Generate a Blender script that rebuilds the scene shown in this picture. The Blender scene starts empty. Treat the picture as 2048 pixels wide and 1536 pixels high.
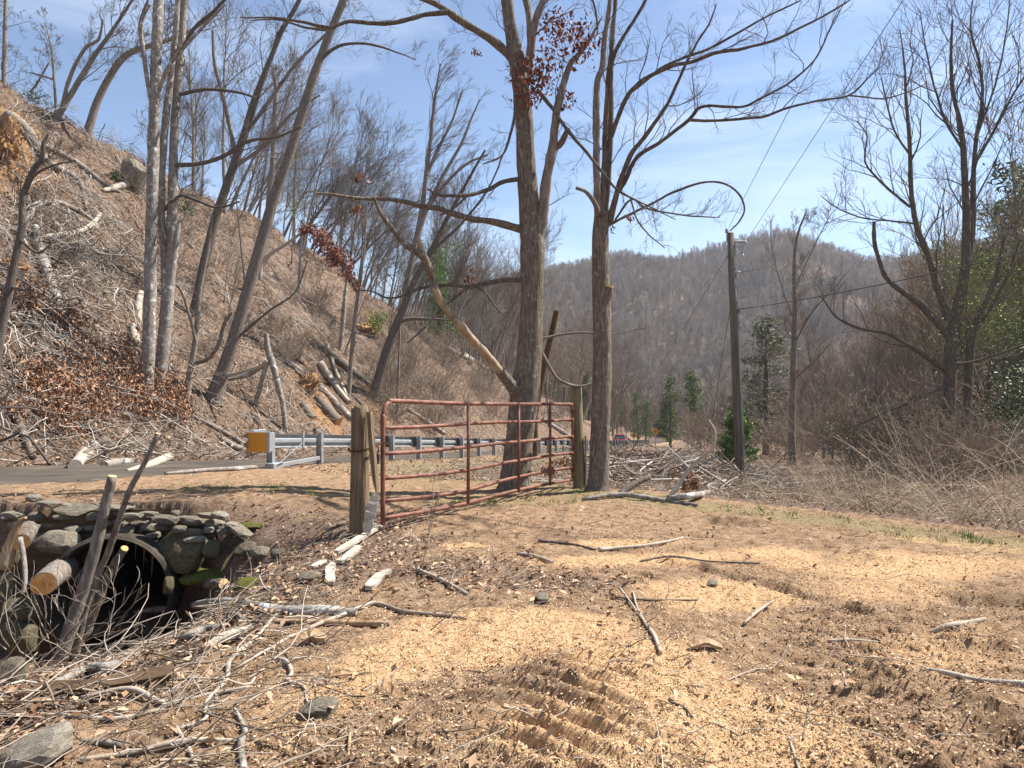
import bpy, math, random
import numpy as np
from mathutils import Vector, Matrix
R = math.radians
SC = bpy.context.scene
COL = SC.collection

# ------------------------------------------------------------------ camera, sky, sun, exposure
FPX = 1365.0            # focal length in photograph pixels (2048 wide)
CAMZ = 1.5
cam_d = bpy.data.cameras.new('camera'); cam = bpy.data.objects.new('camera', cam_d); COL.objects.link(cam)
cam_d.sensor_width = 36.0; cam_d.lens = FPX / 2048 * 36.0; cam_d.clip_start = 0.05; cam_d.clip_end = 6000
cam.location = (0, 0, CAMZ); cam.rotation_euler = (R(90), 0, 0)
SC.camera = cam
SUN_EL, SUN_AZ = 52.0, 68.0      # azimuth clockwise from +Y (the view direction)
sv = Vector((math.sin(R(SUN_AZ)) * math.cos(R(SUN_EL)), math.cos(R(SUN_AZ)) * math.cos(R(SUN_EL)), math.sin(R(SUN_EL))))
sd = bpy.data.lights.new('sun', 'SUN'); sd.energy = 5.0; sd.angle = R(0.53); sd.color = (1.0, 0.955, 0.88)
sun = bpy.data.objects.new('sun', sd); COL.objects.link(sun); sun.location = (30, 0, 40)
sun.rotation_euler = sv.to_track_quat('Z', 'Y').to_euler()
W = bpy.data.worlds.new('World'); SC.world = W; W.use_nodes = True
wn, wl = W.node_tree.nodes, W.node_tree.links
bg = wn['Background']; bg.inputs['Strength'].default_value = 0.082
sky = wn.new('ShaderNodeTexSky'); sky.sky_type = 'NISHITA'; sky.sun_disc = False
sky.sun_elevation = R(SUN_EL); sky.sun_rotation = R(SUN_AZ); sky.altitude = 900
sky.air_density = 1.0; sky.dust_density = 0.3; sky.ozone_density = 1.6
tc = wn.new('ShaderNodeTexCoord'); mp = wn.new('ShaderNodeMapping'); mp.inputs['Scale'].default_value = (1.2, 1.2, 5.5)
cn = wn.new('ShaderNodeTexNoise'); cn.inputs['Scale'].default_value = 2.0; cn.inputs['Detail'].default_value = 7; cn.inputs['Roughness'].default_value = 0.52
cn.inputs['Distortion'].default_value = 0.5
cr = wn.new('ShaderNodeMapRange'); cr.inputs[1].default_value = 0.47; cr.inputs[2].default_value = 0.78; cr.inputs[3].default_value = 0.02; cr.inputs[4].default_value = 0.5
mx = wn.new('ShaderNodeMix'); mx.data_type = 'RGBA'
mx.inputs[7].default_value = (6.6, 7.2, 8.2, 1)
wl.new(tc.outputs['Generated'], mp.inputs['Vector']); wl.new(mp.outputs[0], cn.inputs['Vector'])
wl.new(cn.outputs['Fac'], cr.inputs[0]); wl.new(cr.outputs[0], mx.inputs[0]); wl.new(sky.outputs[0], mx.inputs[6])
wl.new(mx.outputs[2], bg.inputs['Color'])
SC.view_settings.view_transform = 'Standard'; SC.view_settings.look = 'None'
SC.view_settings.exposure = 1.2; SC.view_settings.gamma = 1.0; SC.view_settings.use_curve_mapping = False
SC.cycles.max_bounces = 5; SC.cycles.diffuse_bounces = 3; SC.cycles.transparent_max_bounces = 4
SC.cycles.use_denoising = True

# ------------------------------------------------------------------ noise and helpers
def _h(ix, iy, seed):
    n = (ix.astype(np.int64) * 374761393 + iy.astype(np.int64) * 668265263 + seed * 1442695041) & 0xffffffff
    n = ((n ^ (n >> 13)) * 1274126177) & 0xffffffff
    n = (n ^ (n >> 16)) & 0xffffffff
    return n / 4294967295.0
def vnoise(x, y, seed=0):
    x = np.asarray(x, float); y = np.asarray(y, float)
    ix = np.floor(x); iy = np.floor(y); fx = x - ix; fy = y - iy
    u = fx * fx * fx * (fx * (fx * 6 - 15) + 10); v = fy * fy * fy * (fy * (fy * 6 - 15) + 10)
    a = _h(ix, iy, seed); b = _h(ix + 1, iy, seed); c = _h(ix, iy + 1, seed); d = _h(ix + 1, iy + 1, seed)
    return (a + (b - a) * u) * (1 - v) + (c + (d - c) * u) * v
def fbm(x, y, seed=0, oct=4, gain=0.5):
    s = 0.0; a = 1.0; n = 0.0
    for i in range(oct):
        s = s + a * (vnoise(x, y, seed + i * 17) - 0.5) * 2; n += a; a *= gain
        x = x * 2.03 + 5.1; y = y * 2.03 - 3.7
    return s / n
def S(x):
    x = np.clip(x, 0, 1); return x * x * (3 - 2 * x)
def gz(x, y, cx, cy, rx, ry, ang=0.0):
    c, s_ = math.cos(ang), math.sin(ang); dx, dy = x - cx, y - cy
    u = (dx * c + dy * s_) / rx; v = (-dx * s_ + dy * c) / ry
    return np.exp(-(u * u + v * v))

P0 = (-5.3, 15.0); UX, UY = 0.297, 0.955
def ts(x, y):
    dx, dy = x - P0[0], y - P0[1]
    return UX * dx + UY * dy, -UY * dx + UX * dy
def tsxy(t, s): return P0[0] + UX * t - UY * s, P0[1] + UY * t + UX * s
def qroad(t):
    sp = 2 * np.logaddexp(0, (np.minimum(t, 230) + 3.5) / 2)
    return -0.088 * sp + 0.0001 * np.clip(t, 0, 150) ** 2
_cpx = np.array([-900, 0, 300, 600, 800, 900, 1000, 1100, 1190, 1225, 1280, 1330, 1390, 1440, 1500, 1550, 1620, 1680, 1740, 1820, 1900, 2048, 2500, 3500], float)
_cpy = np.array([620, 640, 660, 640, 620, 590, 560, 542, 524, 513, 520, 522, 505, 490, 476, 468, 484, 508, 525, 515, 495, 475, 470, 470], float) + 24
_cX = (_cpx - 1024) / FPX * 520; _cZ = CAMZ + (768 - _cpy) / FPX * 520
def terrain(x, y, fine=False):
    x = np.asarray(x, float); y = np.asarray(y, float)
    t, s = ts(x, y); q = qroad(t)
    z = q - 0.03 * np.clip(s, 0, 8)
    near_ok = S((t + 1.5) / 3)
    z = z - 0.22 * S((-s - 0.4) / 1.3) * near_ok * (1 - S((-s - 8) / 6))
    # ditch and left hillside
    z = z - 0.14 * np.exp(-((s - 8.1) / 0.6) ** 2)
    h = np.maximum(0, s - 8.3)
    hf = np.interp(t, [-200, 48, 73, 122, 200, 270], [1, 1, 0.8, 0.55, 0.3, 0.0])
    prof = 0.87 * np.minimum(h, 26) + 0.27 * np.clip(h - 26, 0, 70)
    z = z + hf * prof * (1 + 0.0 * t)
    hm = S(h / 5) * (1 - S((t - 200) / 80))
    z = z + hm * (1.5 * fbm(x / 9, y / 9, 3, 4) + 0.75 * fbm(x / 2.2, y / 2.2, 8, 4, 0.6))
    gul = np.abs(fbm(t / 7.5, h / 40.0, 12, 2)); z = z - hm * 1.1 * S(1 - gul / 0.25) * S(h / 10)
    # clay scar where a root plate tore out, top left
    # right drop-off and valley floor
    e1 = (x - 1.9) * 0.734 + (y - 11.4) * 0.679; e2 = -s - 7.6
    e = np.minimum(e1, e2); dm = S(e / 3.2) * (1 - S((t - 160) / 60))
    z = z - 0.60 * dm * (1 - S((e - 5) / 11))
    z = z + dm * (0.22 * fbm(x / 3.1, y / 3.1, 21, 3))
    # right hillside
    g = np.maximum(0, -s - 24); rise = 70 * (1 - np.exp(-g * 0.8 / 70)) * (1 - S((t - 180) / 140)) * S((t + 25) / 25)
    z = z + rise + S(g / 6) * 1.2 * fbm(x / 14, y / 14, 31, 3)
    # far mountain
    crest = np.interp(x, _cX, _cZ) + 18
    f = np.where(y < 520, S((y - 150) / 430) * 0.12 + 0.90 * np.clip((y - 190) / 330, 0, 1) ** 1.15, np.clip(1 - (y - 520) / 900, 0, 1))
    f = np.clip(f, 0, 1)
    rid = np.abs(fbm(x / 95, y / 160, 41, 3))
    z = z + f * crest - 26 * f * (1 - f) * 2 * (1 - rid * 2.2) * (y < 520) + 5 * S((y - 170) / 60) * fbm(x / 34, y / 34, 44, 3) * (y < 505)
    # creek pit in front of the culvert
    z = z + 0.15 * S((-1.6 - x) / 1.6) * S((y - 6.6) / 1.2) * (1 - S((y - 9.3) / 2.5))
    lat = S((-2.0 - x + 0.25 * fbm(y * 1.3, x * 0.5 + 2.2, 51, 2)) / 2.0)
    nb = S((-1.6 - x) / 1.4) * S((y - 3.0) / 2.2) * (1 - 0.5 * S((y - 5.2) / 1.0) * (1 - lat))
    cw = S((x + 3.8) / 0.9)
    pit = (0.35 * nb + 0.65 * lat * S((y - 5.0) / 0.9)) * (1 - S((y - 7.8 + 1.1 * cw) / (0.1 + 1.7 * cw)))
    z = z - 1.62 * pit
    z = z + 0.05 * fbm(x / 1.7, y / 1.7, 61, 3) * S((np.hypot(x, y)) / 3)
    if fine:
        nm = 1 - S((np.hypot(x, y) - 11) / 5)
        rd = S((s - 0.2) / 0.4) * (1 - S((s - 7.4) / 0.4))
        nm = nm * (1 - rd)
        churn = S((x - 0.6 + 0.35 * (3.0 - y)) / 1.2) * S((5.6 - y) / 2.0)
        rough = 0.55 + 0.35 * S((vnoise(x / 0.9, y / 0.9, 71) - 0.45) * 4) + 0.4 * churn
        fl = fbm(x / 0.34, y / 0.34, 73, 4, 0.6)
        near = 1 - S((np.hypot(x, y) - 5) / 3)
        fine_ = fbm(x / 0.045, y / 0.045, 74, 2)
        lump = np.clip(fbm(x / 0.11, y / 0.11, 75, 3, 0.6), -0.1, 0.38)
        tmq = np.exp(-(((x - 0.2) * 0.95 - (y - 3.28) * 0.30) / 0.43) ** 4) * np.exp(-(((x - 0.2) * 0.30 + (y - 3.28) * 0.95) / 0.52) ** 4)
        z = z + nm * rough * (1 - 0.65 * tmq) * (0.024 * fl + 0.045 * lump - 0.004 + 0.013 * fine_ * near)
        cu = (x * 0.83 - y * 0.56); cv = (x * 0.56 + y * 0.83) + 0.12 * fbm(x / 0.5, y / 0.5, 70, 2)
        rdg = 1 - np.clip(np.abs(fbm(cu / 0.42, cv / 0.15, 72, 3)) * 2.2, 0, 1)
        z = z + nm * churn * (0.060 * rdg - 0.035) * S((vnoise(x / 0.5, y / 0.5, 69) - 0.2) * 2.5)
        # tyre tread marks: curved bars pressed into the damp soil
        u = (x - 0.20) * 0.95 - (y - 3.28) * 0.30; v = (x - 0.20) * 0.30 + (y - 3.28) * 0.95
        wv = v + 0.60 * u * u + 0.16 * u + 0.035 * fbm(x / 0.25, y / 0.25, 76, 3)
        tm = np.exp(-(u / 0.43) ** 4) * np.exp(-((v + 0.15) / 0.72) ** 4) * S((vnoise(x / 0.2, y / 0.13, 78) - 0.05) * 3)
        bars = 0.5 + 0.5 * np.sin(wv * 2 * math.pi / 0.15 + 1.2 * fbm(x / 0.4, y / 0.4, 68, 2))
        z = z + tm * (0.066 * bars ** 1.4 - 0.026)
        # long ruts on the right
        for (ax, ay, bx, by, w, dep) in ((1.2, 6.05, 2.6, 4.35, 0.05, 0.035), (3.0, 4.95, 4.6, 4.35, 0.08, 0.07), (1.9, 3.0, 3.2, 2.35, 0.14, 0.09), (2.1, 8.0, 2.95, 7.6, 0.10, 0.06), (1.35, 2.6, 2.2, 2.2, 0.12, 0.08)):
            L = math.hypot(bx - ax, by - ay); ux, uy = (bx - ax) / L, (by - ay) / L
            aa = (x - ax) * ux + (y - ay) * uy; dd = -(x - ax) * uy + (y - ay) * ux + 0.09 * fbm(aa * 2, aa * 0 + ax, 79, 2)
            m = S(aa / 0.25) * S((L - aa) / 0.25)
            z = z - m * dep * (np.exp(-(dd / w) ** 2) - 0.6 * np.exp(-((dd - 1.9 * w) / w) ** 2)) * (0.5 + vnoise(aa * 5, aa * 0, 80))
        # litter lumps on the bank and behind
        z = z + 0.03 * fbm(x / 0.22, y / 0.22, 81, 3) * nm * S((-1.2 - x) / 0.8)
        z = z - 0.06 * rd
    return z
def tz(x, y): return float(terrain(x, y))
def tzf(x, y): return float(terrain(x, y, True))
def raydir(px, py): return (px - 1024) / FPX, 1.0, (768 - py) / FPX
def at(px, py, d):
    rx, _, rz = raydir(px, py); return Vector((rx * d, d, CAMZ + rz * d))
def hit(px, py, dmin=1.8, dmax=600.0):
    """where the line of sight through a photograph pixel meets the ground"""
    rx, _, rz = raydir(px, py)
    n = 2600; d = dmin * (dmax / dmin) ** (np.arange(n) / (n - 1.0))
    g = CAMZ + rz * d - terrain(rx * d, d)
    idx = np.nonzero(g < 0)[0]
    if len(idx) == 0: return None
    i = max(1, int(idx[0])); a, b = d[i - 1], d[i]
    ga, gb = g[i - 1], g[i]
    dd = a + (b - a) * (ga / (ga - gb + 1e-9)) if ga > 0 else b
    return Vector((rx * dd, dd, tzf(rx * dd, dd)))
def depth(px, py, **k):
    h = hit(px, py, **k); return h.y if h else 60.0

def mesh_np(name, V, quads=None, tris=None, smooth=False):
    me = bpy.data.meshes.new(name); V = np.asarray(V, np.float32)
    me.vertices.add(len(V)); me.vertices.foreach_set('co', V.ravel())
    parts = []; starts = []; tot = 0; li = []
    for F, k in ((quads, 4), (tris, 3)):
        if F is None or len(F) == 0: continue
        F = np.asarray(F, np.int32).reshape(-1, k)
        li.append(F.ravel()); starts.append(tot + np.arange(len(F), dtype=np.int32) * k); tot += F.size
    li = np.concatenate(li); st = np.concatenate(starts)
    me.loops.add(len(li)); me.loops.foreach_set('vertex_index', li)
    me.polygons.add(len(st)); me.polygons.foreach_set('loop_start', st)
    if smooth: me.polygons.foreach_set('use_smooth', np.ones(len(st), bool))
    me.update(calc_edges=True); me.validate()
    return me
def link(name, data, mat=None, parent=None, loc=None):
    o = bpy.data.objects.new(name, data); COL.objects.link(o)
    if mat is not None and data is not None:
        data.materials.clear(); data.materials.append(mat)
    if parent is not None: o.parent = parent
    if loc is not None: o.location = loc
    return o
def tag(o, label=None, cat=None, group=None, kind=None):
    if label: o['label'] = label
    if cat: o['category'] = cat
    if group: o['group'] = group
    if kind: o['kind'] = kind
    return o
def empty(name, loc): 
    o = bpy.data.objects.new(name, None); COL.objects.link(o); o.location = loc; o.empty_display_size = 0.2
    return o
class MB:
    """collects boxes, tubes and free shapes into one mesh"""
    def __init__(s): s.V = []; s.F = []
    def add(s, V, F):
        b = len(s.V); s.V += [tuple(v) for v in V]; s.F += [tuple(i + b for i in f) for f in F]
    def box(s, c, size, M=None):
        x, y, z = (k / 2 for k in size); V = [Vector((i * x, j * y, k * z)) for k in (-1, 1) for j in (-1, 1) for i in (-1, 1)]
        V = [(M @ v if M else v) + Vector(c) for v in V]
        s.add(V, [(0, 2, 3, 1), (4, 5, 7, 6), (0, 1, 5, 4), (2, 6, 7, 3), (0, 4, 6, 2), (1, 3, 7, 5)])
    def tube(s, pts, rad, k=8, cap=True):
        pts = [Vector(p) for p in pts]; n = len(pts)
        rad = [rad] * n if isinstance(rad, (int, float)) else rad
        V = []; F = []; U = None
        for i, p in enumerate(pts):
            T = (pts[min(i + 1, n - 1)] - pts[max(i - 1, 0)]).normalized()
            if U is None:
                ref = Vector((0, 0, 1)) if abs(T.z) < 0.9 else Vector((1, 0, 0)); U = T.cross(ref).normalized()
            else: U = (U - T * U.dot(T)).normalized()
            Vv = T.cross(U)
            for j in range(k):
                a = 2 * math.pi * j / k; V.append(p + (U * math.cos(a) + Vv * math.sin(a)) * rad[i])
        for i in range(n - 1):
            for j in range(k):
                j2 = (j + 1) % k; F.append((i * k + j, i * k + j2, (i + 1) * k + j2, (i + 1) * k + j))
        if cap: F.append(tuple(range(k))[::-1]); F.append(tuple((n - 1) * k + j for j in range(k)))
        s.add(V, F)
    def build(s, name, mat, parent=None, smooth=False, loc=None, bevel=0, off=None):
        me = bpy.data.meshes.new(name)
        V = s.V if off is None else [tuple(Vector(v) - Vector(off)) for v in s.V]
        me.from_pydata(V, [], s.F); 
        import bmesh
        bm = bmesh.new(); bm.from_mesh(me); bmesh.ops.recalc_face_normals(bm, faces=bm.faces[:])
        if bevel: bmesh.ops.bevel(bm, geom=bm.edges[:], offset=bevel, segments=1, affect='EDGES', clamp_overlap=True)
        bm.to_mesh(me); bm.free()
        if smooth:
            me.polygons.foreach_set('use_smooth', np.array([len(p.vertices) <= 4 for p in me.polygons], bool))
        return link(name, me, mat, parent, loc)

# ------------------------------------------------------------------ materials
def new_mat(name):
    m = bpy.data.materials.new(name); m.use_nodes = True
    return m, m.node_tree.nodes, m.node_tree.links, m.node_tree.nodes['Principled BSDF']
def ramp(N, stops):
    r = N.new('ShaderNodeValToRGB'); el = r.color_ramp.elements
    while len(el) < len(stops): el.new(0.5)
    for e, (p, c) in zip(el, stops): e.position = p; e.color = (c[0], c[1], c[2], 1)
    return r
def nmat(name, stops, scale=6.0, stretch=(1, 1, 1), detail=6, rough=0.85, bump=0.5, bscale=None, bdist=0.02, spec=0.2, island=0.0, metallic=0.0, lichen=None, rnd=0.0, coord='Object'):
    """a procedural surface: noise-driven colour, bump, optional per-piece variation and lichen blotches"""
    m, N, Lk, B = new_mat(name)
    B.inputs['Roughness'].default_value = rough; B.inputs['Specular IOR Level'].default_value = spec; B.inputs['Metallic'].default_value = metallic
    tcn = N.new('ShaderNodeTexCoord'); mpn = N.new('ShaderNodeMapping'); mpn.inputs['Scale'].default_value = stretch
    Lk.new(tcn.outputs[coord], mpn.inputs['Vector'])
    nz = N.new('ShaderNodeTexNoise'); nz.inputs['Scale'].default_value = scale; nz.inputs['Detail'].default_value = detail; nz.inputs['Roughness'].default_value = 0.62
    Lk.new(mpn.outputs[0], nz.inputs['Vector'])
    fac = nz.outputs['Fac']
    rp = ramp(N, stops)
    if island:
        g = N.new('ShaderNodeNewGeometry'); ma = N.new('ShaderNodeMath'); ma.operation = 'MULTIPLY_ADD'; ma.inputs[1].default_value = island; ma.inputs[2].default_value = -island / 2
        Lk.new(g.outputs['Random Per Island'], ma.inputs[0]); ad = N.new('ShaderNodeMath'); ad.operation = 'ADD'; ad.use_clamp = True
        Lk.new(fac, ad.inputs[0]); Lk.new(ma.outputs[0], ad.inputs[1]); fac = ad.outputs[0]
    if rnd:
        oi = N.new('ShaderNodeObjectInfo'); ma = N.new('ShaderNodeMath'); ma.operation = 'MULTIPLY_ADD'; ma.inputs[1].default_value = rnd; ma.inputs[2].default_value = -rnd / 2
        Lk.new(oi.outputs['Random'], ma.inputs[0]); ad = N.new('ShaderNodeMath'); ad.operation = 'ADD'; ad.use_clamp = True
        Lk.new(fac, ad.inputs[0]); Lk.new(ma.outputs[0], ad.inputs[1]); fac = ad.outputs[0]
    Lk.new(fac, rp.inputs[0]); colr = rp.outputs[0]
    if lichen:
        lc, lsc, thr = lichen
        n2 = N.new('ShaderNodeTexNoise'); n2.inputs['Scale'].default_value = lsc; n2.inputs['Detail'].default_value = 5; Lk.new(tcn.outputs[coord], n2.inputs['Vector'])
        mr = N.new('ShaderNodeMapRange'); mr.inputs[1].default_value = thr; mr.inputs[2].default_value = thr + 0.10; Lk.new(n2.outputs['Fac'], mr.inputs[0])
        mxn = N.new('ShaderNodeMix'); mxn.data_type = 'RGBA'; mxn.inputs[7].default_value = (*lc, 1)
        Lk.new(mr.outputs[0], mxn.inputs[0]); Lk.new(colr, mxn.inputs[6]); colr = mxn.outputs[2]
    Lk.new(colr, B.inputs['Base Color'])
    if bump:
        nb = N.new('ShaderNodeTexNoise'); nb.inputs['Scale'].default_value = bscale or scale * 2; nb.inputs['Detail'].default_value = 5; nb.inputs['Roughness'].default_value = 0.65
        Lk.new(mpn.outputs[0], nb.inputs['Vector'])
        bp = N.new('ShaderNodeBump'); bp.inputs['Strength'].default_value = bump; bp.inputs['Distance'].default_value = bdist
        Lk.new(nb.outputs['Fac'], bp.inputs['Height']); Lk.new(bp.outputs[0], B.inputs['Normal'])
    return m
def ring_mat(name, stops):
    m = nmat(name, stops, 9, rough=0.8, bump=0.3, bscale=60, bdist=0.004); N, Lk = m.node_tree.nodes, m.node_tree.links
    at_ = N.new('ShaderNodeAttribute'); at_.attribute_name = 'ring'; sn = N.new('ShaderNodeMath'); sn.operation = 'SINE'; Lk.new(at_.outputs['Fac'], sn.inputs[0])
    rp = next(n for n in N if n.type == 'VALTORGB'); src = rp.inputs[0].links[0].from_socket; ma = N.new('ShaderNodeMath'); ma.operation = 'MULTIPLY_ADD'; ma.inputs[1].default_value = 0.10
    Lk.new(sn.outputs[0], ma.inputs[0]); Lk.new(src, ma.inputs[2]); Lk.new(ma.outputs[0], rp.inputs[0]); return m
def cut_disc(e, p, T, r, mat, off, k=18, nr=22):
    """a sawn end: a slightly uneven disc whose rings are read by the wood material"""
    T = Vector(T).normalized(); ref = Vector((0, 0, 1)) if abs(T.z) < 0.9 else Vector((1, 0, 0)); U = T.cross(ref).normalized(); W_ = T.cross(U); rng_ = random.Random(int(r * 9999))
    V = []; ring = []
    for i in range(nr + 1):
        for j in range(k):
            a = 2 * math.pi * j / k; q = r * i / nr * (1 + 0.03 * math.sin(2 * a + 1) + 0.02 * math.sin(5 * a))
            V.append(Vector(p) - Vector(off) + (U * math.cos(a) + W_ * math.sin(a)) * q + T * (0.004 + 0.0012 * math.sin(9 * a + i))); ring.append(q * 6.283 / 0.011 if r > 0.05 else q * 6.283 / 0.006)
    me = mesh_np('cut_end', [tuple(v) for v in V], [(i * k + j, i * k + (j + 1) % k, (i + 1) * k + (j + 1) % k, (i + 1) * k + j) for i in range(nr) for j in range(k)], smooth=True)
    a_ = me.attributes.new('ring', 'FLOAT', 'POINT'); a_.data.foreach_set('value', np.array(ring, np.float32)[:len(me.vertices)]); return link('cut_end', me, mat, e)
M = {}
M['bark_oak'] = nmat('furrowed_bark', [(0.25, (0.0715, 0.0546, 0.0416)), (0.5, (0.1950, 0.1560, 0.1235)), (0.75, (0.3900, 0.3380, 0.2795))], 26, (1.6, 1.6, 0.22), 8, 0.92, 1.0, 30, 0.05, 0.1, lichen=((0.30, 0.30, 0.25), 14, 0.57))
M['bark_grey'] = nmat('grey_bark', [(0.2, (0.0840, 0.0672, 0.0560)), (0.5, (0.2128, 0.1792, 0.1512)), (0.8, (0.4032, 0.3584, 0.3136))], 14, (1.5, 1.5, 0.4), 7, 0.9, 0.9, 22, 0.03, 0.1, rnd=0.12)
M['bark_pale'] = nmat('lichen_bark', [(0.25, (0.11, 0.09, 0.075)), (0.5, (0.25, 0.22, 0.19)), (0.75, (0.42, 0.38, 0.34))], 9, (1.4, 1.4, 0.7), 8, 0.9, 0.8, 14, 0.04, 0.1, lichen=((0.55, 0.54, 0.50), 5.0, 0.57))
M['bark_dark'] = nmat('dark_bark', [(0.25, (0.0540, 0.0432, 0.0360)), (0.55, (0.1440, 0.1200, 0.0984)), (0.8, (0.2640, 0.2280, 0.1920))], 16, (1.5, 1.5, 0.35), 6, 0.92, 0.9, 22, 0.03, 0.1)
M['twig_warm'] = nmat('warm_twig_bark', [(0.3, (0.14, 0.104, 0.078)), (0.6, (0.255, 0.195, 0.148)), (0.8, (0.38, 0.31, 0.245))], 5, rough=0.85, bump=0.0, rnd=0.25)
M['twig_grey'] = nmat('grey_twig_bark', [(0.3, (0.11, 0.092, 0.076)), (0.6, (0.205, 0.176, 0.148)), (0.8, (0.33, 0.29, 0.25))], 5, rough=0.85, bump=0.0, rnd=0.25)
M['twig_dark'] = nmat('dark_twig_bark', [(0.3, (0.075, 0.06, 0.05)), (0.7, (0.17, 0.14, 0.115))], 5, rough=0.85, bump=0.0)
M['stick'] = nmat('weathered_stick', [(0.25, (0.15, 0.11, 0.08)), (0.5, (0.33, 0.27, 0.21)), (0.8, (0.52, 0.46, 0.39))], 3.5, (1, 1, 1), 6, 0.85, 0.4, 25, 0.01, 0.15, island=0.55)
M['bone_wood'] = nmat('bleached_wood', [(0.25, (0.2295, 0.1870, 0.1403)), (0.5, (0.3825, 0.3315, 0.2635)), (0.8, (0.5270, 0.4718, 0.3952))], 14, (2.5, 2.5, 0.6), 6, 0.85, 0.6, 30, 0.01, 0.15)
M['tan_wood'] = nmat('barkless_tan_wood', [(0.25, (0.1760, 0.1040, 0.0560)), (0.5, (0.3360, 0.2240, 0.1280)), (0.8, (0.4640, 0.3520, 0.2320))], 8, (1.5, 1.5, 0.4), 6, 0.8, 0.5, 20, 0.015, 0.15)
M['peeled_wood'] = nmat('half_peeled_wood', [(0.3, (0.1600, 0.1080, 0.0680)), (0.5, (0.3360, 0.2480, 0.1600)), (0.75, (0.4640, 0.3760, 0.2720))], 7, (1.5, 1.5, 0.5), 7, 0.82, 0.5, 22, 0.015, 0.15, lichen=((0.22, 0.19, 0.155), 6.0, 0.53))
M['twig_litter'] = nmat('litter_twig', [(0.2, (0.09, 0.065, 0.045)), (0.5, (0.22, 0.17, 0.125)), (0.8, (0.42, 0.35, 0.28))], 2.0, rough=0.85, bump=0.0, island=0.9)
M['cut_wood'] = ring_mat('fresh_cut_wood', [(0.3, (0.4960, 0.3200, 0.1440)), (0.6, (0.6240, 0.4480, 0.2400)), (0.8, (0.6800, 0.5280, 0.3200))])
M['cut_orange'] = ring_mat('orange_cut_wood', [(0.25, (0.4250, 0.1700, 0.0425)), (0.5, (0.6120, 0.2975, 0.0850)), (0.8, (0.7140, 0.4675, 0.2210))])
M['post_wood'] = nmat('weathered_post_wood', [(0.28, (0.0475, 0.0342, 0.0209)), (0.45, (0.1615, 0.1187, 0.0722)), (0.62, (0.2565, 0.1995, 0.1283)), (0.8, (0.3420, 0.2802, 0.1900))], 13, (3.0, 3.0, 0.22), 8, 0.88, 0.9, 16, 0.02, 0.12)
M['post_green'] = nmat('treated_post_wood', [(0.25, (0.09, 0.075, 0.045)), (0.5, (0.22, 0.185, 0.115)), (0.8, (0.33, 0.285, 0.19))], 9, (3.0, 3.0, 0.22), 8, 0.88, 0.8, 16, 0.015, 0.12)
M['white_plank'] = nmat('peeling_white_plank', [(0.3, (0.1700, 0.1318, 0.0935)), (0.48, (0.3995, 0.3527, 0.2890)), (0.75, (0.5780, 0.5355, 0.4675))], 11, (1, 1, 1), 7, 0.85, 0.6, 30, 0.01, 0.15)
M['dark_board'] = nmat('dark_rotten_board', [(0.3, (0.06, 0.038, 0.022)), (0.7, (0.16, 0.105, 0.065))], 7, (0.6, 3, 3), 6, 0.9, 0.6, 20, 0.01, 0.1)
M['gate_red'] = nmat('rusty_red_paint', [(0.3, (0.09, 0.038, 0.024)), (0.46, (0.17, 0.069, 0.045)), (0.6, (0.23, 0.104, 0.07)), (0.78, (0.31, 0.19, 0.14))], 9, (1, 1, 1), 8, 0.58, 0.25, 45, 0.004, 0.35)
M['rust'] = nmat('rust', [(0.3, (0.07, 0.028, 0.014)), (0.7, (0.20, 0.085, 0.04))], 40, rough=0.85, bump=0.5, bscale=80, bdist=0.003)
M['galv'] = nmat('galvanised_steel', [(0.3, (0.2604, 0.2790, 0.2914)), (0.7, (0.3844, 0.4030, 0.4154))], 3, (1, 1, 1), 6, 0.42, 0.05, 60, 0.002, 0.5, metallic=0.3)
M['galv_dark'] = nmat('weathered_galvanised_steel', [(0.3, (0.20, 0.215, 0.225)), (0.7, (0.36, 0.38, 0.39))], 5, (1, 1, 1), 6, 0.6, 0.1, 40, 0.003, 0.4, metallic=0.4)
M['block'] = nmat('dark_offset_block', [(0.3, (0.035, 0.042, 0.05)), (0.7, (0.075, 0.085, 0.10))], 8, rough=0.7, bump=0.2)
M['reflector'] = nmat('yellow_reflective_sheet', [(0.3, (0.4960, 0.2080, 0.0080)), (0.7, (0.6080, 0.2720, 0.0160))], 2, rough=0.45, bump=0.0, spec=0.5)
M['sign'] = nmat('sign_yellow', [(0.3, (0.5600, 0.2400, 0.0120)), (0.7, (0.6240, 0.2880, 0.0160))], 3, rough=0.5, bump=0.0)
M['black'] = nmat('black_plastic', [(0.3, (0.012, 0.012, 0.013)), (0.7, (0.03, 0.03, 0.032))], 12, rough=0.5, bump=0.1)
M['concrete'] = nmat('old_concrete', [(0.25, (0.0239, 0.0198, 0.0143)), (0.5, (0.0563, 0.0461, 0.0341)), (0.8, (0.0921, 0.0784, 0.0597))], 5, detail=8, rough=0.92, bump=0.5, bscale=40, bdist=0.006)
M['stone'] = nmat('field_stone', [(0.25, (0.0697, 0.0574, 0.0410)), (0.5, (0.1886, 0.1599, 0.1189)), (0.8, (0.3526, 0.3157, 0.2542))], 5, detail=9, rough=0.92, bump=0.8, bscale=22, bdist=0.015, rnd=0.28, lichen=((0.13, 0.135, 0.04), 2.0, 0.66))
M['boulder'] = nmat('shaded_brown_boulder', [(0.25, (0.045, 0.038, 0.022)), (0.5, (0.12, 0.10, 0.06)), (0.8, (0.22, 0.19, 0.125))], 6, detail=9, rough=0.95, bump=0.9, bscale=22, bdist=0.02, lichen=((0.10, 0.10, 0.03), 3.0, 0.58))  # brown mossy stone, colour also darkened to stand for shade beneath the slabs
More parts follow.
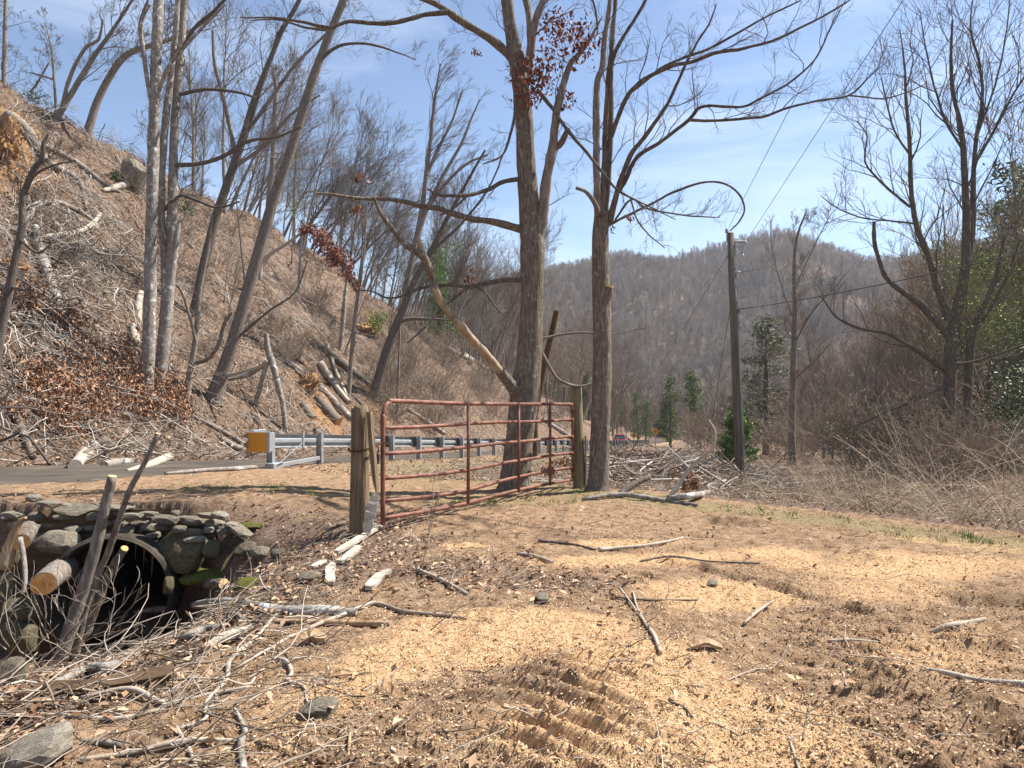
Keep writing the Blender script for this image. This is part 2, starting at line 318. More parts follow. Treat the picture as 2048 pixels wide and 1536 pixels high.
M['mossy'] = nmat('mossy_stone', [(0.25, (0.0504, 0.0612, 0.0130)), (0.5, (0.1368, 0.1368, 0.0360)), (0.8, (0.2448, 0.2088, 0.0792))], 7, detail=8, rough=0.95, bump=0.9, bscale=40, bdist=0.02, spec=0.05)
M['dead_leaf'] = nmat('dead_leaf', [(0.25, (0.12, 0.052, 0.026)), (0.5, (0.27, 0.13, 0.066)), (0.75, (0.42, 0.25, 0.15))], 2.0, rough=0.75, bump=0.0, island=0.7, spec=0.25)
M['litter_leaf'] = nmat('litter_leaf', [(0.2, (0.1350, 0.0720, 0.0378)), (0.5, (0.2970, 0.1755, 0.0990)), (0.8, (0.4950, 0.3465, 0.2250))], 0.8, rough=0.8, bump=0.0, island=0.75, spec=0.2)
M['red_leaf'] = nmat('rust_red_leaf', [(0.25, (0.0990, 0.0234, 0.0108)), (0.5, (0.2160, 0.0585, 0.0252)), (0.8, (0.3780, 0.1440, 0.0675))], 2.0, rough=0.6, bump=0.0, island=0.7, spec=0.3)
M['chip'] = nmat('wood_chip', [(0.2, (0.34, 0.20, 0.10)), (0.5, (0.58, 0.39, 0.21)), (0.8, (0.76, 0.57, 0.35))], 3.0, rough=0.85, bump=0.0, island=0.8)
M['grass'] = nmat('grass_blade', [(0.25, (0.05, 0.11, 0.018)), (0.6, (0.12, 0.22, 0.035)), (0.85, (0.36, 0.33, 0.13))], 1.0, rough=0.7, bump=0.0, island=0.8)
M['cane'] = nmat('dry_bramble_cane', [(0.2, (0.15, 0.105, 0.07)), (0.5, (0.33, 0.25, 0.175)), (0.8, (0.55, 0.45, 0.33))], 1.5, rough=0.8, bump=0.0, island=0.8)
M['pine'] = nmat('pine_needles', [(0.25, (0.05, 0.08, 0.025)), (0.55, (0.12, 0.165, 0.05)), (0.8, (0.22, 0.26, 0.09))], 1.5, rough=0.7, bump=0.0, island=0.6)
M['pine_young'] = nmat('young_pine_needles', [(0.25, (0.06, 0.12, 0.025)), (0.55, (0.13, 0.23, 0.05)), (0.8, (0.24, 0.34, 0.09))], 1.5, rough=0.7, bump=0.0, island=0.6)
M['hemlock'] = nmat('hemlock_needles', [(0.25, (0.09, 0.10, 0.05)), (0.55, (0.16, 0.175, 0.085)), (0.8, (0.25, 0.26, 0.14))], 1.5, rough=0.75, bump=0.0, island=0.6)
M['bud'] = nmat('spring_leaf', [(0.25, (0.11, 0.155, 0.025)), (0.55, (0.22, 0.28, 0.055)), (0.8, (0.36, 0.39, 0.12))], 1.5, rough=0.65, bump=0.0, island=0.6)
M['evergreen_dark'] = nmat('laurel_leaf', [(0.25, (0.03, 0.05, 0.016)), (0.55, (0.07, 0.10, 0.03)), (0.8, (0.16, 0.19, 0.06))], 1.5, rough=0.5, bump=0.0, island=0.6, spec=0.4)
M['asphalt'] = nmat('old_asphalt', [(0.3, (0.0518, 0.0446, 0.0373)), (0.5, (0.0855, 0.0716, 0.0580)), (0.66, (0.1296, 0.1011, 0.0726)), (0.8, (0.1711, 0.1296, 0.0881))], 1.0, detail=9, rough=0.92, bump=0.5, bscale=60, bdist=0.006, spec=0.1)
M['wire'] = nmat('wire', [(0.3, (0.04, 0.04, 0.042)), (0.7, (0.09, 0.09, 0.092))], 3, rough=0.6, bump=0.0)
M['pole'] = nmat('grey_pole_wood', [(0.25, (0.07, 0.058, 0.045)), (0.5, (0.145, 0.125, 0.10)), (0.8, (0.24, 0.215, 0.18))], 5, (3, 3, 0.12), 7, 0.9, 0.6, 12, 0.01, 0.1)
M['porcelain'] = nmat('grey_insulator', [(0.3, (0.30, 0.30, 0.30)), (0.7, (0.45, 0.45, 0.44))], 5, rough=0.3, bump=0.0, spec=0.5)
M['clay'] = nmat('orange_clay', [(0.25, (0.16, 0.085, 0.04)), (0.5, (0.34, 0.195, 0.09)), (0.8, (0.50, 0.33, 0.18))], 3, detail=8, rough=0.95, bump=0.9, bscale=10, bdist=0.08)
# ------------------------------------------------------------------ ground
def ground_material():
    m, N, Lk, B = new_mat('ground_soil'); B.inputs['Roughness'].default_value = 0.95; B.inputs['Specular IOR Level'].default_value = 0.08
    geo = N.new('ShaderNodeNewGeometry'); at_ = N.new('ShaderNodeAttribute'); at_.attribute_name = 'zone'
    sep = N.new('ShaderNodeSeparateColor'); Lk.new(at_.outputs['Color'], sep.inputs[0])
    def noise(sc, det=6, rough=0.6):
        n = N.new('ShaderNodeTexNoise'); n.inputs['Scale'].default_value = sc; n.inputs['Detail'].default_value = det; n.inputs['Roughness'].default_value = rough
        Lk.new(geo.outputs['Position'], n.inputs['Vector']); return n.outputs['Fac']
    def rmp(src, stops): r = ramp(N, stops); Lk.new(src, r.inputs[0]); return r.outputs[0]
    def mixc(f, a, b):
        x = N.new('ShaderNodeMix'); x.data_type = 'RGBA'; Lk.new(f, x.inputs[0]); Lk.new(a, x.inputs[6]); Lk.new(b, x.inputs[7]); return x.outputs[2]
    def thr(zone, nz, amt=0.55, w=0.22):
        a = N.new('ShaderNodeMath'); a.operation = 'MULTIPLY_ADD'; a.inputs[1].default_value = amt; a.inputs[2].default_value = -amt / 2; Lk.new(nz, a.inputs[0])
        b = N.new('ShaderNodeMath'); b.operation = 'ADD'; Lk.new(zone, b.inputs[0]); Lk.new(a.outputs[0], b.inputs[1])
        c = N.new('ShaderNodeMapRange'); c.inputs[1].default_value = 0.5 - w; c.inputs[2].default_value = 0.5 + w; Lk.new(b.outputs[0], c.inputs[0]); return c.outputs[0]
    n1 = noise(2.2, 8, 0.62); n2 = noise(34, 5, 0.7); n3 = noise(9, 7, 0.7); n4 = noise(110, 3, 0.7); n5 = noise(0.5, 5)
    mud = rmp(n3, [(0.28, (0.108, 0.063, 0.037)), (0.42, (0.26, 0.163, 0.096)), (0.56, (0.40, 0.265, 0.163)), (0.8, (0.52, 0.365, 0.23))])
    dust = rmp(n2, [(0.3, (0.38, 0.21, 0.10)), (0.5, (0.64, 0.405, 0.215)), (0.7, (0.79, 0.56, 0.345))])
    lit = rmp(n2, [(0.28, (0.075, 0.048, 0.034)), (0.45, (0.175, 0.118, 0.086)), (0.6, (0.29, 0.205, 0.155)), (0.78, (0.44, 0.34, 0.27))])
    lit2 = rmp(noise(3.2, 9, 0.75), [(0.3, (0.074, 0.048, 0.033)), (0.48, (0.178, 0.122, 0.086)), (0.62, (0.275, 0.195, 0.142)), (0.8, (0.40, 0.30, 0.225))])
    far = N.new('ShaderNodeMapRange'); ln = N.new('ShaderNodeVectorMath'); ln.operation = 'LENGTH'; Lk.new(geo.outputs['Position'], ln.inputs[0])
    Lk.new(ln.outputs['Value'], far.inputs[0]); far.inputs[1].default_value = 12; far.inputs[2].default_value = 25
    lit = mixc(far.outputs[0], lit, lit2)
    grs = rmp(n2, [(0.3, (0.15, 0.115, 0.055)), (0.55, (0.31, 0.245, 0.13)), (0.75, (0.43, 0.34, 0.20))])
    cly = rmp(n3, [(0.3, (0.22, 0.115, 0.05)), (0.55, (0.38, 0.215, 0.10)), (0.75, (0.50, 0.32, 0.17))])
    c = mixc(thr(sep.outputs['Red'], n1, 0.7, 0.14), mud, dust)
    c = mixc(thr(sep.outputs['Green'], n3, 0.4), c, lit)
    c = mixc(thr(sep.outputs['Blue'], n3, 0.8, 0.3), c, grs)
    c = mixc(thr(at_.outputs['Alpha'], n1, 0.6), c, cly)
    Lk.new(c, B.inputs['Base Color'])
    hs = N.new('ShaderNodeMath'); hs.operation = 'MULTIPLY_ADD'; hs.inputs[1].default_value = 0.6; Lk.new(n4, hs.inputs[0]); Lk.new(n2, hs.inputs[2])
    bp = N.new('ShaderNodeBump'); bp.inputs['Strength'].default_value = 1.0; bp.inputs['Distance'].default_value = 0.035; Lk.new(hs.outputs[0], bp.inputs['Height'])
    bp2 = N.new('ShaderNodeBump'); bp2.inputs['Strength'].default_value = 0.7; bp2.inputs['Distance'].default_value = 0.35
    fm = N.new('ShaderNodeMath'); fm.operation = 'MULTIPLY'; Lk.new(far.outputs[0], fm.inputs[0]); Lk.new(noise(2.6, 8, 0.7), fm.inputs[1])
    Lk.new(fm.outputs[0], bp2.inputs['Height']); Lk.new(bp.outputs[0], bp2.inputs['Normal']); Lk.new(bp2.outputs[0], B.inputs['Normal'])
    return m
M['ground'] = ground_material()
def zones(x, y):
    t, s = ts(x, y)
    saw = np.zeros_like(x)
    for (cx, cy, rx, ry, a, w) in ((0.0, 4.15, 0.85, 0.42, 0.1, 1.25), (-0.35, 3.75, 0.7, 0.30, 0.2, 1.1), (0.75, 3.55, 0.55, 0.5, 0.5, 0.95), (1.0, 3.0, 0.5, 0.5, 0, 1.1), (1.25, 6.0, 1.2, 0.35, 0.2, 1.0), (1.45, 5.0, 0.7, 0.5, 0.3, 0.95),
                                   (1.0, 6.7, 0.8, 0.25, 0.1, 0.9), (-0.45, 6.55, 0.24, 0.10, 0, 1.1), (0.45, 2.9, 0.6, 0.4, 0, 0.8), (3.6, 5.9, 1.8, 0.7, 0.1, 0.75), (4.6, 6.6, 1.2, 0.4, -0.6, 0.8), (2.3, 4.0, 1.1, 0.6, 0.2, 0.55), (2.4, 6.2, 0.8, 0.4, 0, 0.6), (-0.9, 3.3, 0.5, 0.35, 0, 0.6), (2.6, 5.2, 1.4, 0.6, -0.2, 0.5)):
        saw = np.maximum(saw, w * gz(x, y, cx, cy, rx, ry, a))
    saw = saw + 0.35 * (vnoise(x / 0.6, y / 0.6, 91) - 0.5) * (saw > 0.15)
    lit = np.maximum(S((-0.75 - x + 0.35 * (y - 5.5) * (y < 7)) / 0.7) * S((9.2 - y) / 2.0) * 0.85, S((s - 7.6) / 0.8))
    lit = np.maximum(lit, 0.8 * gz(x, y, -0.5, 5.6, 0.7, 0.55)); lit = np.maximum(lit, 0.75 * gz(x, y, 0.3, 5.2, 0.8, 0.3))
    e1 = (x - 1.7) * 0.734 + (y - 11.2) * 0.679
    lit = np.maximum(lit, S((e1 + 0.1) / 0.5) * S((-s - 0.3) / 1.0)); lit = np.maximum(lit, S((y - 120) / 40)); lit = np.maximum(lit, S((np.hypot(x, y + 0) - 60) / 30) * S((-s - 1) / 3))
    lit = np.maximum(lit, S((-y - 1) / 2) * 0.8)
    gr = 0.75 * np.exp(-((e1 + 0.75) / 0.55) ** 2) * S((x - 0.2) / 1) + 0.5 * gz(x, y, -1.0, 13.5, 3.0, 3.0) + 0.45 * gz(x, y, -3.2, 9.3, 2.2, 0.8) + 0.5 * gz(x, y, 0.2, 9.6, 1.4, 0.8)
    gr = np.maximum(gr, 0.75 * gz(x, y, -2.55, 6.6, 0.5, 0.6) + 0.7 * gz(x, y, -2.3, 7.9, 0.22, 0.15))
    gr = np.maximum(gr, 0.65 * np.exp(-((s + 1.6) / 1.5) ** 2) * S((t - 0) / 3) * (1 - S((t - 40) / 30)))
    cl = np.zeros_like(x)
    for (px, py, r, w) in CLAY:
        h = CLAYP[(px, py)]
        cl = np.maximum(cl, w * np.exp(-(((x - h.x) ** 2 + (y - h.y) ** 2) / r ** 2)))
    return np.stack([np.clip(saw, 0, 1.3), np.clip(lit, 0, 1), np.clip(gr, 0, 1), np.clip(cl, 0, 1)], -1)
CLAY = [(10, 270, 3.0, 0.9), (25, 330, 2.0, 0.8), (30, 540, 1.5, 0.7), (20, 600, 1.2, 0.6), (630, 790, 2.2, 0.85), (650, 840, 1.4, 0.8), (760, 830, 1.3, 0.65), (600, 760, 1.2, 0.6), (725, 620, 3.0, 0.55)]
CLAYP = {(a, b): hit(a, b, 12) for a, b, _, _ in CLAY}
PIPE_C = at(218, 1192, 7.35); PIPE_DIR = Vector((0.17, -0.98, 0.04)).normalized(); PIPE_R = 0.60; PIPE_W = 0.055   # mouth centre, outward axis
def make_ground():
    th = np.concatenate([np.linspace(-math.pi, -0.80, 60, endpoint=False), np.linspace(-0.80, 0.80, 520, endpoint=False), np.linspace(0.80, math.pi, 61)])
    r = [0.5]
    while r[-1] < 2500:
        q = r[-1]
        r.append(q * (1.10 if q < 2.2 else 1.0056 if q < 9 else 1.0085 if q < 22 else 1.014 if q < 60 else 1.02 if q < 800 else 1.12))
    r = np.array(r); RR, TT = np.meshgrid(r, th, indexing='ij')
    X = RR * np.sin(TT); Y = RR * np.cos(TT); Z = terrain(X, Y, True)
    n, k = X.shape; V = np.stack([X, Y, Z], -1).reshape(-1, 3)
    i = np.arange(n - 1)[:, None] * k + np.arange(k - 1)[None, :]
    Q = np.stack([i, i + 1, i + k + 1, i + k], -1).reshape(-1, 4)
    cen = V[Q].mean(1) - np.array(PIPE_C); ax = np.array(PIPE_DIR); al = cen @ ax; rad = np.linalg.norm(cen - al[:, None] * ax, axis=1)
    Q = Q[~((rad < PIPE_R + 0.02) & (al > -3.3) & (al < 0.9))]
    me = mesh_np('ground', V, Q, smooth=True)
    a = me.attributes.new('zone', 'FLOAT_COLOR', 'POINT'); a.data.foreach_set('color', zones(V[:, 0], V[:, 1]).astype(np.float32).ravel())
    tag(link('ground', me, M['ground']), 'bare soil yard, leafy hillside and valley terrain', kind='structure')
make_ground()
def make_road():
    tt = np.concatenate([np.linspace(-45, 40, 120), np.linspace(41, 170, 90)]); ss = np.linspace(0.45, 7.3, 12)
    T_, S_ = np.meshgrid(tt, ss, indexing='ij')
    S2 = S_ + (np.abs(S_ - 3.9) > 3.2) * 0.25 * fbm(T_ / 1.3, S_, 15, 3)
    X, Y = tsxy(T_, S2); Z = terrain(X, Y) + 0.012 - 0.04 * (np.abs(S_ - 3.9) > 3.3)
    n, k = X.shape; i = np.arange(n - 1)[:, None] * k + np.arange(k - 1)[None, :]
    Q = np.stack([i, i + 1, i + k + 1, i + k], -1).reshape(-1, 4)[:, ::-1]
    tag(link('road', mesh_np('road', np.stack([X, Y, Z], -1).reshape(-1, 3), Q, smooth=True), M['asphalt']), 'worn grey country road running behind the guardrail', kind='structure')
make_road()
# ------------------------------------------------------------------ trees: tubes and growth
def tubes(branches, sides, off=(0, 0, 0)):
    """branches: list of (points Nx3, radii N); returns verts, quads"""
    groups = {}
    for P, r in branches: groups.setdefault(len(P), []).append((P, r))
    VV, QQ, base = [], [], 0
    for n, L in groups.items():
        P = np.array([a for a, _ in L], float); rr = np.array([b for _, b in L], float)
        T = np.empty_like(P); T[:, 1:-1] = P[:, 2:] - P[:, :-2]; T[:, 0] = P[:, 1] - P[:, 0]; T[:, -1] = P[:, -1] - P[:, -2]
        T /= np.linalg.norm(T, axis=2, keepdims=True) + 1e-12
        ax = np.abs(P[:, -1] - P[:, 0]); ref = np.zeros((len(L), 3)); ref[np.arange(len(L)), np.argmin(ax, 1)] = 1
        U = np.cross(T, ref[:, None, :]); U /= np.linalg.norm(U, axis=2, keepdims=True) + 1e-12
        Wv = np.cross(T, U)
        a = np.arange(sides) * 2 * math.pi / sides
        V = P[:, :, None, :] + rr[:, :, None, None] * (np.cos(a)[None, None, :, None] * U[:, :, None, :] + np.sin(a)[None, None, :, None] * Wv[:, :, None, :])
        nb = len(L); idx = base + np.arange(nb)[:, None, None] * n * sides + np.arange(n - 1)[None, :, None] * sides + np.arange(sides)[None, None, :]
        nx = base + np.arange(nb)[:, None, None] * n * sides + np.arange(n - 1)[None, :, None] * sides + ((np.arange(sides) + 1) % sides)[None, None, :]
        QQ.append(np.stack([idx, nx, nx + sides, idx + sides], -1).reshape(-1, 4)); VV.append(V.reshape(-1, 3)); base += nb * n * sides
    return np.concatenate(VV) - np.array(off), np.concatenate(QQ)
def tube_obj(name, branches, sides, mat, parent=None, off=(0, 0, 0), smooth=True):
    V, Q = tubes(branches, sides, off); return link(name, mesh_np(name, V, Q, smooth=smooth), mat, parent)
def spline(pts, m=6):
    """Catmull-Rom through points (any dimension)"""
    P = np.array(pts, float); n = len(P)
    if n < 3: 
        u = np.linspace(0, 1, m + 1)[:, None]; return P[0] * (1 - u) + P[-1] * u
    E = np.vstack([2 * P[0] - P[1], P, 2 * P[-1] - P[-2]]); out = []
    for i in range(n - 1):
        p0, p1, p2, p3 = E[i:i + 4]
        for u in np.arange(m) / m:
            out.append(0.5 * ((2 * p1) + (-p0 + p2) * u + (2 * p0 - 5 * p1 + 4 * p2 - p3) * u * u + (-p0 + 3 * p1 - 3 * p2 + p3) * u ** 3))
    out.append(P[-1]); return np.array(out)
def unit(v): return v / (np.linalg.norm(v) + 1e-12)
def grow(rng, p, d, L, r, lvl, pr, out):
    n = pr['n'][min(lvl, len(pr['n']) - 1)]; st = L / n; pts = [np.array(p, float)]; dirs = []; d = unit(np.array(d, float))
    wa = pr['wander']; tr = pr['trop']; up = pr['up']
    for i in range(n):
        d = unit(d + rng.normal(0, wa, 3) + up * tr[min(lvl, len(tr) - 1)]); dirs.append(d); pts.append(pts[-1] + d * st)
    pts = np.array(pts); u = np.linspace(0, 1, n + 1); rad = np.maximum(pr['rmin'], r * (1 - u * 0.72))
    rad[-1] = max(pr['rmin'] * 0.5, rad[-1] * 0.5)
    out[min(lvl, 3)].append((pts, rad))
    if lvl < pr['max']: sprout(rng, pts, rad, L, lvl, pr, out)
def sprout(rng, pts, rad, L, lvl, pr, out, lo=0.22, kids=None):
    k = pr['kids'][min(lvl, len(pr['kids']) - 1)] if kids is None else kids
    n = len(pts) - 1
    for j in range(int(k * rng.uniform(0.75, 1.25) + 0.5)):
        u = lo + (0.98 - lo) * (j + rng.uniform(0, 1)) / max(1, k); u = min(u, 0.98)
        i = min(n - 1, int(u * n)); f = u * n - i; p = pts[i] * (1 - f) + pts[i + 1] * f; d0 = unit(pts[i + 1] - pts[i])
        side = unit(np.cross(d0, rng.normal(0, 1, 3))); a = rng.uniform(*pr['ang'])
        d = unit(d0 * math.cos(a) + side * math.sin(a) + pr['up'] * pr.get('kidup', 0.15))
        cl = L * rng.uniform(*pr['len']) * (1 - pr.get('tip', 0.55) * u); cr_ = max(pr['rmin'], min(rad[i] * rng.uniform(0.45, 0.7), cl * 0.014))
        if cl > pr.get('lmin', 0.1): grow(rng, p, d, cl, cr_, lvl + 1, pr, out)
UPV = np.array([0, 0, 1.0])
def prm(**k):
    d = dict(n=[8, 6, 5, 4], wander=0.16, trop=[0.03, 0.06, 0.07, 0.05], up=UPV, rmin=0.003, max=4, kids=[9, 7, 5, 4, 2], ang=(0.5, 1.0), len=(0.45, 0.8), kidup=0.2, tip=0.45, lmin=0.08)
    d.update(k); return d
def leafcloud(rng, centers, n, size, spread):
    """n small folded leaves around each centre (x,y,z,r)"""
    C = np.array(centers, float); w = C[:, 3] ** 1.7; idx = rng.choice(len(C), n, p=w / w.sum()); c = C[idx]
    pos = c[:, :3] + rng.normal(0, 1, (n, 3)) * (c[:, 3:4] * spread)
    return leaves(rng, pos, size, hang=0.6)
def leaves(rng, pos, size, hang=0.0, flat=0.0, aspect=0.45, nrm=None):
    n = len(pos); d = rng.normal(0, 1, (n, 3)); d[:, 2] -= hang * 2.0
    if flat: d[:, 2] *= (1 - flat)
    d /= np.linalg.norm(d, axis=1, keepdims=True); w = np.cross(d, rng.normal(0, 1, (n, 3)) if not flat else np.array([0, 0, 1.0]) + rng.normal(0, 0.35, (n, 3)))
    w /= np.linalg.norm(w, axis=1, keepdims=True) + 1e-9; up = np.cross(w, d)
    L = (size[0] + (size[1] - size[0]) * rng.random((n, 1))); wd = L * aspect; cup = L * rng.uniform(0.05, 0.3, (n, 1))
    a = pos - d * L * 0.5; b = pos + w * wd * 0.5 + up * cup; c = pos + d * L * 0.5 + up * cup * 0.4; e = pos - w * wd * 0.5 + up * cup
    V = np.stack([a, b, c, e], 1).reshape(-1, 3); i = np.arange(n)[:, None] * 4
    return V, np.concatenate([i + np.array([[0, 1, 2]]), i + np.array([[0, 2, 3]])])
def px_limb(poly, d0, d1, m=5):
    """a limb traced in the photograph: (px, py, half width in px), carried at distance d0 (start) to d1 (end)"""
    P = spline(poly, m); n = len(P); seg = np.concatenate([[0], np.cumsum(np.hypot(np.diff(P[:, 0]), np.diff(P[:, 1])))]); u = seg / seg[-1]
    d = d0 + (d1 - d0) * u
    X = (P[:, 0] - 1024) / FPX * d; Z = CAMZ + (768 - P[:, 1]) / FPX * d
    return np.stack([X, d, Z], -1), np.maximum(0.0025, P[:, 2] / FPX * d)
def roughen(me, amp, sc, seed):
    V = np.empty(len(me.vertices) * 3, np.float32); me.vertices.foreach_get('co', V); V = V.reshape(-1, 3)
    N_ = np.empty(len(me.vertices) * 3, np.float32); me.vertex_normals.foreach_get('vector', N_) if hasattr(me, 'vertex_normals') else None
    N_ = N_.reshape(-1, 3); ang = np.arctan2(N_[:, 1], N_[:, 0])
    k = fbm(ang * 3.0 + 10, V[:, 2] / sc, seed, 4) * 0.65 + fbm(ang * 7 + 3, V[:, 2] / (sc * 2.2), seed + 5, 2) * 0.5
    V = V + N_ * (amp * k)[:, None]; me.vertices.foreach_set('co', V.ravel().astype(np.float32)); me.update()
def hero(name, label, trunk, limbs, base=None, d=None, ddir=0.0, mat='bark_grey', tmat='twig_grey', seed=1, tw=None, trunk_kids=8, kid_len=1.2, limb_kids=6, limb_len=0.8, sides=14, rough_amp=0.0, leaf=None, leaf_mat='red_leaf', group=None, parts=None, cat='tree', sink=0.25, twlo=0.35, rs=1.0):
    rng = np.random.default_rng(seed)
    b = trunk[0]
    if d is None:
        py = b[1]
        while hit(b[0], py, dmin=4) is None and py < b[1] + 120: py += 4
        if py > b[1]: trunk = [(b[0] - (trunk[1][0] - b[0]) * (py + 6 - b[1]) / (b[1] - trunk[1][1] + 1), py + 6, b[2] * 1.1)] + list(trunk); b = trunk[0]
        d = depth(b[0], py, dmin=4)
    bz = hit(b[0], b[1], dmin=max(2.0, d - 3))
    P, r = px_limb(trunk, d, d + ddir, 6); r = r * rs
    loc = Vector((P[0][0], P[0][1], P[0][2])); e = empty(name, loc); off = np.array(loc)
    P2 = np.vstack([P[0] - np.array([0, 0, sink]) , P]); r2 = np.concatenate([[r[0] * 1.12], r])
    tr = tube_obj('trunk', [(P2, r2)], sides, M[mat], e, off)
    if rough_amp: roughen(tr.data, rough_amp, 0.5, seed)
    tw = dict(tw or {}); kk = tw.pop('kids', [9, 7, 5, 4]); kk = [kk[0] + 1, kk[1] + 1, kk[2] + 1, 4]; pr = prm(kids=kk, **tw); pr['rmin'] *= 0.72; trunk_kids = int(trunk_kids * 1.15); out = [[], [], [], []]
    Lm = np.linalg.norm(P[-1] - P[0])
    if trunk_kids: sprout(rng, P, r, kid_len / 0.5, 0, pr, out, lo=twlo, kids=trunk_kids)
    for q in limbs:
        poly, dd = q[0], q[1]; lm = q[2] if len(q) > 2 else mat; nk = q[3] if len(q) > 3 else limb_kids; ll = q[4] if len(q) > 4 else limb_len
        lp, lr = px_limb(poly, d + (dd[0] if isinstance(dd, tuple) else 0), d + (dd[1] if isinstance(dd, tuple) else dd), 4); lr = lr * rs
        ph = rng.uniform(0, 99); uu = np.concatenate([[0], np.cumsum(np.linalg.norm(np.diff(lp, axis=0), axis=1))]); fade = np.minimum(1, np.arange(len(lp)) / 3.0)
        for c_ in range(3): lp[:, c_] += fade * np.clip(lr * 0.8, 0.010, 0.022) * fbm(uu / 0.35 + ph + 7 * c_, uu * 0 + c_, seed, 3)
        lr = lr * (1 + 0.16 * fbm(uu / 0.12 + ph, uu * 0, seed + 3, 2))
        o = tube_obj('limb', [(lp, lr)], 8, M[lm], e, off)
        if nk: sprout(rng, lp, lr, ll / 0.55, 1, pr, out, lo=0.12, kids=nk)
    br = [(x, 4) for x in out[1]] + [(x, 3) for x in out[2]] + [(x, 3) for x in out[3]]
    if br:
        V4, Q4 = tubes(out[1], 5, off) if out[1] else (np.zeros((0, 3)), np.zeros((0, 4), int))
        rest = out[2] + out[3]
        if rest:
            V3, Q3 = tubes(rest, 3, off); V4, Q4 = np.vstack([V4, V3]), np.vstack([Q4, Q3 + len(V4)])
        link('crown', mesh_np('crown', V4, Q4, smooth=True), M[tmat], e)
    if leaf:
        C = [(*(at(px, py, d + dd) - loc), rp / FPX * d) for px, py, rp, dd in leaf[0]]
        V, F = leafcloud(rng, C, leaf[1], leaf[2], leaf[3]); tag(link('dead_leaves', mesh_np('dead_leaves', V, None, F), M[leaf_mat], e), kind='stuff')
    tag(e, label, cat, group)
    return e, P, r
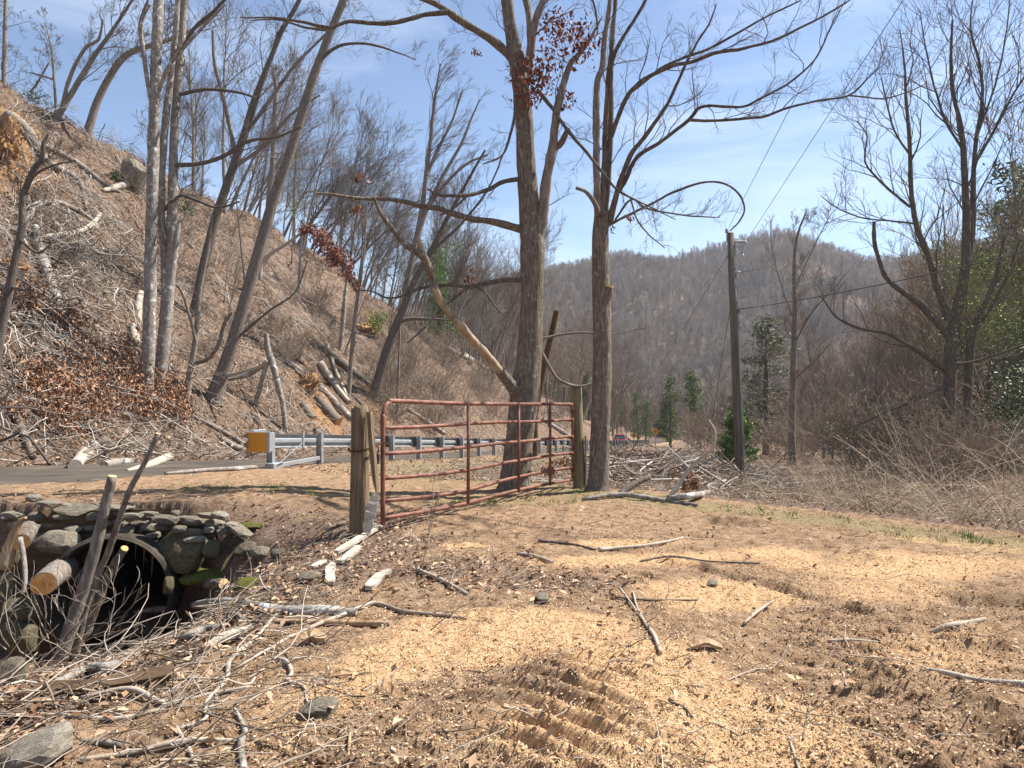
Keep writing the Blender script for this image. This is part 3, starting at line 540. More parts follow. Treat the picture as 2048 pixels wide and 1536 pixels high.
# ------------------------------------------------------------------ the traced trees
DA = 10.9
A, AP, Ar = hero('bare_tree', 'thick furrowed trunk with a broken pale limb, standing behind the red gate',
  [(1028,985,40),(1030,960,33),(1036,900,29),(1043,840,29),(1050,775,31),(1059,700,26),(1064,600,24),(1065,500,26),(1061,440,23),(1053,330,19.5),(1048,230,18),(1041,170,17),(1031,110,16),(1022,60,13),(1014,0,12),(1008,-80,10),(1000,-220,7)],
  [ ([(1068,500,13),(1080,455,13),(1086,420,12),(1098,330,10),(1108,280,9),(1115,210,8),(1125,170,7),(1140,130,6),(1160,110,5),(1182,78,3.5),(1200,40,2)], -0.5, 'bark_grey', 7, 0.8),
    ([(1108,300,6),(1122,285,6.5),(1137,256,5)], -0.2, 'bark_grey', 0),
    ([(1044,190,10),(1057,130,10),(1062,90,9),(1058,40,8),(1052,0,8),(1045,-70,6)], 0.5, 'bark_grey', 5, 0.7),
    ([(1058,130,8),(1066,70,8),(1075,30,7),(1086,0,6),(1102,-70,5)], -0.3, 'bark_grey', 5, 0.8),
    ([(1030,125,9),(1000,92,9),(960,65,8),(925,45,8),(895,25,7),(870,8,6),(840,-5,5),(790,-22,4)], -0.8, 'bark_oak', 6, 0.5),
    ([(897,24,5.5),(846,29,5),(791,44,4.8),(747,48,4.4),(699,46,4),(658,53,3.6),(600,44,3),(545,36,2.2),(480,34,1.4)], (-0.8,-1.6), 'bark_dark', 9, 0.45),
    ([(1040,458,9),(986,444,7.5),(942,439,7),(901,426,6.3),(880,417,6),(839,412,5.5),(805,403,5),(764,398,4.5),(723,398,4),(668,390,3),(628,386,1.6)], -1.4, 'bark_oak', 12, 0.5),
    ([(1045,357,5.5),(1003,364,4.8),(973,380,4.2),(938,390,4),(908,390,3.6),(874,388,3),(855,378,2)], -0.9, 'bark_dark', 7, 0.45),
    ([(936,391,3),(915,410,2.6),(895,425,2.4),(878,432,2)], (-0.9,-1.1), 'bark_dark', 3, 0.4),
    ([(1040,800,15),(1019,768,13),(1000,742,11.5)], -0.5, 'bark_oak', 0),
    ([(1004,747,10),(990,729,9.6),(958,693,9.2),(926,658,9),(905,634,8.8)], (-0.45,-0.95), 'peeled_wood', 0),
    ([(910,640,8.6),(897,625,8.8),(879,600,8.8),(868,575,8.6)], (-0.9,-1.1), 'peeled_wood', 0),
    ([(870,580,8.5),(865,565,8.6),(854,532,8.4),(847,514,8.6),(829,500,7.2),(806,482,6.4),(790,464,5.5),(772,440,4.8),(757,416,3.4),(747,393,2.2)], (-1.08,-1.5), 'bark_oak', 3, 0.3),
    ([(847,518,6),(842,495,5.5),(838,474,3.8)], (-1.2,-1.2), 'tan_wood', 0),
    ([(1052,561,6),(1008,561,5),(976,566,4.6),(936,575,4.4),(908,570,4),(879,572,3.8),(850,575,3.4),(829,582,3),(804,593,2.5),(772,595,2),(743,582,1.7),(715,580,1)], -1.0, 'bark_dark', 9, 0.45),
    ([(936,575,3.2),(905,600,2.8),(878,622,2.5),(850,655,2),(815,686,1.5)], (-0.6,-1.2), 'bark_dark', 4, 0.35),
    ([(952,572,2.5),(975,590,2.3),(990,612,1.8),(1010,632,1.2)], (-0.5,-0.6), 'bark_dark', 3, 0.3),
    ([(1030,190,3.5),(1028,230,3.2),(1022,262,3),(1015,290,2.6),(1000,315,2),(965,328,1)], (-0.3,-0.8), 'bark_dark', 6, 0.3),
    ([(1075,180,4.5),(1106,219,4.2),(1123,246,4),(1147,274,3.8),(1175,308,3.4),(1202,342,3),(1226,373,2.8),(1250,390,2.4),(1300,414,1.6),(1350,440,1)], (-0.2,-1.0), 'bark_dark', 10, 0.5),
    ([(1082,705,4.5),(1100,735,4),(1120,760,3),(1160,772,2.4),(1195,762,1.6)], (0.1,0.5), 'twig_grey', 5, 0.35),
    ([(1078,678,2.6),(1120,670,2.4),(1165,665,2),(1230,668,1.4),(1290,655,0.8)], (0.1,0.4), 'twig_grey', 6, 0.35)],
  d=DA, rs=0.95, mat='bark_oak', tmat='twig_dark', seed=11, sides=20, rough_amp=0.022, trunk_kids=7, kid_len=0.7, limb_kids=7, limb_len=0.6, sink=0.3, twlo=0.55,
  tw=dict(rmin=0.0028, wander=0.22, kids=[8,6,4,3], ang=(0.5,1.1), kidup=0.25),
  leaf=([(1150,72,38,-0.4),(1120,60,30,-0.3),(1165,92,30,-0.5),(1100,38,25,0),(1105,110,30,-0.3),(1062,135,28,-0.2),(1048,165,26,-0.4),(1060,198,20,-0.4),(1075,160,26,-0.3),(1090,150,26,-0.3),(1138,200,13,-0.3),(950,105,10,-0.7),(720,360,8,-1.6),(715,420,9,-1.5),(938,555,10,-1),(1128,210,10,-0.3)], 1000, (0.045,0.12), 0.6))
DB = 10.75
B_, BP, Br = hero('bare_tree', 'slender many stemmed tree with a sawn knot, just right of the gate hinge post',
  [(1193,992,31),(1196,965,22),(1199,900,20),(1203,800,19),(1204,700,18),(1203,610,18),(1201,540,17.5),(1201,470,16),(1204,425,15)],
  [ ([(1198,440,8),(1193,376,7.5),(1192,308,7.4),(1193,222,7),(1195,164,6.5),(1204,133,6),(1212,68,5),(1219,17,4.6),(1228,-80,3.5)], -0.3, 'bark_grey', 6, 0.8),
    ([(1205,440,7.5),(1209,342,6.5),(1212,256,6),(1216,171,5.5),(1222,120,5),(1226,68,4.5),(1230,0,4),(1236,-90,3)], 0.3, 'bark_grey', 6, 0.8),
    ([(1210,440,6.5),(1217,376,5.5),(1221,308,5),(1222,205,4.5),(1224,137,4.2),(1234,96,4),(1267,44,3.4),(1291,0,3),(1320,-60,2)], 0.1, 'bark_dark', 7, 0.8),
    ([(1195,60,2),(1190,20,2),(1176,-40,1.4)], (-0.3,-0.6), 'bark_dark', 3, 0.5),
    ([(1213,300,5),(1233,239,4.8),(1256,191,4.6),(1277,168,4.4),(1301,152,4.2),(1347,129,4),(1386,121,3.8),(1445,103,3.5),(1504,92,3.1),(1554,78,2.8),(1601,55,2.4),(1648,31,2),(1699,0,1.5),(1750,-40,1)], (0.1,-1.8), 'bark_dark', 13, 0.75),
    ([(1265,182,3.4),(1320,137,3.2),(1367,115,3),(1406,101,2.8),(1473,68,2.3),(1523,39,2),(1601,0,1.4)], (-0.2,-0.9), 'bark_dark', 8, 0.6),
    ([(1219,445,7),(1229,404,6),(1240,363,5.4),(1262,310,4.8),(1289,273,4.3),(1328,218,3.8),(1351,172,3.3),(1371,129,2.9),(1394,86,2.4),(1418,47,1.9),(1433,8,1.3)], (0,-1.5), 'bark_dark', 8, 0.7),
    ([(1236,385,4.8),(1250,359,4.4),(1277,312,4.1),(1328,281,3.8),(1379,238,3.5),(1402,213,3.2),(1445,213,3),(1484,215,2.7),(1523,195,2.4),(1574,168,2.1),(1617,133,1.8),(1644,94,1.4),(1671,31,0.9)], (0,-2.0), 'bark_dark', 14, 0.7),
    ([(1379,240,3.1),(1422,242,3),(1469,240,2.8),(1523,234,2.6),(1582,213,2.4),(1640,201,2.1),(1699,191,1.8),(1738,154,1.5),(1755,138,1)], (-0.8,-2.2), 'bark_dark', 11, 0.6),
    ([(1699,191,1.8),(1765,197,1.6),(1816,183,1.2),(1852,166,0.8)], (-2.0,-2.5), 'bark_dark', 5, 0.4),
    ([(1214,452,3.4),(1232,442,3),(1250,433,2.8),(1308,406,2.5),(1359,379,2.4),(1414,363,2.2),(1453,369,2.1),(1480,390,2),(1489,418,1.8),(1480,441,1.6),(1461,461,1.2)], (0,-0.6), 'bark_dark', 5, 0.25),
    ([(1230,440,2.2),(1262,400,2.4),(1290,415,2.2),(1330,425,1.8),(1390,432,1.4),(1440,434,0.9)], (0,-0.8), 'bark_dark', 16, 0.5),
    ([(1262,400,2),(1275,440,1.8),(1300,470,1.4),(1330,495,1)], (-0.3,-0.8), 'bark_dark', 9, 0.4),
    ([(1204,445,6.5),(1190,410,5),(1172,385,4.2),(1152,377,3.4)], -0.3, 'bark_grey', 0),
    ([(1203,632,12),(1210,605,11),(1216,590,10),(1217,574,8)], -0.10, 'bark_oak', 0)],
  d=DB, mat='bark_oak', tmat='twig_dark', seed=23, sides=18, rough_amp=0.016, trunk_kids=3, kid_len=0.5, limb_kids=8, limb_len=0.7, sink=0.3, twlo=0.8,
  tw=dict(rmin=0.0026, wander=0.2, kids=[8,5,4,2], ang=(0.45,1.0), kidup=0.2),
  leaf=([(1225,455,7,0),(1205,432,8,-0.1),(1258,438,6,-0.2)], 34, (0.05,0.10), 0.6))
m = MB(); c = at(1216, 573, DB - 0.12); m.tube([c + Vector((0.012, -0.01, -0.012)), c + Vector((0.02, -0.014, 0.02))], [0.068, 0.066], 12)
m.build('sawn_face', M['cut_wood'], B_, off=B_.location)

C1, _, _ = hero('bare_tree', 'tall grey lichen blotched tree, left of the close pair across the road',
  [(292,800,17),(294,760,14.5),(297,700,14),(300,600,13.3),(301,500,12.6),(304,400,12.2),(307,300,12),(310,200,11.5),(313,100,11),(317,0,10.4),(320,-120,8.5),(322,-300,5)],
  [([(307,240,4),(285,95,5),(282,60,4.5),(288,30,4),(300,10,3.5)], -0.5, 'bark_pale', 3, 0.8), ([(305,215,4),(340,130,4),(400,60,3),(450,10,2)], -1, 'bark_pale', 6, 1.4)],
  rs=0.88, mat='bark_pale', tmat='twig_grey', seed=31, sides=14, rough_amp=0.025, trunk_kids=14, kid_len=1.6, tw=dict(rmin=0.007, wander=0.24, kids=[7,5,3,2], ang=(0.5,1.2)), twlo=0.35)
C2, _, _ = hero('bare_tree', 'grey lichen blotched tree with several upright stems, right of the close pair across the road',
  [(316,792,17),(321,740,14),(326,700,13.5),(334,610,13.5),(339,560,12),(343,480,11),(345,400,10.5),(347,300,9.5),(353,200,9),(361,100,8.5),(369,0,8),(378,-120,6),(385,-250,4)],
  [([(334,620,11),(328,500,9.5),(322,420,9),(326,300,8.5),(336,200,7.5),(350,80,6),(356,0,5.5),(362,-100,4)], -0.4, 'bark_pale', 7, 1.3),
   ([(346,330,6),(393,328,5),(441,315,4.6),(485,287,4.2),(513,279,3.6),(554,274,3),(602,255,2)], -1.2, 'bark_dark', 8, 1.3),
   ([(357,190,4.2),(410,179,3.8),(479,185,3.2),(513,197,2.4)], -1, 'bark_dark', 6, 1.2),
   ([(328,420,4),(359,393,4),(393,400,3.6),(434,415,3),(479,403,2)], -1, 'bark_dark', 6, 1.1),
   ([(360,110,4),(385,60,4),(430,20,3.4),(470,-20,3)], -1, 'bark_dark', 5, 1.3)],
  rs=0.88, mat='bark_pale', tmat='twig_grey', seed=37, sides=14, rough_amp=0.025, trunk_kids=16, kid_len=1.8, tw=dict(rmin=0.007, wander=0.24, kids=[7,5,3,2], ang=(0.5,1.2)), twlo=0.35)
hero('snapped_trunk', 'short snapped snag leaning against the lichen blotched pair of trees', [(333,640,9),(338,580,8.5),(346,520,8),(357,447,5)], [], d=24.0, mat='bark_pale', seed=3, sides=9, trunk_kids=0, cat='snag')
LEAN = np.array([0.45, 0, 0.9])
hero('bare_tree', 'smooth straight trunk leaning hard to the right across the sky',
  [(426,800,21),(436,770,17),(450,730,15),(470,670,14),(490,600,13.3),(510,530,13),(530,460,12.4),(550,390,12),(575,320,11),(600,240,10.5),(625,160,10),(650,90,9),(675,30,8.4),(690,-10,8),(722,-100,6),(760,-220,4)],
  [([(640,120,4),(668,97,3.8),(700,87,3.4),(745,90,2.8),(790,103,2),(832,120,1)], -1.5, 'bark_dark', 9, 1.0), ([(655,60,4),(610,55,3),(560,40,2.2),(500,40,1.4)], -1.2, 'bark_dark', 8, 1.0),
   ([(470,680,4),(540,620,2.6),(590,585,2),(615,520,1.2)], -1, 'bark_dark', 7, 0.9), ([(452,752,5),(480,745,4.5),(515,735,4),(530,725,3)], -0.8, 'bone_wood', 2, 0.5)],
  rs=0.85, mat='bark_grey', tmat='twig_grey', seed=41, sides=14, rough_amp=0.02, trunk_kids=12, kid_len=1.4, tw=dict(rmin=0.006, up=LEAN, kids=[8,5,4,2]), twlo=0.3)
hero('bare_tree', 'dark leaning tree with feathery upswept branches behind the lichen blotched pair',
  [(386,630,10),(396,590,9),(410,523,9),(431,437,8.5),(448,386,8),(468,328,8),(485,280,7.5),(506,212,7),(523,164,6),(543,113,5),(564,61,4.5),(595,7,4),(625,-60,3)],
  [([(470,310,5),(455,230,4.4),(430,130,3.5),(425,60,2.4)], -0.6, 'bark_grey', 7, 1.6), ([(490,270,4),(540,200,4),(590,130,3.2),(660,60,2.2)], 0.8, 'bark_grey', 9, 1.8), ([(475,330,4),(530,290,3.4),(580,230,2.8),(640,190,1.8)], 0.5, 'bark_grey', 8, 1.6)],
  mat='bark_dark', tmat='twig_grey', seed=43, sides=12, rough_amp=0.02, trunk_kids=16, kid_len=2.2, tw=dict(rmin=0.008, up=LEAN, ang=(0.4, 0.95), kidup=0.22, kids=[7,5,3,2]), twlo=0.25)
hero('forked_sapling', 'thin forked grey sapling between the lichen blotched pair and the leaning trunk',
  [(372,792,8),(380,745,6.5),(388,700,5.5),(394,650,5),(400,575,4.6),(416,500,3),(424,440,2)],
  [([(392,726,4.5),(417,717,4.3),(437,690,4.2),(448,648,4),(463,626,2.5)], -0.6, 'bark_grey', 5, 0.7), ([(392,690,3.6),(388,669,3.6),(376,621,3.2),(362,580,2.8),(348,565,2.2)], -0.6, 'bark_grey', 2, 0.5)],
  mat='bark_grey', seed=47, sides=9, trunk_kids=6, kid_len=0.8, tw=dict(rmin=0.006))
hero('bare_tree', 'dark crooked young tree at the left edge in front of the slash',
  [(-14,760,11),(0,668,9),(17,587,8),(31,518,7),(44,450,6.5),(46,397,6),(66,341,5),(82,319,4.5),(89,284,3.5),(97,268,2)],
  [([(22,575,3.5),(50,580,3),(62,574,2.4)], -0.3, 'bark_dark', 2, 0.4), ([(50,390,3),(70,350,3),(110,330,2),(150,322,1.4)], -0.5, 'bark_dark', 5, 0.8), ([(40,480,3),(75,505,2.5),(100,490,1.6)], -0.5, 'bark_dark', 3, 0.6)],
  d=19.5, mat='bark_dark', tmat='twig_dark', seed=53, sides=10, trunk_kids=9, kid_len=1.0, tw=dict(rmin=0.005), sink=0.6)
# skyline trees, upper left
hero('bare_tree', 'right leaning skyline tree with a twin stem above the slash covered crest', [(120,226,7),(137,198,6.2),(161,157,6),(188,113,5),(222,65,4),(260,7,3),(300,-60,2)],
  [([(122,224,5),(137,164,4.5),(154,123,4),(174,92,3.5),(197,79,3),(206,40,2)], -0.5, 'bark_grey', 4, 1.4)], rs=0.85, mat='bark_grey', seed=61, sides=9, trunk_kids=14, kid_len=2.6, tw=dict(rmin=0.012, up=LEAN, kidup=0.2, kids=[6,4,3,2]), twlo=0.35)
hero('bare_tree', 'bowed skyline trunk arching over to the right toward the lichen blotched pair', [(182,243,9),(195,202,8),(219,154,7.4),(246,116,7),(270,101,6.4),(301,91,5.4),(350,75,4),(400,50,2.6),(450,10,1.5)],
  [([(285,97,4),(279,60,3.6),(284,30,3),(300,-10,2)], -0.5, 'bark_grey', 5, 1.5)], rs=0.85, mat='bark_grey', seed=67, sides=10, trunk_kids=12, kid_len=2.2, tw=dict(rmin=0.012, up=LEAN, kids=[7,5,3,2]), twlo=0.3)
hero('bare_tree', 'straight thin pale trunk at the extreme left edge of the skyline', [(8,165,4.4),(10,60,3.8),(12,-40,3),(13,-150,2)], [], mat='bark_grey', seed=71, sides=8, trunk_kids=14, kid_len=1.8, tw=dict(rmin=0.012, kidup=-0.1, ang=(0.9,1.5), kids=[6,4,3,2]), twlo=0.05)
hero('bare_tree', 'small thin skyline sapling with drooping side twigs above the torn clay', [(111,205,2.6),(107,140,2.2),(102,95,1.7),(92,50,1)], [([(108,160,1.8),(80,150,1.6),(58,145,1)], -0.5, 'bark_grey', 4, 1.0), ([(98,125,1.6),(75,165,2),(60,185,2)], 0, 'bark_grey', 2, 0.8)], mat='bark_grey', seed=73, sides=7, trunk_kids=12, kid_len=1.2, tw=dict(rmin=0.011, kids=[6,4,3,2]))
hero('bare_tree', 'thin twisted trunk with stubbed top rising between the dark leaner and the smooth leaner', [(535,470,7),(538,400,6),(545,330,5.4),(548,250,5),(552,180,4.5),(548,150,4)], [([(546,300,3),(565,230,2.4),(590,150,1.6)], 0, 'bark_grey', 6, 1.4)], mat='bark_grey', seed=79, sides=9, trunk_kids=14, kid_len=1.6, tw=dict(rmin=0.012, kids=[6,5,3,2]))
# mid trees behind the broken limb
hero('bare_tree', 'dark curved trunk leaning right behind the broken pale limb', [(745,795,11),(753,771,10),(771,709,9.2),(790,657,8.7),(808,615,8),(826,569,7),(848,526,6.2),(869,489,5.4),(894,437,4.4),(925,380,3.4),(970,300,2)],
  [([(795,645,4),(820,638,3.8),(850,638,3.2),(900,640,2)], 0, 'bark_dark', 3, 0.8), ([(860,505,3),(920,450,3),(975,380,2),(1010,300,1.2)], 0, 'bark_dark', 8, 1.6)], mat='bark_dark', tmat='twig_dark', seed=83, sides=11, trunk_kids=12, kid_len=1.8, tw=dict(rmin=0.009, up=LEAN, ang=(0.4,0.95), kidup=0.2, kids=[6,4,3,2]), twlo=0.45)
hero('bare_tree', 'windswept feathery tree whose branches all sweep right against open sky', [(800,640,7),(815,560,6),(830,490,5.4),(845,410,5),(853,342,4.4),(860,291,3.8),(867,222,3),(874,171,2.2),(881,128,1.2)],
  [([(836,470,4.6),(860,404,4.2),(891,342,3.6),(921,291,3),(942,239,2.2),(959,200,1.2)], 0.8, 'bark_grey', 10, 2.6), ([(848,430,4),(880,380,3.6),(930,330,3),(975,310,2)], -0.8, 'bark_grey', 8, 2.4), ([(852,350,3),(875,300,3),(905,240,2.4),(925,180,1.4)], 0.6, 'bark_grey', 12, 2.6)],
  d=58, mat='bark_grey', tmat='twig_grey', seed=89, sides=9, trunk_kids=16, kid_len=3.4, tw=dict(rmin=0.010, wander=0.12, up=unit(np.array([0.9,0,0.55])), trop=[0.04,0.09,0.10,0.06], ang=(0.3,0.75), kidup=0.25, kids=[6,4,3,2]), twlo=0.4, sink=3)
hero('snapped_trunk', 'dark brown snapped trunk leaning behind the thick trunk at the gate', [(1068,830,8),(1076,790,7.5),(1092,715,6.6),(1105,660,6),(1113,622,5.5)], [], d=13.2, mat='dark_board', seed=5, sides=10, trunk_kids=0, cat='snag', sink=0.8)
# right side
GL = [([(1895,672,12),(1848,617,9.5),(1797,578,8),(1770,551,7),(1754,508,6.6),(1748,469,6),(1748,442,5)], -1, 'bark_dark', 3, 1.0),
  ([(1897,745,9),(1836,703,6.5),(1777,668,5),(1719,656,4),(1672,633,3),(1645,596,1.6)], -2.5, 'bark_dark', 12, 1.5), ([(1896,770,5.5),(1830,800,4.4),(1760,830,3.2),(1690,862,1.6)], -2, 'bark_dark', 12, 1.3),
  ([(1898,640,12),(1880,590,10),(1859,519,9),(1832,449,8),(1822,371,7),(1820,293,6),(1812,195,4.5),(1809,129,3),(1800,60,1.6)], -0.5, 'bark_dark', 18, 2.6),
  ([(1820,414,4),(1770,371,3.5),(1730,324,3),(1734,273,2),(1715,242,1.4)], -1, 'bark_dark', 12, 1.8), ([(1826,447,3.4),(1777,441,3),(1719,434,2.5),(1672,414,2),(1641,391,1.1)], -1.5, 'bark_dark', 14, 1.6),
  ([(1820,310,3.5),(1789,262,3),(1773,203,2.4),(1762,156,1.5)], 0.6, 'bark_dark', 10, 2.0), ([(1905,640,10),(1925,560,9.5),(1945,469,8),(1947,351,7),(1953,273,6),(1965,195,5),(1957,117,4),(1941,59,2.5),(1950,-40,1.6)], 0.8, 'bark_dark', 16, 2.6),
  ([(1948,330,5),(1992,254,4),(2027,187,3.5),(2055,140,3),(2080,60,2)], 0, 'bark_dark', 12, 2.4), ([(1926,300,4),(1890,240,3.6),(1868,170,3),(1850,90,2),(1840,20,1.2)], -0.6, 'bark_dark', 14, 2.6),
  ([(1955,270,3.5),(1990,170,3),(2010,80,2.2),(2020,0,1.4)], 0.7, 'bark_dark', 12, 2.4), ([(1905,700,7),(1960,650,5),(2010,560,4),(2040,480,3)], -1, 'bark_dark', 9, 1.5), ([(1900,730,6),(1960,720,4),(2048,690,3),(2100,680,2)], -1.5, 'bark_dark', 9, 1.5)]
hero('bare_tree', 'large dark spreading tree at the right edge with a fan of fine twigs',
  [(1900,950,30),(1899,900,22),(1898,832,19),(1900,754,17.5),(1902,684,16.5),(1912,630,15),(1928,560,13),(1933,449,11),(1928,332,9),(1922,254,7),(1906,187,5),(1902,117,4),(1905,40,2.6)],
  GL, d=25.0, rs=0.64, mat='bark_dark', tmat='twig_dark', seed=97, sides=16, rough_amp=0.03, trunk_kids=10, kid_len=2.4, tw=dict(rmin=0.0065, kids=[7,5,3,2], ang=(0.4,0.95), kidup=0.2, wander=0.17), twlo=0.5,
  leaf=([(1900,640,60,-0.5),(1960,600,50,-1),(1860,690,30,-1),(2000,640,50,-1.5),(1920,560,40,0)], 1100, (0.05,0.11), 0.9), leaf_mat='bud')
hero('bare_tree', 'second dark stem close behind the large spreading tree on the right', [(1926,948,12),(1930,900,9.5),(1934,812,8.5),(1941,695,7.5),(1955,640,6),(1990,560,4.5),(2010,470,3)], [], d=25.6, mat='bark_dark', tmat='twig_dark', seed=101, sides=10, trunk_kids=9, kid_len=2.2, tw=dict(rmin=0.006, kids=[7,5,4,2]), twlo=0.3)
hero('bare_tree', 'upright pale barked tree standing in the brush right of the utility pole', [(1585,930,14),(1584,890,10.5),(1584,850,9),(1586,750,8.2),(1588,680,7.4),(1590,620,6.5),(1588,560,5.2),(1590,500,4.2),(1598,460,3),(1612,425,1.8)],
  [([(1588,690,2.6),(1620,630,2.2),(1655,590,1.7),(1700,540,1)], -0.6, 'bark_grey', 9, 1.6), ([(1587,640,2.6),(1560,560,2.1),(1545,500,1.5),(1540,450,.9)], 0.4, 'bark_grey', 9, 1.6), ([(1588,580,2.4),(1620,510,1.9),(1650,450,1.3),(1665,425,.8)], 0, 'bark_grey', 9, 1.6), ([(1587,760,3),(1630,720,2.4),(1660,690,1.4)], -0.5, 'bark_grey', 8, 1.3)],
  rs=0.72, mat='bark_grey', tmat='twig_warm', seed=103, sides=12, rough_amp=0.02, trunk_kids=14, kid_len=1.8, tw=dict(rmin=0.010, kids=[8,6,4,2], ang=(0.4,0.9)), twlo=0.2)
# ------------------------------------------------------------------ gate, posts, chain
def V3(a): return Vector(a)
def rope(pts, m=6): return [Vector(p) for p in spline([tuple(p) for p in pts], m)]
GA = Vector((-1.34, 7.08, 0)); GB = Vector((1.00, 11.25, 0)); GD = (GB - GA).normalized(); GLEN = (GB - GA).length
def gate_pt(u, z): 
    p = GA.lerp(GB, u); return Vector((p.x, p.y, z))
def make_gate():
    e = empty('farm_gate', (GA.x, GA.y, 0.06)); off = e.location; r = 0.0225
    zl = [1.5 - (y - 768) * 7.08 / FPX for y in (803, 854.5, 906, 956.5, 1003, 1038)]
    zr = [1.5 - (y - 768) * 11.25 / FPX for y in (808, 839, 873, 906, 934, 958)]
    # outer frame: top rail bent down into the two ends
    fr = [gate_pt(0, zl[5] - 0.06), gate_pt(0, zl[0] - 0.24), gate_pt(0.001, zl[0] - 0.14), gate_pt(0.0085, zl[0] - 0.05), gate_pt(0.024, zl[0] - 0.008), gate_pt(0.045, zl[0]),
          gate_pt(0.3, zl[0] * 0.7 + zr[0] * 0.3 - 0.012), gate_pt(0.6, zl[0] * 0.4 + zr[0] * 0.6 - 0.012), gate_pt(0.97, zr[0]), gate_pt(0.988, zr[0] - 0.02), gate_pt(0.997, zr[0] - 0.075), gate_pt(1, zr[0] - 0.17), gate_pt(1, zr[5] - 0.03)]
    m = MB(); m.tube(rope(fr, 5), r * 1.12, 12); m.build('frame', M['gate_red'], e, smooth=True, off=off)
    sag = [0, 0.008, 0.03, 0.05, 0.055, 0.02]; up = (0.0, 0.333, 0.605, 0.815)
    for k in range(1, 6):
        pts = []
        for i in range(13):
            u = i / 12; z = zl[k] * (1 - u) + zr[k] * u - sag[k] * math.sin(math.pi * min(1, u * 1.9)) * (1 - u * 0.4) - 0.008 * math.sin(9 * u + k)
            pts.append(gate_pt(u, z))
        m = MB(); m.tube(rope(pts, 2), r, 10); m.build('rail', M['gate_red'], e, smooth=True, off=off)
    for u in up[1:]:
        t_, b = zl[0] * (1 - u) + zr[0] * u, zl[5] * (1 - u) + zr[5] * u
        nrm = Vector((GD.y, -GD.x, 0)) * 0.02
        m = MB(); m.tube([gate_pt(u, t_) + nrm, gate_pt(u + 0.001, (t_ + b) / 2) + nrm, gate_pt(u, b - 0.02) + nrm], 0.021, 8); m.build('upright', M['gate_red'], e, smooth=True, off=off)
    for k in range(1, 6):    # dark hinge straps on the hinge end
        m = MB(); c = gate_pt(0.985, zr[k]); m.tube([c - GD * 0.05, c + GD * 0.06], 0.031, 10); m.build('clamp', M['rust'], e, smooth=True, off=off)
    for z in (zr[1] + 0.14, zr[4] - 0.05):
        m = MB(); c = gate_pt(1.0, z); m.tube([c + GD * -0.02, c + GD * 0.14], 0.012, 8); m.tube([c + Vector((0, 0, -0.03)), c + Vector((0, 0, 0.03))], 0.034, 10); m.build('hinge', M['rust'], e, smooth=True, off=off)
    tag(e, 'long six rail tubular farm gate in faded rusty red paint', 'gate')
make_gate()
def wood_post(name, mat, base, top, r0, r1, label, seed, sides=18):
    rng = random.Random(seed); e_off = Vector(base); n = 14; pts = [Vector(base).lerp(Vector(top), i / n) for i in range(n + 1)]
    m = MB(); V = []; F = []
    ph = [rng.uniform(0.94, 1.05) for _ in range(sides)]
    for i, p in enumerate(pts):
        for j in range(sides):
            a = 2 * math.pi * j / sides; rr = (r0 + (r1 - r0) * i / n) * ph[j] * (1 + 0.02 * math.sin(3 * a + i * 0.7)) + rng.uniform(-0.0015, 0.0015)
            zz = 0.018 * math.sin(a * 2 + seed) + rng.uniform(-0.008, 0.008) if i == n else 0
            V.append(p + Vector((math.cos(a) * rr, math.sin(a) * rr, zz)))
    for i in range(n):
        for j in range(sides): F.append((i * sides + j, i * sides + (j + 1) % sides, (i + 1) * sides + (j + 1) % sides, (i + 1) * sides + j))
    F.append(tuple((n) * sides + j for j in range(sides))); m.add(V, F)
    o = m.build(name, mat, smooth=True, off=e_off); o.location = e_off
    if label: tag(o, label, 'post')
    return o
PL = at(720, 1062, 6.95); PL.z = tz(PL.x, PL.y)
lp = empty('gate_post', (PL.x, PL.y, PL.z))
o = wood_post('post', M['post_wood'], (PL.x, PL.y, PL.z - 0.4), (PL.x + 0.002, PL.y, at(720, 814, 6.95).z), 0.112, 0.088, None, 4); o.parent = lp; o.location = Vector(o.location) - lp.location
m = MB(); a, b = at(741, 824, 6.83), at(757, 960, 6.80)   # split slat still fixed to the post
sl = [(at(736, 824, 6.84), 0.022), (at(742, 900, 6.83), 0.026), (at(748, 960, 6.82), 0.022), (at(752, 985, 6.82), 0.006)]
for i in range(len(sl) - 1):
    (p, w), (q, w2) = sl[i], sl[i + 1]; ex = Vector((0.9, -0.3, 0)); ey = Vector((0.3, 0.9, 0)) * 0.06
    m.add([p - ex * w, p + ex * w, p + ex * w + ey, p - ex * w + ey, q - ex * w2, q + ex * w2, q + ex * w2 + ey, q - ex * w2 + ey], [(0, 1, 2, 3), (4, 7, 6, 5), (0, 4, 5, 1), (1, 5, 6, 2), (2, 6, 7, 3), (3, 7, 4, 0)])
m.build('split_slat', M['post_wood'], lp, off=lp.location)
tag(lp, 'weathered round gate post with a split slat, chained to the gate latch end', 'post')
PR = Vector((1.0, 11.25, 0)) + GD * 0.13 + Vector((0.04, 0, 0)); 
rp = empty('gate_post', (PR.x, PR.y, tz(PR.x, PR.y)))
o = wood_post('post', M['post_green'], (PR.x + 0.03, PR.y, rp.location.z - 0.4), (PR.x - 0.035, PR.y, at(1153, 772, PR.y).z), 0.108, 0.09, None, 9); o.parent = rp; o.location = Vector(o.location) - rp.location
m = MB(); zz = rp.location.z; m.box((PR.x + 0.118, PR.y - 0.02, zz + 0.42), (0.022, 0.13, 0.92)); m.build('metal_strip', M['galv_dark'], rp, off=rp.location, bevel=0.003)
tag(rp, 'tall greenish treated hinge post at the far end of the red gate', 'post')
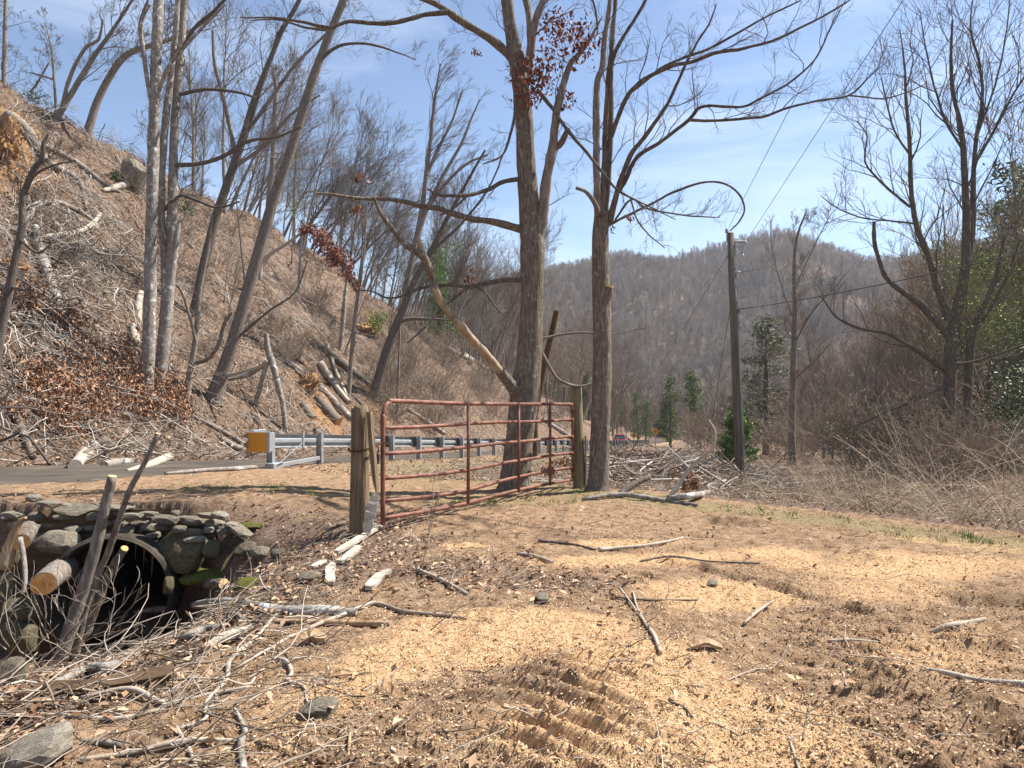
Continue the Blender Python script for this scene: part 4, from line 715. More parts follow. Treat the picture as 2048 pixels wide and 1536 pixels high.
def make_chain():
    zc = at(722, 899, 6.9).z; path = [(PL.x - 0.112, PL.y + 0.02, zc + 0.005), (PL.x - 0.095, PL.y - 0.075, zc - 0.004), (PL.x - 0.03, PL.y - 0.118, zc - 0.012), (PL.x + 0.045, PL.y - 0.122, zc - 0.008), (PL.x + 0.115, PL.y - 0.135, zc + 0.012), (PL.x + 0.17, PL.y - 0.02, zc + 0.03), (GA.x - 0.005, GA.y - 0.045, zc + 0.055), (GA.x + 0.05, GA.y - 0.03, zc + 0.05)]
    P = rope(path, 8); seg = [0]
    for i in range(1, len(P)): seg.append(seg[-1] + (P[i] - P[i - 1]).length)
    n = int(seg[-1] / 0.030); e = empty('chain', P[0])
    def along(dist):
        for i in range(1, len(P)):
            if seg[i] >= dist: f = (dist - seg[i - 1]) / (seg[i] - seg[i - 1] + 1e-9); return P[i - 1].lerp(P[i], f), (P[i] - P[i - 1]).normalized()
        return P[-1], (P[-1] - P[-2]).normalized()
    for k in range(n):
        c, T = along((k + 0.5) * seg[-1] / n); up = Vector((0, 0, 1)); Sx = T.cross(up).normalized(); up = Sx.cross(T)
        side = (Sx + up).normalized() if k % 2 else (Sx - up).normalized()
        loop = []
        for j in range(10):
            a = 2 * math.pi * j / 10; loop.append(c + T * math.cos(a) * 0.023 + side * math.sin(a) * 0.0125)
        m = MB(); V = []; F = []
        nn = T.cross(side)
        for j, p in enumerate(loop):
            o_ = (p - c).normalized()
            for q in range(5):
                b = 2 * math.pi * q / 5; V.append(p + (o_ * math.cos(b) + nn * math.sin(b)) * 0.0048)
        for j in range(10):
            for q in range(5): F.append((j * 5 + q, j * 5 + (q + 1) % 5, ((j + 1) % 10) * 5 + (q + 1) % 5, ((j + 1) % 10) * 5 + q))
        m.add(V, F); m.build('chain_link', M['rust'], e, smooth=True, off=e.location)
    tag(e, 'rusty chain looped round the weathered post and the gate end', 'chain')
make_chain()
c = at(751, 918, 7.02); e = empty('lock_box', c); m = MB(); m.box(c, (0.075, 0.05, 0.105)); m.build('body', M['black'], e, off=c, bevel=0.006)
m = MB(); m.tube(rope([c + Vector((-0.024, 0, 0.045)), c + Vector((-0.026, 0, 0.10)), c + Vector((0.01, 0, 0.14)), c + Vector((0.03, 0, 0.10)), c + Vector((0.026, 0, 0.045))], 4), 0.006, 8); m.build('shackle', M['rust'], e, smooth=True, off=c)
m = MB(); m.box(c + Vector((0, -0.028, 0.03)), (0.07, 0.012, 0.012)); m.build('lid_seam', M['black'], e, off=c, bevel=0.002)
tag(e, 'small black lock box hanging between the weathered post and gate', 'lock')
def plank(label, pts, w, th, mat, d=None, seed=0, ragged=True):
    """a split board lying on (or leaning from) the given points"""
    rng = random.Random(seed); P = rope(pts, 5); m = MB(); V = []; n = len(P)
    for i, p in enumerate(P):
        T = (P[min(i + 1, n - 1)] - P[max(i - 1, 0)]).normalized(); up = Vector((0, -0.35, 1)) if abs(T.z) < 0.8 else Vector((0.15, -1, 0.1))
        Sd = T.cross(up).normalized(); N_ = Sd.cross(T).normalized(); k = 1 - (0.65 if ragged else 0.1) * max(0, (i / (n - 1) - 0.8) / 0.2) - (0.4 if ragged else 0) * max(0, (0.15 - i / (n - 1)) / 0.15)
        ww = w * k * rng.uniform(0.9, 1.08) / 2; tt = th * rng.uniform(0.85, 1.1) / 2
        V += [p - Sd * ww - N_ * tt, p + Sd * ww - N_ * tt, p + Sd * ww * 0.96 + N_ * tt, p - Sd * ww * 0.93 + N_ * tt * rng.uniform(0.6, 1.2)]
    F = []
    for i in range(n - 1):
        for j in range(4): F.append((i * 4 + j, i * 4 + (j + 1) % 4, i * 4 + 4 + (j + 1) % 4, i * 4 + 4 + j))
    F += [(3, 2, 1, 0), tuple((n - 1) * 4 + j for j in range(4))]; m.add(V, F)
    o = m.build('split_plank', mat, off=P[0]); o.location = P[0]; tag(o, label, 'plank'); return o
def gp(px, py, dz=0.0):
    h = hit(px, py); return Vector((h.x, h.y, h.z + dz))
plank('white weathered plank leaning upright against the foot of the chained post', [at(733, 1066, 6.72), at(741, 1025, 6.75), at(753, 985, 6.80)], 0.105, 0.04, M['white_plank'], seed=1)
plank('longest white split plank lying on leaves below the chained post', [gp(672, 1112, 0.03), gp(720, 1084, 0.04), gp(768, 1056, 0.06)], 0.075, 0.03, M['white_plank'], seed=2)
plank('short white plank lying just under the longest split plank', [gp(679, 1131, 0.03), gp(700, 1117, 0.035), gp(718, 1104, 0.04)], 0.085, 0.025, M['white_plank'], seed=3)
plank('stubby upright white plank piece between two stones on the bank', [gp(661, 1172, 0.02), gp(660, 1152, 0.04), gp(664, 1133, 0.03)], 0.075, 0.03, M['white_plank'], seed=4)
plank('pale plank piece lying alone on the leaf litter left of the sawdust', [gp(737, 1182, 0.03), gp(757, 1162, 0.04), gp(779, 1142, 0.03)], 0.09, 0.03, M['white_plank'], seed=5)
plank('small white wood sliver at the lower left of the plank scatter', [gp(624, 1140, 0.02), gp(640, 1132, 0.03), gp(652, 1127, 0.02)], 0.06, 0.02, M['white_plank'], seed=6)
plank('thin yellowish sliver stuck in the moss right of the culvert', [gp(443, 1146, 0.03), gp(455, 1130, 0.06), gp(470, 1114, 0.08)], 0.035, 0.015, M['cut_wood'], seed=7)
plank('dark rotten board half buried in twigs at the lower left', [gp(54, 1386, 0.03), gp(190, 1386, 0.04), gp(345, 1370, 0.05)], 0.085, 0.035, M['dark_board'], seed=8, ragged=False)
plank('pale split stick with orange heartwood beside the fallen grey log', [gp(410, 1300, 0.03), gp(450, 1285, 0.05), gp(503, 1268, 0.05)], 0.05, 0.03, M['bone_wood'], seed=10)
plank('flat tan bark chunk on the bare soil left of the sawdust', [gp(604, 1288, 0.03), gp(626, 1284, 0.04), gp(652, 1288, 0.02)], 0.07, 0.05, M['tan_wood'], seed=11)
plank('reddish bark shard lying on the mud near the Y shaped stick', [gp(1380, 1297, 0.02), gp(1412, 1296, 0.035), gp(1445, 1302, 0.02)], 0.05, 0.02, M['tan_wood'], seed=12)

# ------------------------------------------------------------------ guardrail
def make_guardrail():
    gx, gy = tsxy(0, 0); e = empty('guardrail', (gx, gy, tz(gx, gy))); off = Vector(e.location); N = 42; SP = 1.905
    def rail_z(t): return float(qroad(np.array(t))) + 0.75
    def pnt(t, s, z): x, y = tsxy(t, s); return Vector((x, y, z))
    prof = [(-0.155, 0.0), (-0.125, 0.075), (-0.07, 0.080), (-0.03, 0.005), (0.03, 0.005), (0.07, 0.080), (0.125, 0.075), (0.155, 0.0)]
    k = len(prof)
    for j in range(0, N - 1, 2):      # W-beam sections, two bays each
        m = MB(); V = []; F = []; ts_ = [max(-0.55, j * SP - (0.55 if j == 0 else 0.16)), j * SP + SP, min(N - 1, j + 2) * SP + 0.02]
        for t_ in ts_:
            for (pz, ps) in prof: V.append(pnt(t_, 0.20 + ps, rail_z(t_) - 0.16 + pz))
            for (pz, ps) in prof: V.append(pnt(t_, 0.195 + ps - 0.004, rail_z(t_) - 0.16 + pz))
        for i in range(len(ts_) - 1):
            for q in range(k - 1):
                a = i * 2 * k + q; b = a + 2 * k; F.append((a, a + 1, b + 1, b)); F.append((a + k, b + k, b + k + 1, a + k + 1))
            a = i * 2 * k; b = a + 2 * k
            F.append((a, b, b + k, a + k)); F.append((a + k - 1, a + 2 * k - 1, b + 2 * k - 1, b + k - 1))
        m.add(V, F); m.build('rail', M['galv'], e, off=off)
    def ibeam(m, t_, z0, z1, s0=0.0):
        c = pnt(t_, s0, 0); ax = Vector((UX, UY, 0)); sx = Vector((-UY, UX, 0)); Rm = Matrix((ax, sx, Vector((0, 0, 1)))).transposed().to_3x3()
        for (ds, w, th) in ((-0.07, 0.10, 0.007), (0.07, 0.10, 0.007)): m.box(c + sx * ds + Vector((0, 0, (z0 + z1) / 2)), (w, th, z1 - z0), Rm)
        m.box(c + Vector((0, 0, (z0 + z1) / 2)), (0.006, 0.133, z1 - z0), Rm)
    for j in range(N):
        t_ = j * SP; x, y = tsxy(t_, 0); z1 = rail_z(t_) + 0.02; z0 = tz(x, y) - 0.35
        m = MB(); ibeam(m, t_, z0, z1); po = m.build('post', M['galv_dark'] if j else M['galv'], e, off=off)
        if j > 2:
            c = pnt(t_, 0.135, rail_z(t_) - 0.16); Rm = Matrix((Vector((UX, UY, 0)), Vector((-UY, UX, 0)), Vector((0, 0, 1)))).transposed().to_3x3()
            m = MB(); m.box(c, (0.15, 0.11, 0.34), Rm); m.build('offset_block', M['block'], po, off=off, bevel=0.004)
    # energy absorbing end terminal with its yellow face
    Rm = Matrix((Vector((UX, UY, 0)), Vector((-UY, UX, 0)), Vector((0, 0, 1)))).transposed().to_3x3(); zc = rail_z(-0.5) - 0.15
    m = MB(); c = pnt(-0.12, 0.24, zc); m.box(c, (0.42, 0.12, 0.40), Rm); m.box(c + Vector((0, 0, 0.05)), (0.5, 0.16, 0.1), Rm); m.box(c - Vector((0, 0, 0.12)), (0.5, 0.16, 0.08), Rm); hd = m.build('impact_head', M['galv'], e, off=off, bevel=0.006)
    fc = at(512, 885, c.y - 0.42); ax = Vector((0.18, 0.98, 0)).normalized(); sx = Vector((0.98, -0.18, 0)); R2 = Matrix((sx, ax, Vector((0, 0, 1)))).transposed().to_3x3()
    m = MB(); m.box(fc + ax * 0.09, (0.56, 0.05, 0.44), R2); 
    for dx in (-0.24, 0, 0.24): m.box(fc + ax * 0.2 + sx * dx, (0.03, 0.22, 0.4), R2)
    m.build('face_plate', M['galv'], hd, off=off, bevel=0.006)
    m = MB(); m.box(fc + ax * 0.058 - sx * 0.025, (0.47, 0.008, 0.425), R2); m.build('yellow_reflector', M['reflector'], hd, off=off)
    x1, y1 = tsxy(SP, 0); m = MB(); a = at(560, 925, 14.9); b = at(605, 886, 15.4); m.tube([a, b], 0.012, 6); m.build('anchor_cable', M['galv'], e, off=off)
    m = MB(); m.box(pnt(SP / 2, -0.02, tz(*tsxy(SP / 2, -0.02)) + 0.11), (SP - 0.1, 0.06, 0.09), Rm); m.build('ground_strut', M['galv'], e, off=off, bevel=0.005)
    c = pnt(-0.02, -0.1, tz(*tsxy(0, -0.1)) + 0.05); m = MB(); m.box(c, (0.34, 0.22, 0.16), Rm); m.build('anchor_foot', M['galv_dark'], e, off=off, bevel=0.01)
    m = MB(); m.box(pnt(1.25, 0.03, rail_z(1.25) - 0.15), (0.05, 0.04, 0.36), Rm); m.build('cable_bracket', M['galv'], e, off=off)
    tag(e, 'galvanised roadside guardrail on steel posts with a yellow end terminal', 'guardrail')
make_guardrail()

# ------------------------------------------------------------------ signs, car, far pole
def sign(px, py, d, half, label):
    c = at(px, py, d); g = tz(c.x, c.y); e = empty('warning_sign', (c.x, c.y, g)); off = e.location
    m = MB(); V = [c + Vector((half, 0, 0)), c + Vector((0, 0, half)), c + Vector((-half, 0, 0)), c + Vector((0, 0, -half))]; V += [v + Vector((0, 0.01, 0)) for v in V]
    m.add(V, [(0, 1, 2, 3), (7, 6, 5, 4), (0, 4, 5, 1), (1, 5, 6, 2), (2, 6, 7, 3), (3, 7, 4, 0)]); m.build('sign_panel', M['sign'], e, off=off)
    m = MB()
    for dx, dz, w, h_ in ((0, 0.0, 0.10, 0.50), (0.12, 0.12, 0.22, 0.08), (-0.12, -0.05, 0.2, 0.08)): m.box(c + Vector((dx * half * 2, -0.006, dz * half * 2)), (w * half * 1.4, 0.006, h_ * half * 1.4))
    m.build('symbol', M['black'], e, off=off)
    m = MB(); m.box(((c.x), c.y + 0.04, (g - 0.4 + c.z + half * 0.8) / 2), (0.07, 0.05, c.z + half * 0.8 - g + 0.4)); m.build('sign_post', M['galv_dark'], e, off=off); tag(e, label, 'sign')
sign(1268, 871, 84, 0.42, 'yellow diamond road sign just above the far guardrail')
sign(1311, 863, 80, 0.45, 'yellow diamond road sign past the end of the far guardrail')
def make_car():
    x, y = tsxy(77, 3.4); g = tz(x, y) + 0.02; e = empty('parked_car', (x, y, g)); e.rotation_euler = (0, 0, math.atan2(UY, UX))
    red = nmat('dark_red_paint', [(0.3, (0.16, 0.012, 0.012)), (0.7, (0.22, 0.02, 0.018))], 2, rough=0.35, bump=0.0, spec=0.5); glass = nmat('car_glass', [(0.3, (0.02, 0.025, 0.03)), (0.7, (0.04, 0.045, 0.05))], 2, rough=0.12, bump=0.0, spec=0.6)
    def loft(secs, name, mat):
        m = MB(); V = []; F = []
        for (xx, w, z0, z1) in secs: V += [(xx, -w, z0), (xx, w, z0), (xx, w * 0.94, z1), (xx, -w * 0.94, z1)]
        for i in range(len(secs) - 1):
            for j in range(4): F.append((i * 4 + j, i * 4 + (j + 1) % 4, i * 4 + 4 + (j + 1) % 4, i * 4 + 4 + j))
        F += [(3, 2, 1, 0), tuple((len(secs) - 1) * 4 + j for j in range(4))]; m.add(V, F); return m.build(name, mat, e, bevel=0.03)
    loft([(-2.2, 0.8, 0.35, 0.85), (-2.05, 0.9, 0.25, 0.98), (-1.2, 0.92, 0.22, 1.0), (0.7, 0.92, 0.22, 0.98), (1.9, 0.88, 0.25, 0.85), (2.2, 0.75, 0.35, 0.7)], 'body', red)
    loft([(-1.75, 0.74, 0.98, 1.02), (-1.25, 0.70, 0.98, 1.44), (0.1, 0.68, 0.98, 1.46), (0.95, 0.72, 0.96, 1.0)], 'cabin_glass', glass)
    loft([(-1.3, 0.66, 1.44, 1.48), (0.12, 0.64, 1.45, 1.5)], 'roof', red)
    for sx in (-1.35, 1.35):
        for sy in (-0.82, 0.82):
            m = MB(); m.tube([(sx, sy - 0.1, 0.32), (sx, sy + 0.1, 0.32)], 0.32, 14); m.build('wheel', M['black'], e)
    for sy in (-0.7, 0.7):
        m = MB(); m.box((-2.16, sy, 0.78), (0.06, 0.3, 0.14)); m.build('tail_light', M['reflector'], e)
    tag(e, 'dark red car far down the road behind the guardrail', 'car')
make_car()
def pole_simple(px, py0, py1, d, r, label, mat):
    a = at(px, py1, d); g = tz(a.x, a.y); e = empty('far_pole', (a.x, a.y, g)); m = MB(); top = at(px, py0, d)
    m.tube([(a.x, a.y, g - 0.5), (a.x, a.y, (g + top.z) / 2), top], [r, r * 0.9, r * 0.75], 8); m.build('shaft', mat, e, smooth=True, off=e.location)
    m = MB(); m.tube([top - Vector((0.05, 0, 0.1)), top - Vector((0.05, 0, -0.12))], 0.05, 8); m.build('cap', M['porcelain'], e, off=e.location); tag(e, label, 'pole')
pole_simple(1339, 790, 882, 95, 0.09, 'thin pale pole beside the far conifers', M['pole']); pole_simple(1226, 845, 880, 110, 0.09, 'faint thin pole far down the road above the red car', M['pole'])

# ------------------------------------------------------------------ utility pole and wires
UD = 23.0
def make_pole():
    b = at(1481, 962, UD); g = tz(b.x, b.y); e = empty('utility_pole', (b.x, b.y, g)); off = e.location
    top = at(1461, 466, UD); bot = at(1481, 960, UD); bot.z = min(bot.z, g); P = [bot - Vector((0, 0, 0.6)), bot, bot.lerp(top, 0.35), bot.lerp(top, 0.7), top]
    m = MB(); m.tube(P, [0.165, 0.16, 0.145, 0.13, 0.112], 18); m.build('shaft', M['pole'], e, smooth=True, off=off)
    def onp(py): return at(1461 + 20 * (py - 466) / 496, py, UD)
    p = top + Vector((-0.14, -0.05, -0.05)); m = MB(); m.tube([p - Vector((0, 0, 0.25)), p + Vector((0, 0, 0.06))], 0.02, 8); m.tube([p + Vector((0, 0, 0.05)), p + Vector((0, 0, 0.08)), p + Vector((0, 0, 0.11)), p + Vector((0, 0, 0.15)), p + Vector((0, 0, 0.2))], [0.05, 0.075, 0.04, 0.065, 0.03], 12); m.build('pin_insulator', M['porcelain'], e, smooth=True, off=off)
    a = onp(484); m = MB(); pts = [a + Vector((0.1 + 0.033 * i, -0.02, 0.01 * i / 12)) for i in range(13)]; m.tube(pts, [0.03 if i % 2 else 0.055 for i in range(13)], 10); m.build('strain_insulator', M['porcelain'], e, smooth=True, off=off)
    a = onp(494); m = MB(); m.tube([a + Vector((0.08, -0.05, 0)), a + Vector((0.36, -0.1, 0))], 0.022, 8); m.build('bracket', M['galv'], e, off=off)
    c = a + Vector((0.40, -0.12, 0)); m = MB(); pts = [c + Vector((0.03 - 0.014 * i, 0, 0.13 - 0.045 * i)) for i in range(9)]; m.tube(pts, [0.03 if i % 2 else 0.05 for i in range(9)], 10); m.tube([c + Vector((0.12, -0.02, 0.08)), c + Vector((0.02, -0.02, 0.14))], 0.022, 8); m.tube([c + Vector((-0.04, 0, -0.26)), c + Vector((0.0, 0, -0.5))], 0.02, 8); m.build('fuse_cutout', M['porcelain'], e, smooth=True, off=off)
    for py in (508, 536, 602): 
        a = onp(py); m = MB(); m.box(a + Vector((0.10, -0.07, 0)), (0.07, 0.08, 0.08)); m.build('bolt_plate', M['galv'], e, off=off, bevel=0.01)
    a = onp(545); m = MB(); m.tube([a + Vector((0.1, -0.05, 0)), a + Vector((0.2, -0.06, 0)), a + Vector((0.27, -0.07, 0))], [0.04, 0.055, 0.03], 10); m.build('spool_insulator', M['porcelain'], e, smooth=True, off=off)
    a = onp(622); m = MB(); m.box(a + Vector((0.14, -0.06, 0)), (0.06, 0.08, 0.16)); m.build('cable_clamp', M['rust'], e, off=off, bevel=0.01)
    m = MB(); m.tube([onp(480) + Vector((0.11, -0.1, 0)), onp(700) + Vector((0.13, -0.1, 0)), onp(940) + Vector((0.15, -0.1, 0))], 0.012, 6); m.build('ground_wire', M['galv_dark'], e, off=off)
    tag(e, 'tall grey wooden utility pole leaning slightly, in the brush right of the gate', 'pole'); return onp
onp = make_pole()
def wire(label, a, b, sagm, r=0.009, n=26):
    a, b = Vector(a), Vector(b); pts = []
    for i in range(n + 1):
        u = i / n; p = a.lerp(b, u); p.z -= sagm * 4 * u * (1 - u); pts.append(p)
    m = MB(); m.tube(pts, r, 5); o = m.build('overhead_wire', M['wire'], smooth=True, off=a); o.location = a; tag(o, label, 'wire', 'wires on the utility pole'); return o
t1 = onp(462) + Vector((-0.10, -0.05, 0.05)); m1 = at(1690, 2, 11.5); v1 = m1 - t1
wire('thin overhead wire rising from the pole top insulator toward the upper right', t1, t1 + v1 * 2.6, 0.0, 0.007)
t2 = onp(484) + Vector((0.5, -0.02, 0.0)); m2 = at(1805, 2, 11.5)
wire('right hand thin overhead wire rising from the strain insulator', t2, t2 + (m2 - t2) * 2.6, 0.0, 0.007)
t3 = onp(619) + Vector((0.16, -0.08, 0)); m3 = at(2060, 470, 12.5)
wire('thick black cable running from mid pole out to the right edge', t3, t3 + (m3 - t3) * 1.8, 0.30, 0.012)
t4 = onp(545) + Vector((0.27, -0.07, 0)); m4 = at(2060, 405, 34)
wire('faint wire running level to the right from the upper spool insulator', t4, t4 + (m4 - t4) * 1.5, 0.3, 0.007)
t5 = onp(598) + Vector((0.1, 0, 0)); m5 = at(2060, 445, 40)
wire('thin wire slanting up to the right behind the upright tree', t5, t5 + (m5 - t5) * 1.4, 0.2, 0.007)
t6 = onp(510) + Vector((-0.1, 0.02, 0)); g6 = at(1400, 600, 36)
wire('dark guy wire slanting down left from high on the pole', t6, t6 + (at(1340, 700, 42) - t6) * 1.3, 0.0, 0.010)
t7 = onp(620) + Vector((-0.12, 0.02, 0)); wire('guy wire dropping steeply left of the pole', t7, Vector((at(1405, 890, 27).x, 27, tz(at(1405, 890, 27).x, 27) - 0.2)), 0.0, 0.009)

# ------------------------------------------------------------------ culvert and stone headwall
def make_culvert():
    e = empty('culvert_pipe', PIPE_C + Vector((0, 0, -PIPE_R))); off = Vector(e.location); ax = PIPE_DIR; s_ = ax.cross(Vector((0, 0, 1))).normalized(); u_ = s_.cross(ax); k = 48
    def ring(al, r): return [PIPE_C + ax * al + (s_ * math.cos(2 * math.pi * j / k) + u_ * math.sin(2 * math.pi * j / k)) * r for j in range(k)]
    rings = [ring(-3.4, PIPE_R + PIPE_W), ring(-1.0, PIPE_R + PIPE_W), ring(0.0, PIPE_R + PIPE_W), ring(0.025, PIPE_R + PIPE_W - 0.02), ring(0.03, PIPE_R + PIPE_W - 0.05), ring(0.03, PIPE_R + 0.03), ring(0.01, PIPE_R), ring(-1.0, PIPE_R), ring(-3.4, PIPE_R)]
    m = MB(); V = [v for r_ in rings for v in r_]; F = []
    for i in range(len(rings) - 1):
        for j in range(k): F.append((i * k + j, i * k + (j + 1) % k, (i + 1) * k + (j + 1) % k, (i + 1) * k + j))
    m.add(V, F); m.build('pipe_wall', M['concrete'], e, smooth=True, off=off)
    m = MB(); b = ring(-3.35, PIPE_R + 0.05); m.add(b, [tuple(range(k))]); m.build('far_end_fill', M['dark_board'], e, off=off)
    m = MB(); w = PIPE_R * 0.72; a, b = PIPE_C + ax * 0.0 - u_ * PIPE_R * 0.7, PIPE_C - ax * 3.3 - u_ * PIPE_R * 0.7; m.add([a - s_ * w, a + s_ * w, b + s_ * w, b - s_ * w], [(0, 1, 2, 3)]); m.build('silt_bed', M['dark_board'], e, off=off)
    tag(e, 'round concrete culvert pipe opening under the stone headwall', 'culvert')
make_culvert()
def stone_mesh(seed, sub=2, flat=0.0):
    import bmesh
    rng = np.random.default_rng(seed); bm = bmesh.new(); bmesh.ops.create_icosphere(bm, subdivisions=sub, radius=1.0)
    pl = rng.normal(0, 1, (9, 3)); pl /= np.linalg.norm(pl, axis=1, keepdims=True); dist = rng.uniform(0.66, 1.0, 9)
    for v in bm.verts:
        p = np.array(v.co); p = p / (np.sum(np.abs(p) ** 5) ** 0.2) * 0.86
        for n_, d_ in zip(pl, dist):
            k = p @ n_
            if k > d_: p = p - n_ * (k - d_) * 0.92
        p = p * (1 + 0.05 * float(fbm(p[0] * 2.3 + seed, p[1] * 2.3 + p[2] * 1.7, seed, 3)))
        v.co = p
    me = bpy.data.meshes.new('stone'); bm.to_mesh(me); bm.free(); return me
SM = [stone_mesh(k) for k in range(9)]
BM_ = [stone_mesh(40 + k, 3) for k in range(4)]
def stone(px, py, w, h, d, parent=None, rot=0.0, mat='stone', big=False, thick=0.8, seed=0, name='stone'):
    rng = random.Random(int(px * 7 + py * 13 + seed)); c = at(px, py, d); k = d / FPX
    o = link(name, (rng.choice(BM_) if big else rng.choice(SM)).copy(), M[mat], parent)
    o.scale = (w * k / 2 * 1.08, max(0.09, w * k / 2 * thick), h * k / 2 * 1.15)
    o.rotation_euler = (rng.uniform(-0.2, 0.2), rot, rng.uniform(-0.5, 0.5)); o.location = c - (parent.location if parent else Vector((0, 0, 0)))
    return o
HW = empty('stone_headwall', at(330, 1085, 7.8))
def zz(cx, cy, w, h): return cx * 0.3027, 960 + cy * 0.3027, w * 0.3027, h * 0.3027
for (cx, cy, w, h, rot, mt) in ((500,195,300,46,0.02,'stone'),(330,152,150,44,0.05,'stone'),(232,120,95,56,0,'stone'),(760,182,230,44,0.05,'stone'),(985,222,120,38,0.05,'stone'),(870,238,150,52,0,'stone'),(1092,262,170,74,0.1,'stone'),(1262,272,190,84,0.1,'stone'),(1378,236,130,52,0.1,'stone'),(1455,236,110,58,0.2,'stone'),(1430,286,165,58,0.1,'stone'),(1578,332,190,58,0.45,'stone'),(1270,342,160,58,0.03,'stone'),(1390,322,85,50,0,'stone'),(1482,338,100,58,0,'stone'),(1385,367,75,46,0,'stone'),(1290,388,140,44,0,'stone'),(1582,388,80,44,0,'stone'),(985,312,110,62,0,'stone'),(1068,308,85,52,0,'stone'),(700,292,120,62,0,'stone'),(790,292,95,60,0.2,'stone'),(828,332,130,38,0,'stone'),(908,352,85,66,0.3,'stone'),(1012,362,90,54,0,'stone'),(560,268,100,76,0,'stone'),(350,284,200,82,0.1,'stone'),(430,242,140,52,0,'stone'),(222,252,120,52,0,'stone'),(232,312,130,54,0,'stone'),(120,290,110,60,0,'stone'),(90,230,140,56,0,'stone'),(640,240,130,60,0,'stone'),(480,330,120,60,0.1,'stone'),(610,318,90,50,0,'stone'),(1185,322,90,50,0,'stone'),(920,288,110,50,0.1,'stone'),(1530,300,90,46,0.3,'stone'),(150,350,130,70,0,'stone')):
    px, py, w, h = zz(cx, cy, w * 1.08, h * 0.84); stone(px, py, w, h, 7.72 + 0.10 * ((cx * 7) % 3 - 1), HW, rot, mt)
for (cx, cy, w, h, rot, mt, dd) in ((395,415,250,150,0.1,'stone',7.45),(250,400,130,90,0,'stone',7.6),(1215,455,350,270,0.35,'boulder',7.68),(1400,455,125,115,0,'boulder',7.55),(1115,700,70,110,0.1,'boulder',7.05),(180,870,300,190,0,'boulder',7.2),(120,1040,260,200,0,'boulder',7.0),(40,720,180,220,0,'boulder',7.3),(60,520,150,130,0,'boulder',7.4),(200,680,220,120,0,'boulder',7.6)):
    px, py, w, h = zz(cx, cy, w, h); stone(px, py, w, h, dd, HW, rot, mt, big=True, thick=0.7, name='boulder')
_r = random.Random(12)
for q in range(70):
    cx = _r.uniform(60, 1640); top = 150 + 60 * abs(cx - 520) / 520 * 0.6 + (max(0, cx - 1300) * 0.42); cy = top + _r.uniform(20, 190 if not 420 < cx < 1050 else 110)
    px, py, w, h = zz(cx, cy, _r.uniform(50, 130), _r.uniform(28, 56)); stone(px, py, w, h, 7.88 + _r.uniform(-0.04, 0.05), HW, _r.uniform(-0.15, 0.2), 'stone', seed=q)
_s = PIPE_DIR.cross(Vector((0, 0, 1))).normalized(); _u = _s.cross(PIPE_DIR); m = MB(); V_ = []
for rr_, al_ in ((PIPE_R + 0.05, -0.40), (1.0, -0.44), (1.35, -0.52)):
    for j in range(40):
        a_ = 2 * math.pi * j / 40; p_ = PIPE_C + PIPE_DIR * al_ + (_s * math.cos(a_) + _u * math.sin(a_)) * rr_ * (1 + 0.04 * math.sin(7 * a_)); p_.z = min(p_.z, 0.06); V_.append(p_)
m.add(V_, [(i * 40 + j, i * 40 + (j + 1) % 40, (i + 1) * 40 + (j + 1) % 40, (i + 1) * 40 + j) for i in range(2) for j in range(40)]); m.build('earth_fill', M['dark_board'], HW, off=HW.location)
tag(HW, 'dry stacked stone headwall above the concrete culvert', 'stone wall')
def loose(px, py, w, h, label, mat='stone', big=True, sinkf=0.3, rot=0.0):
    hpt = hit(px, py + h * 0.35); d = hpt.y; o = stone(px, py, w, h, d, None, rot, mat, big, 0.8, 5, 'loose_stone'); tag(o, label, 'stone')
loose(490, 1098, 46, 28, 'grey stone at the right end of the headwall, left of a mossy one'); loose(521, 1106, 38, 26, 'small grey stone on the bank right of the headwall'); loose(558, 1108, 34, 20, 'pale low stone farthest right on the bank above the moss')
loose(618, 1155, 46, 26, 'pale stone lying beside the stubby white plank'); loose(20, 1350, 60, 60, 'pale rounded stone at the left edge by the cut saplings'); loose(70, 1500, 170, 60, 'long whitish lichen covered stone in the lower left corner', rot=-0.35)
loose(640, 1412, 80, 26, 'flat tan stone slab set in the soil at lower left centre'); loose(1425, 1165, 22, 12, 'small white pebble among the mud left of the ruts'); loose(1085, 1195, 26, 12, 'small grey stone on the sawdust behind the tread marks')
for (cx, cy, w, h, lb) in ((1400,620,330,130,'largest moss mound right of the culvert mouth'),(1640,690,150,110,'round moss mound by the sawn stub on the bank'),(900,1035,220,70,'low moss mound at the foot of the culvert mouth'),(1670,300,160,60,'yellow green moss hump above the headwall end')):
    px, py, w, h = zz(cx, cy, w, h); hp = hit(px, py + h * 0.2); o = stone(px, py + h * 0.05, w * 1.15, h * 0.75, hp.y + 0.02, None, 0, 'mossy', True, 0.9, 2, 'moss_mound'); tag(o, lb, 'moss')

# ------------------------------------------------------------------ logs and cut saplings
def log(name, pts, r0, r1, label, bark='bark_grey', cut='cut_wood', caps=(True, True), sides=14, cat='log', amp=0.06, seed=0, parent_group=None):
    rng = random.Random(seed + int(r0 * 1000)); P = rope(pts, 5) if len(pts) > 2 else [Vector(pts[0]).lerp(Vector(pts[1]), i / 8) for i in range(9)]; n = len(P)
    e = empty(name, P[0]); off = Vector(P[0]); m = MB()
    m.tube(P, [(r0 + (r1 - r0) * i / (n - 1)) * rng.uniform(1 - amp, 1 + amp) for i in range(n)], sides, cap=True); m.build('bark', M[bark], e, smooth=True, off=off)
    for q, (p, pn, r) in enumerate(((P[0], P[1], r0), (P[-1], P[-2], r1))):
        if caps[q]:
            T = (p - pn).normalized(); cut_disc(e, p, T, r * 0.95, M[cut], off)
    tag(e, label, cat, parent_group); return e
D5 = 5.2
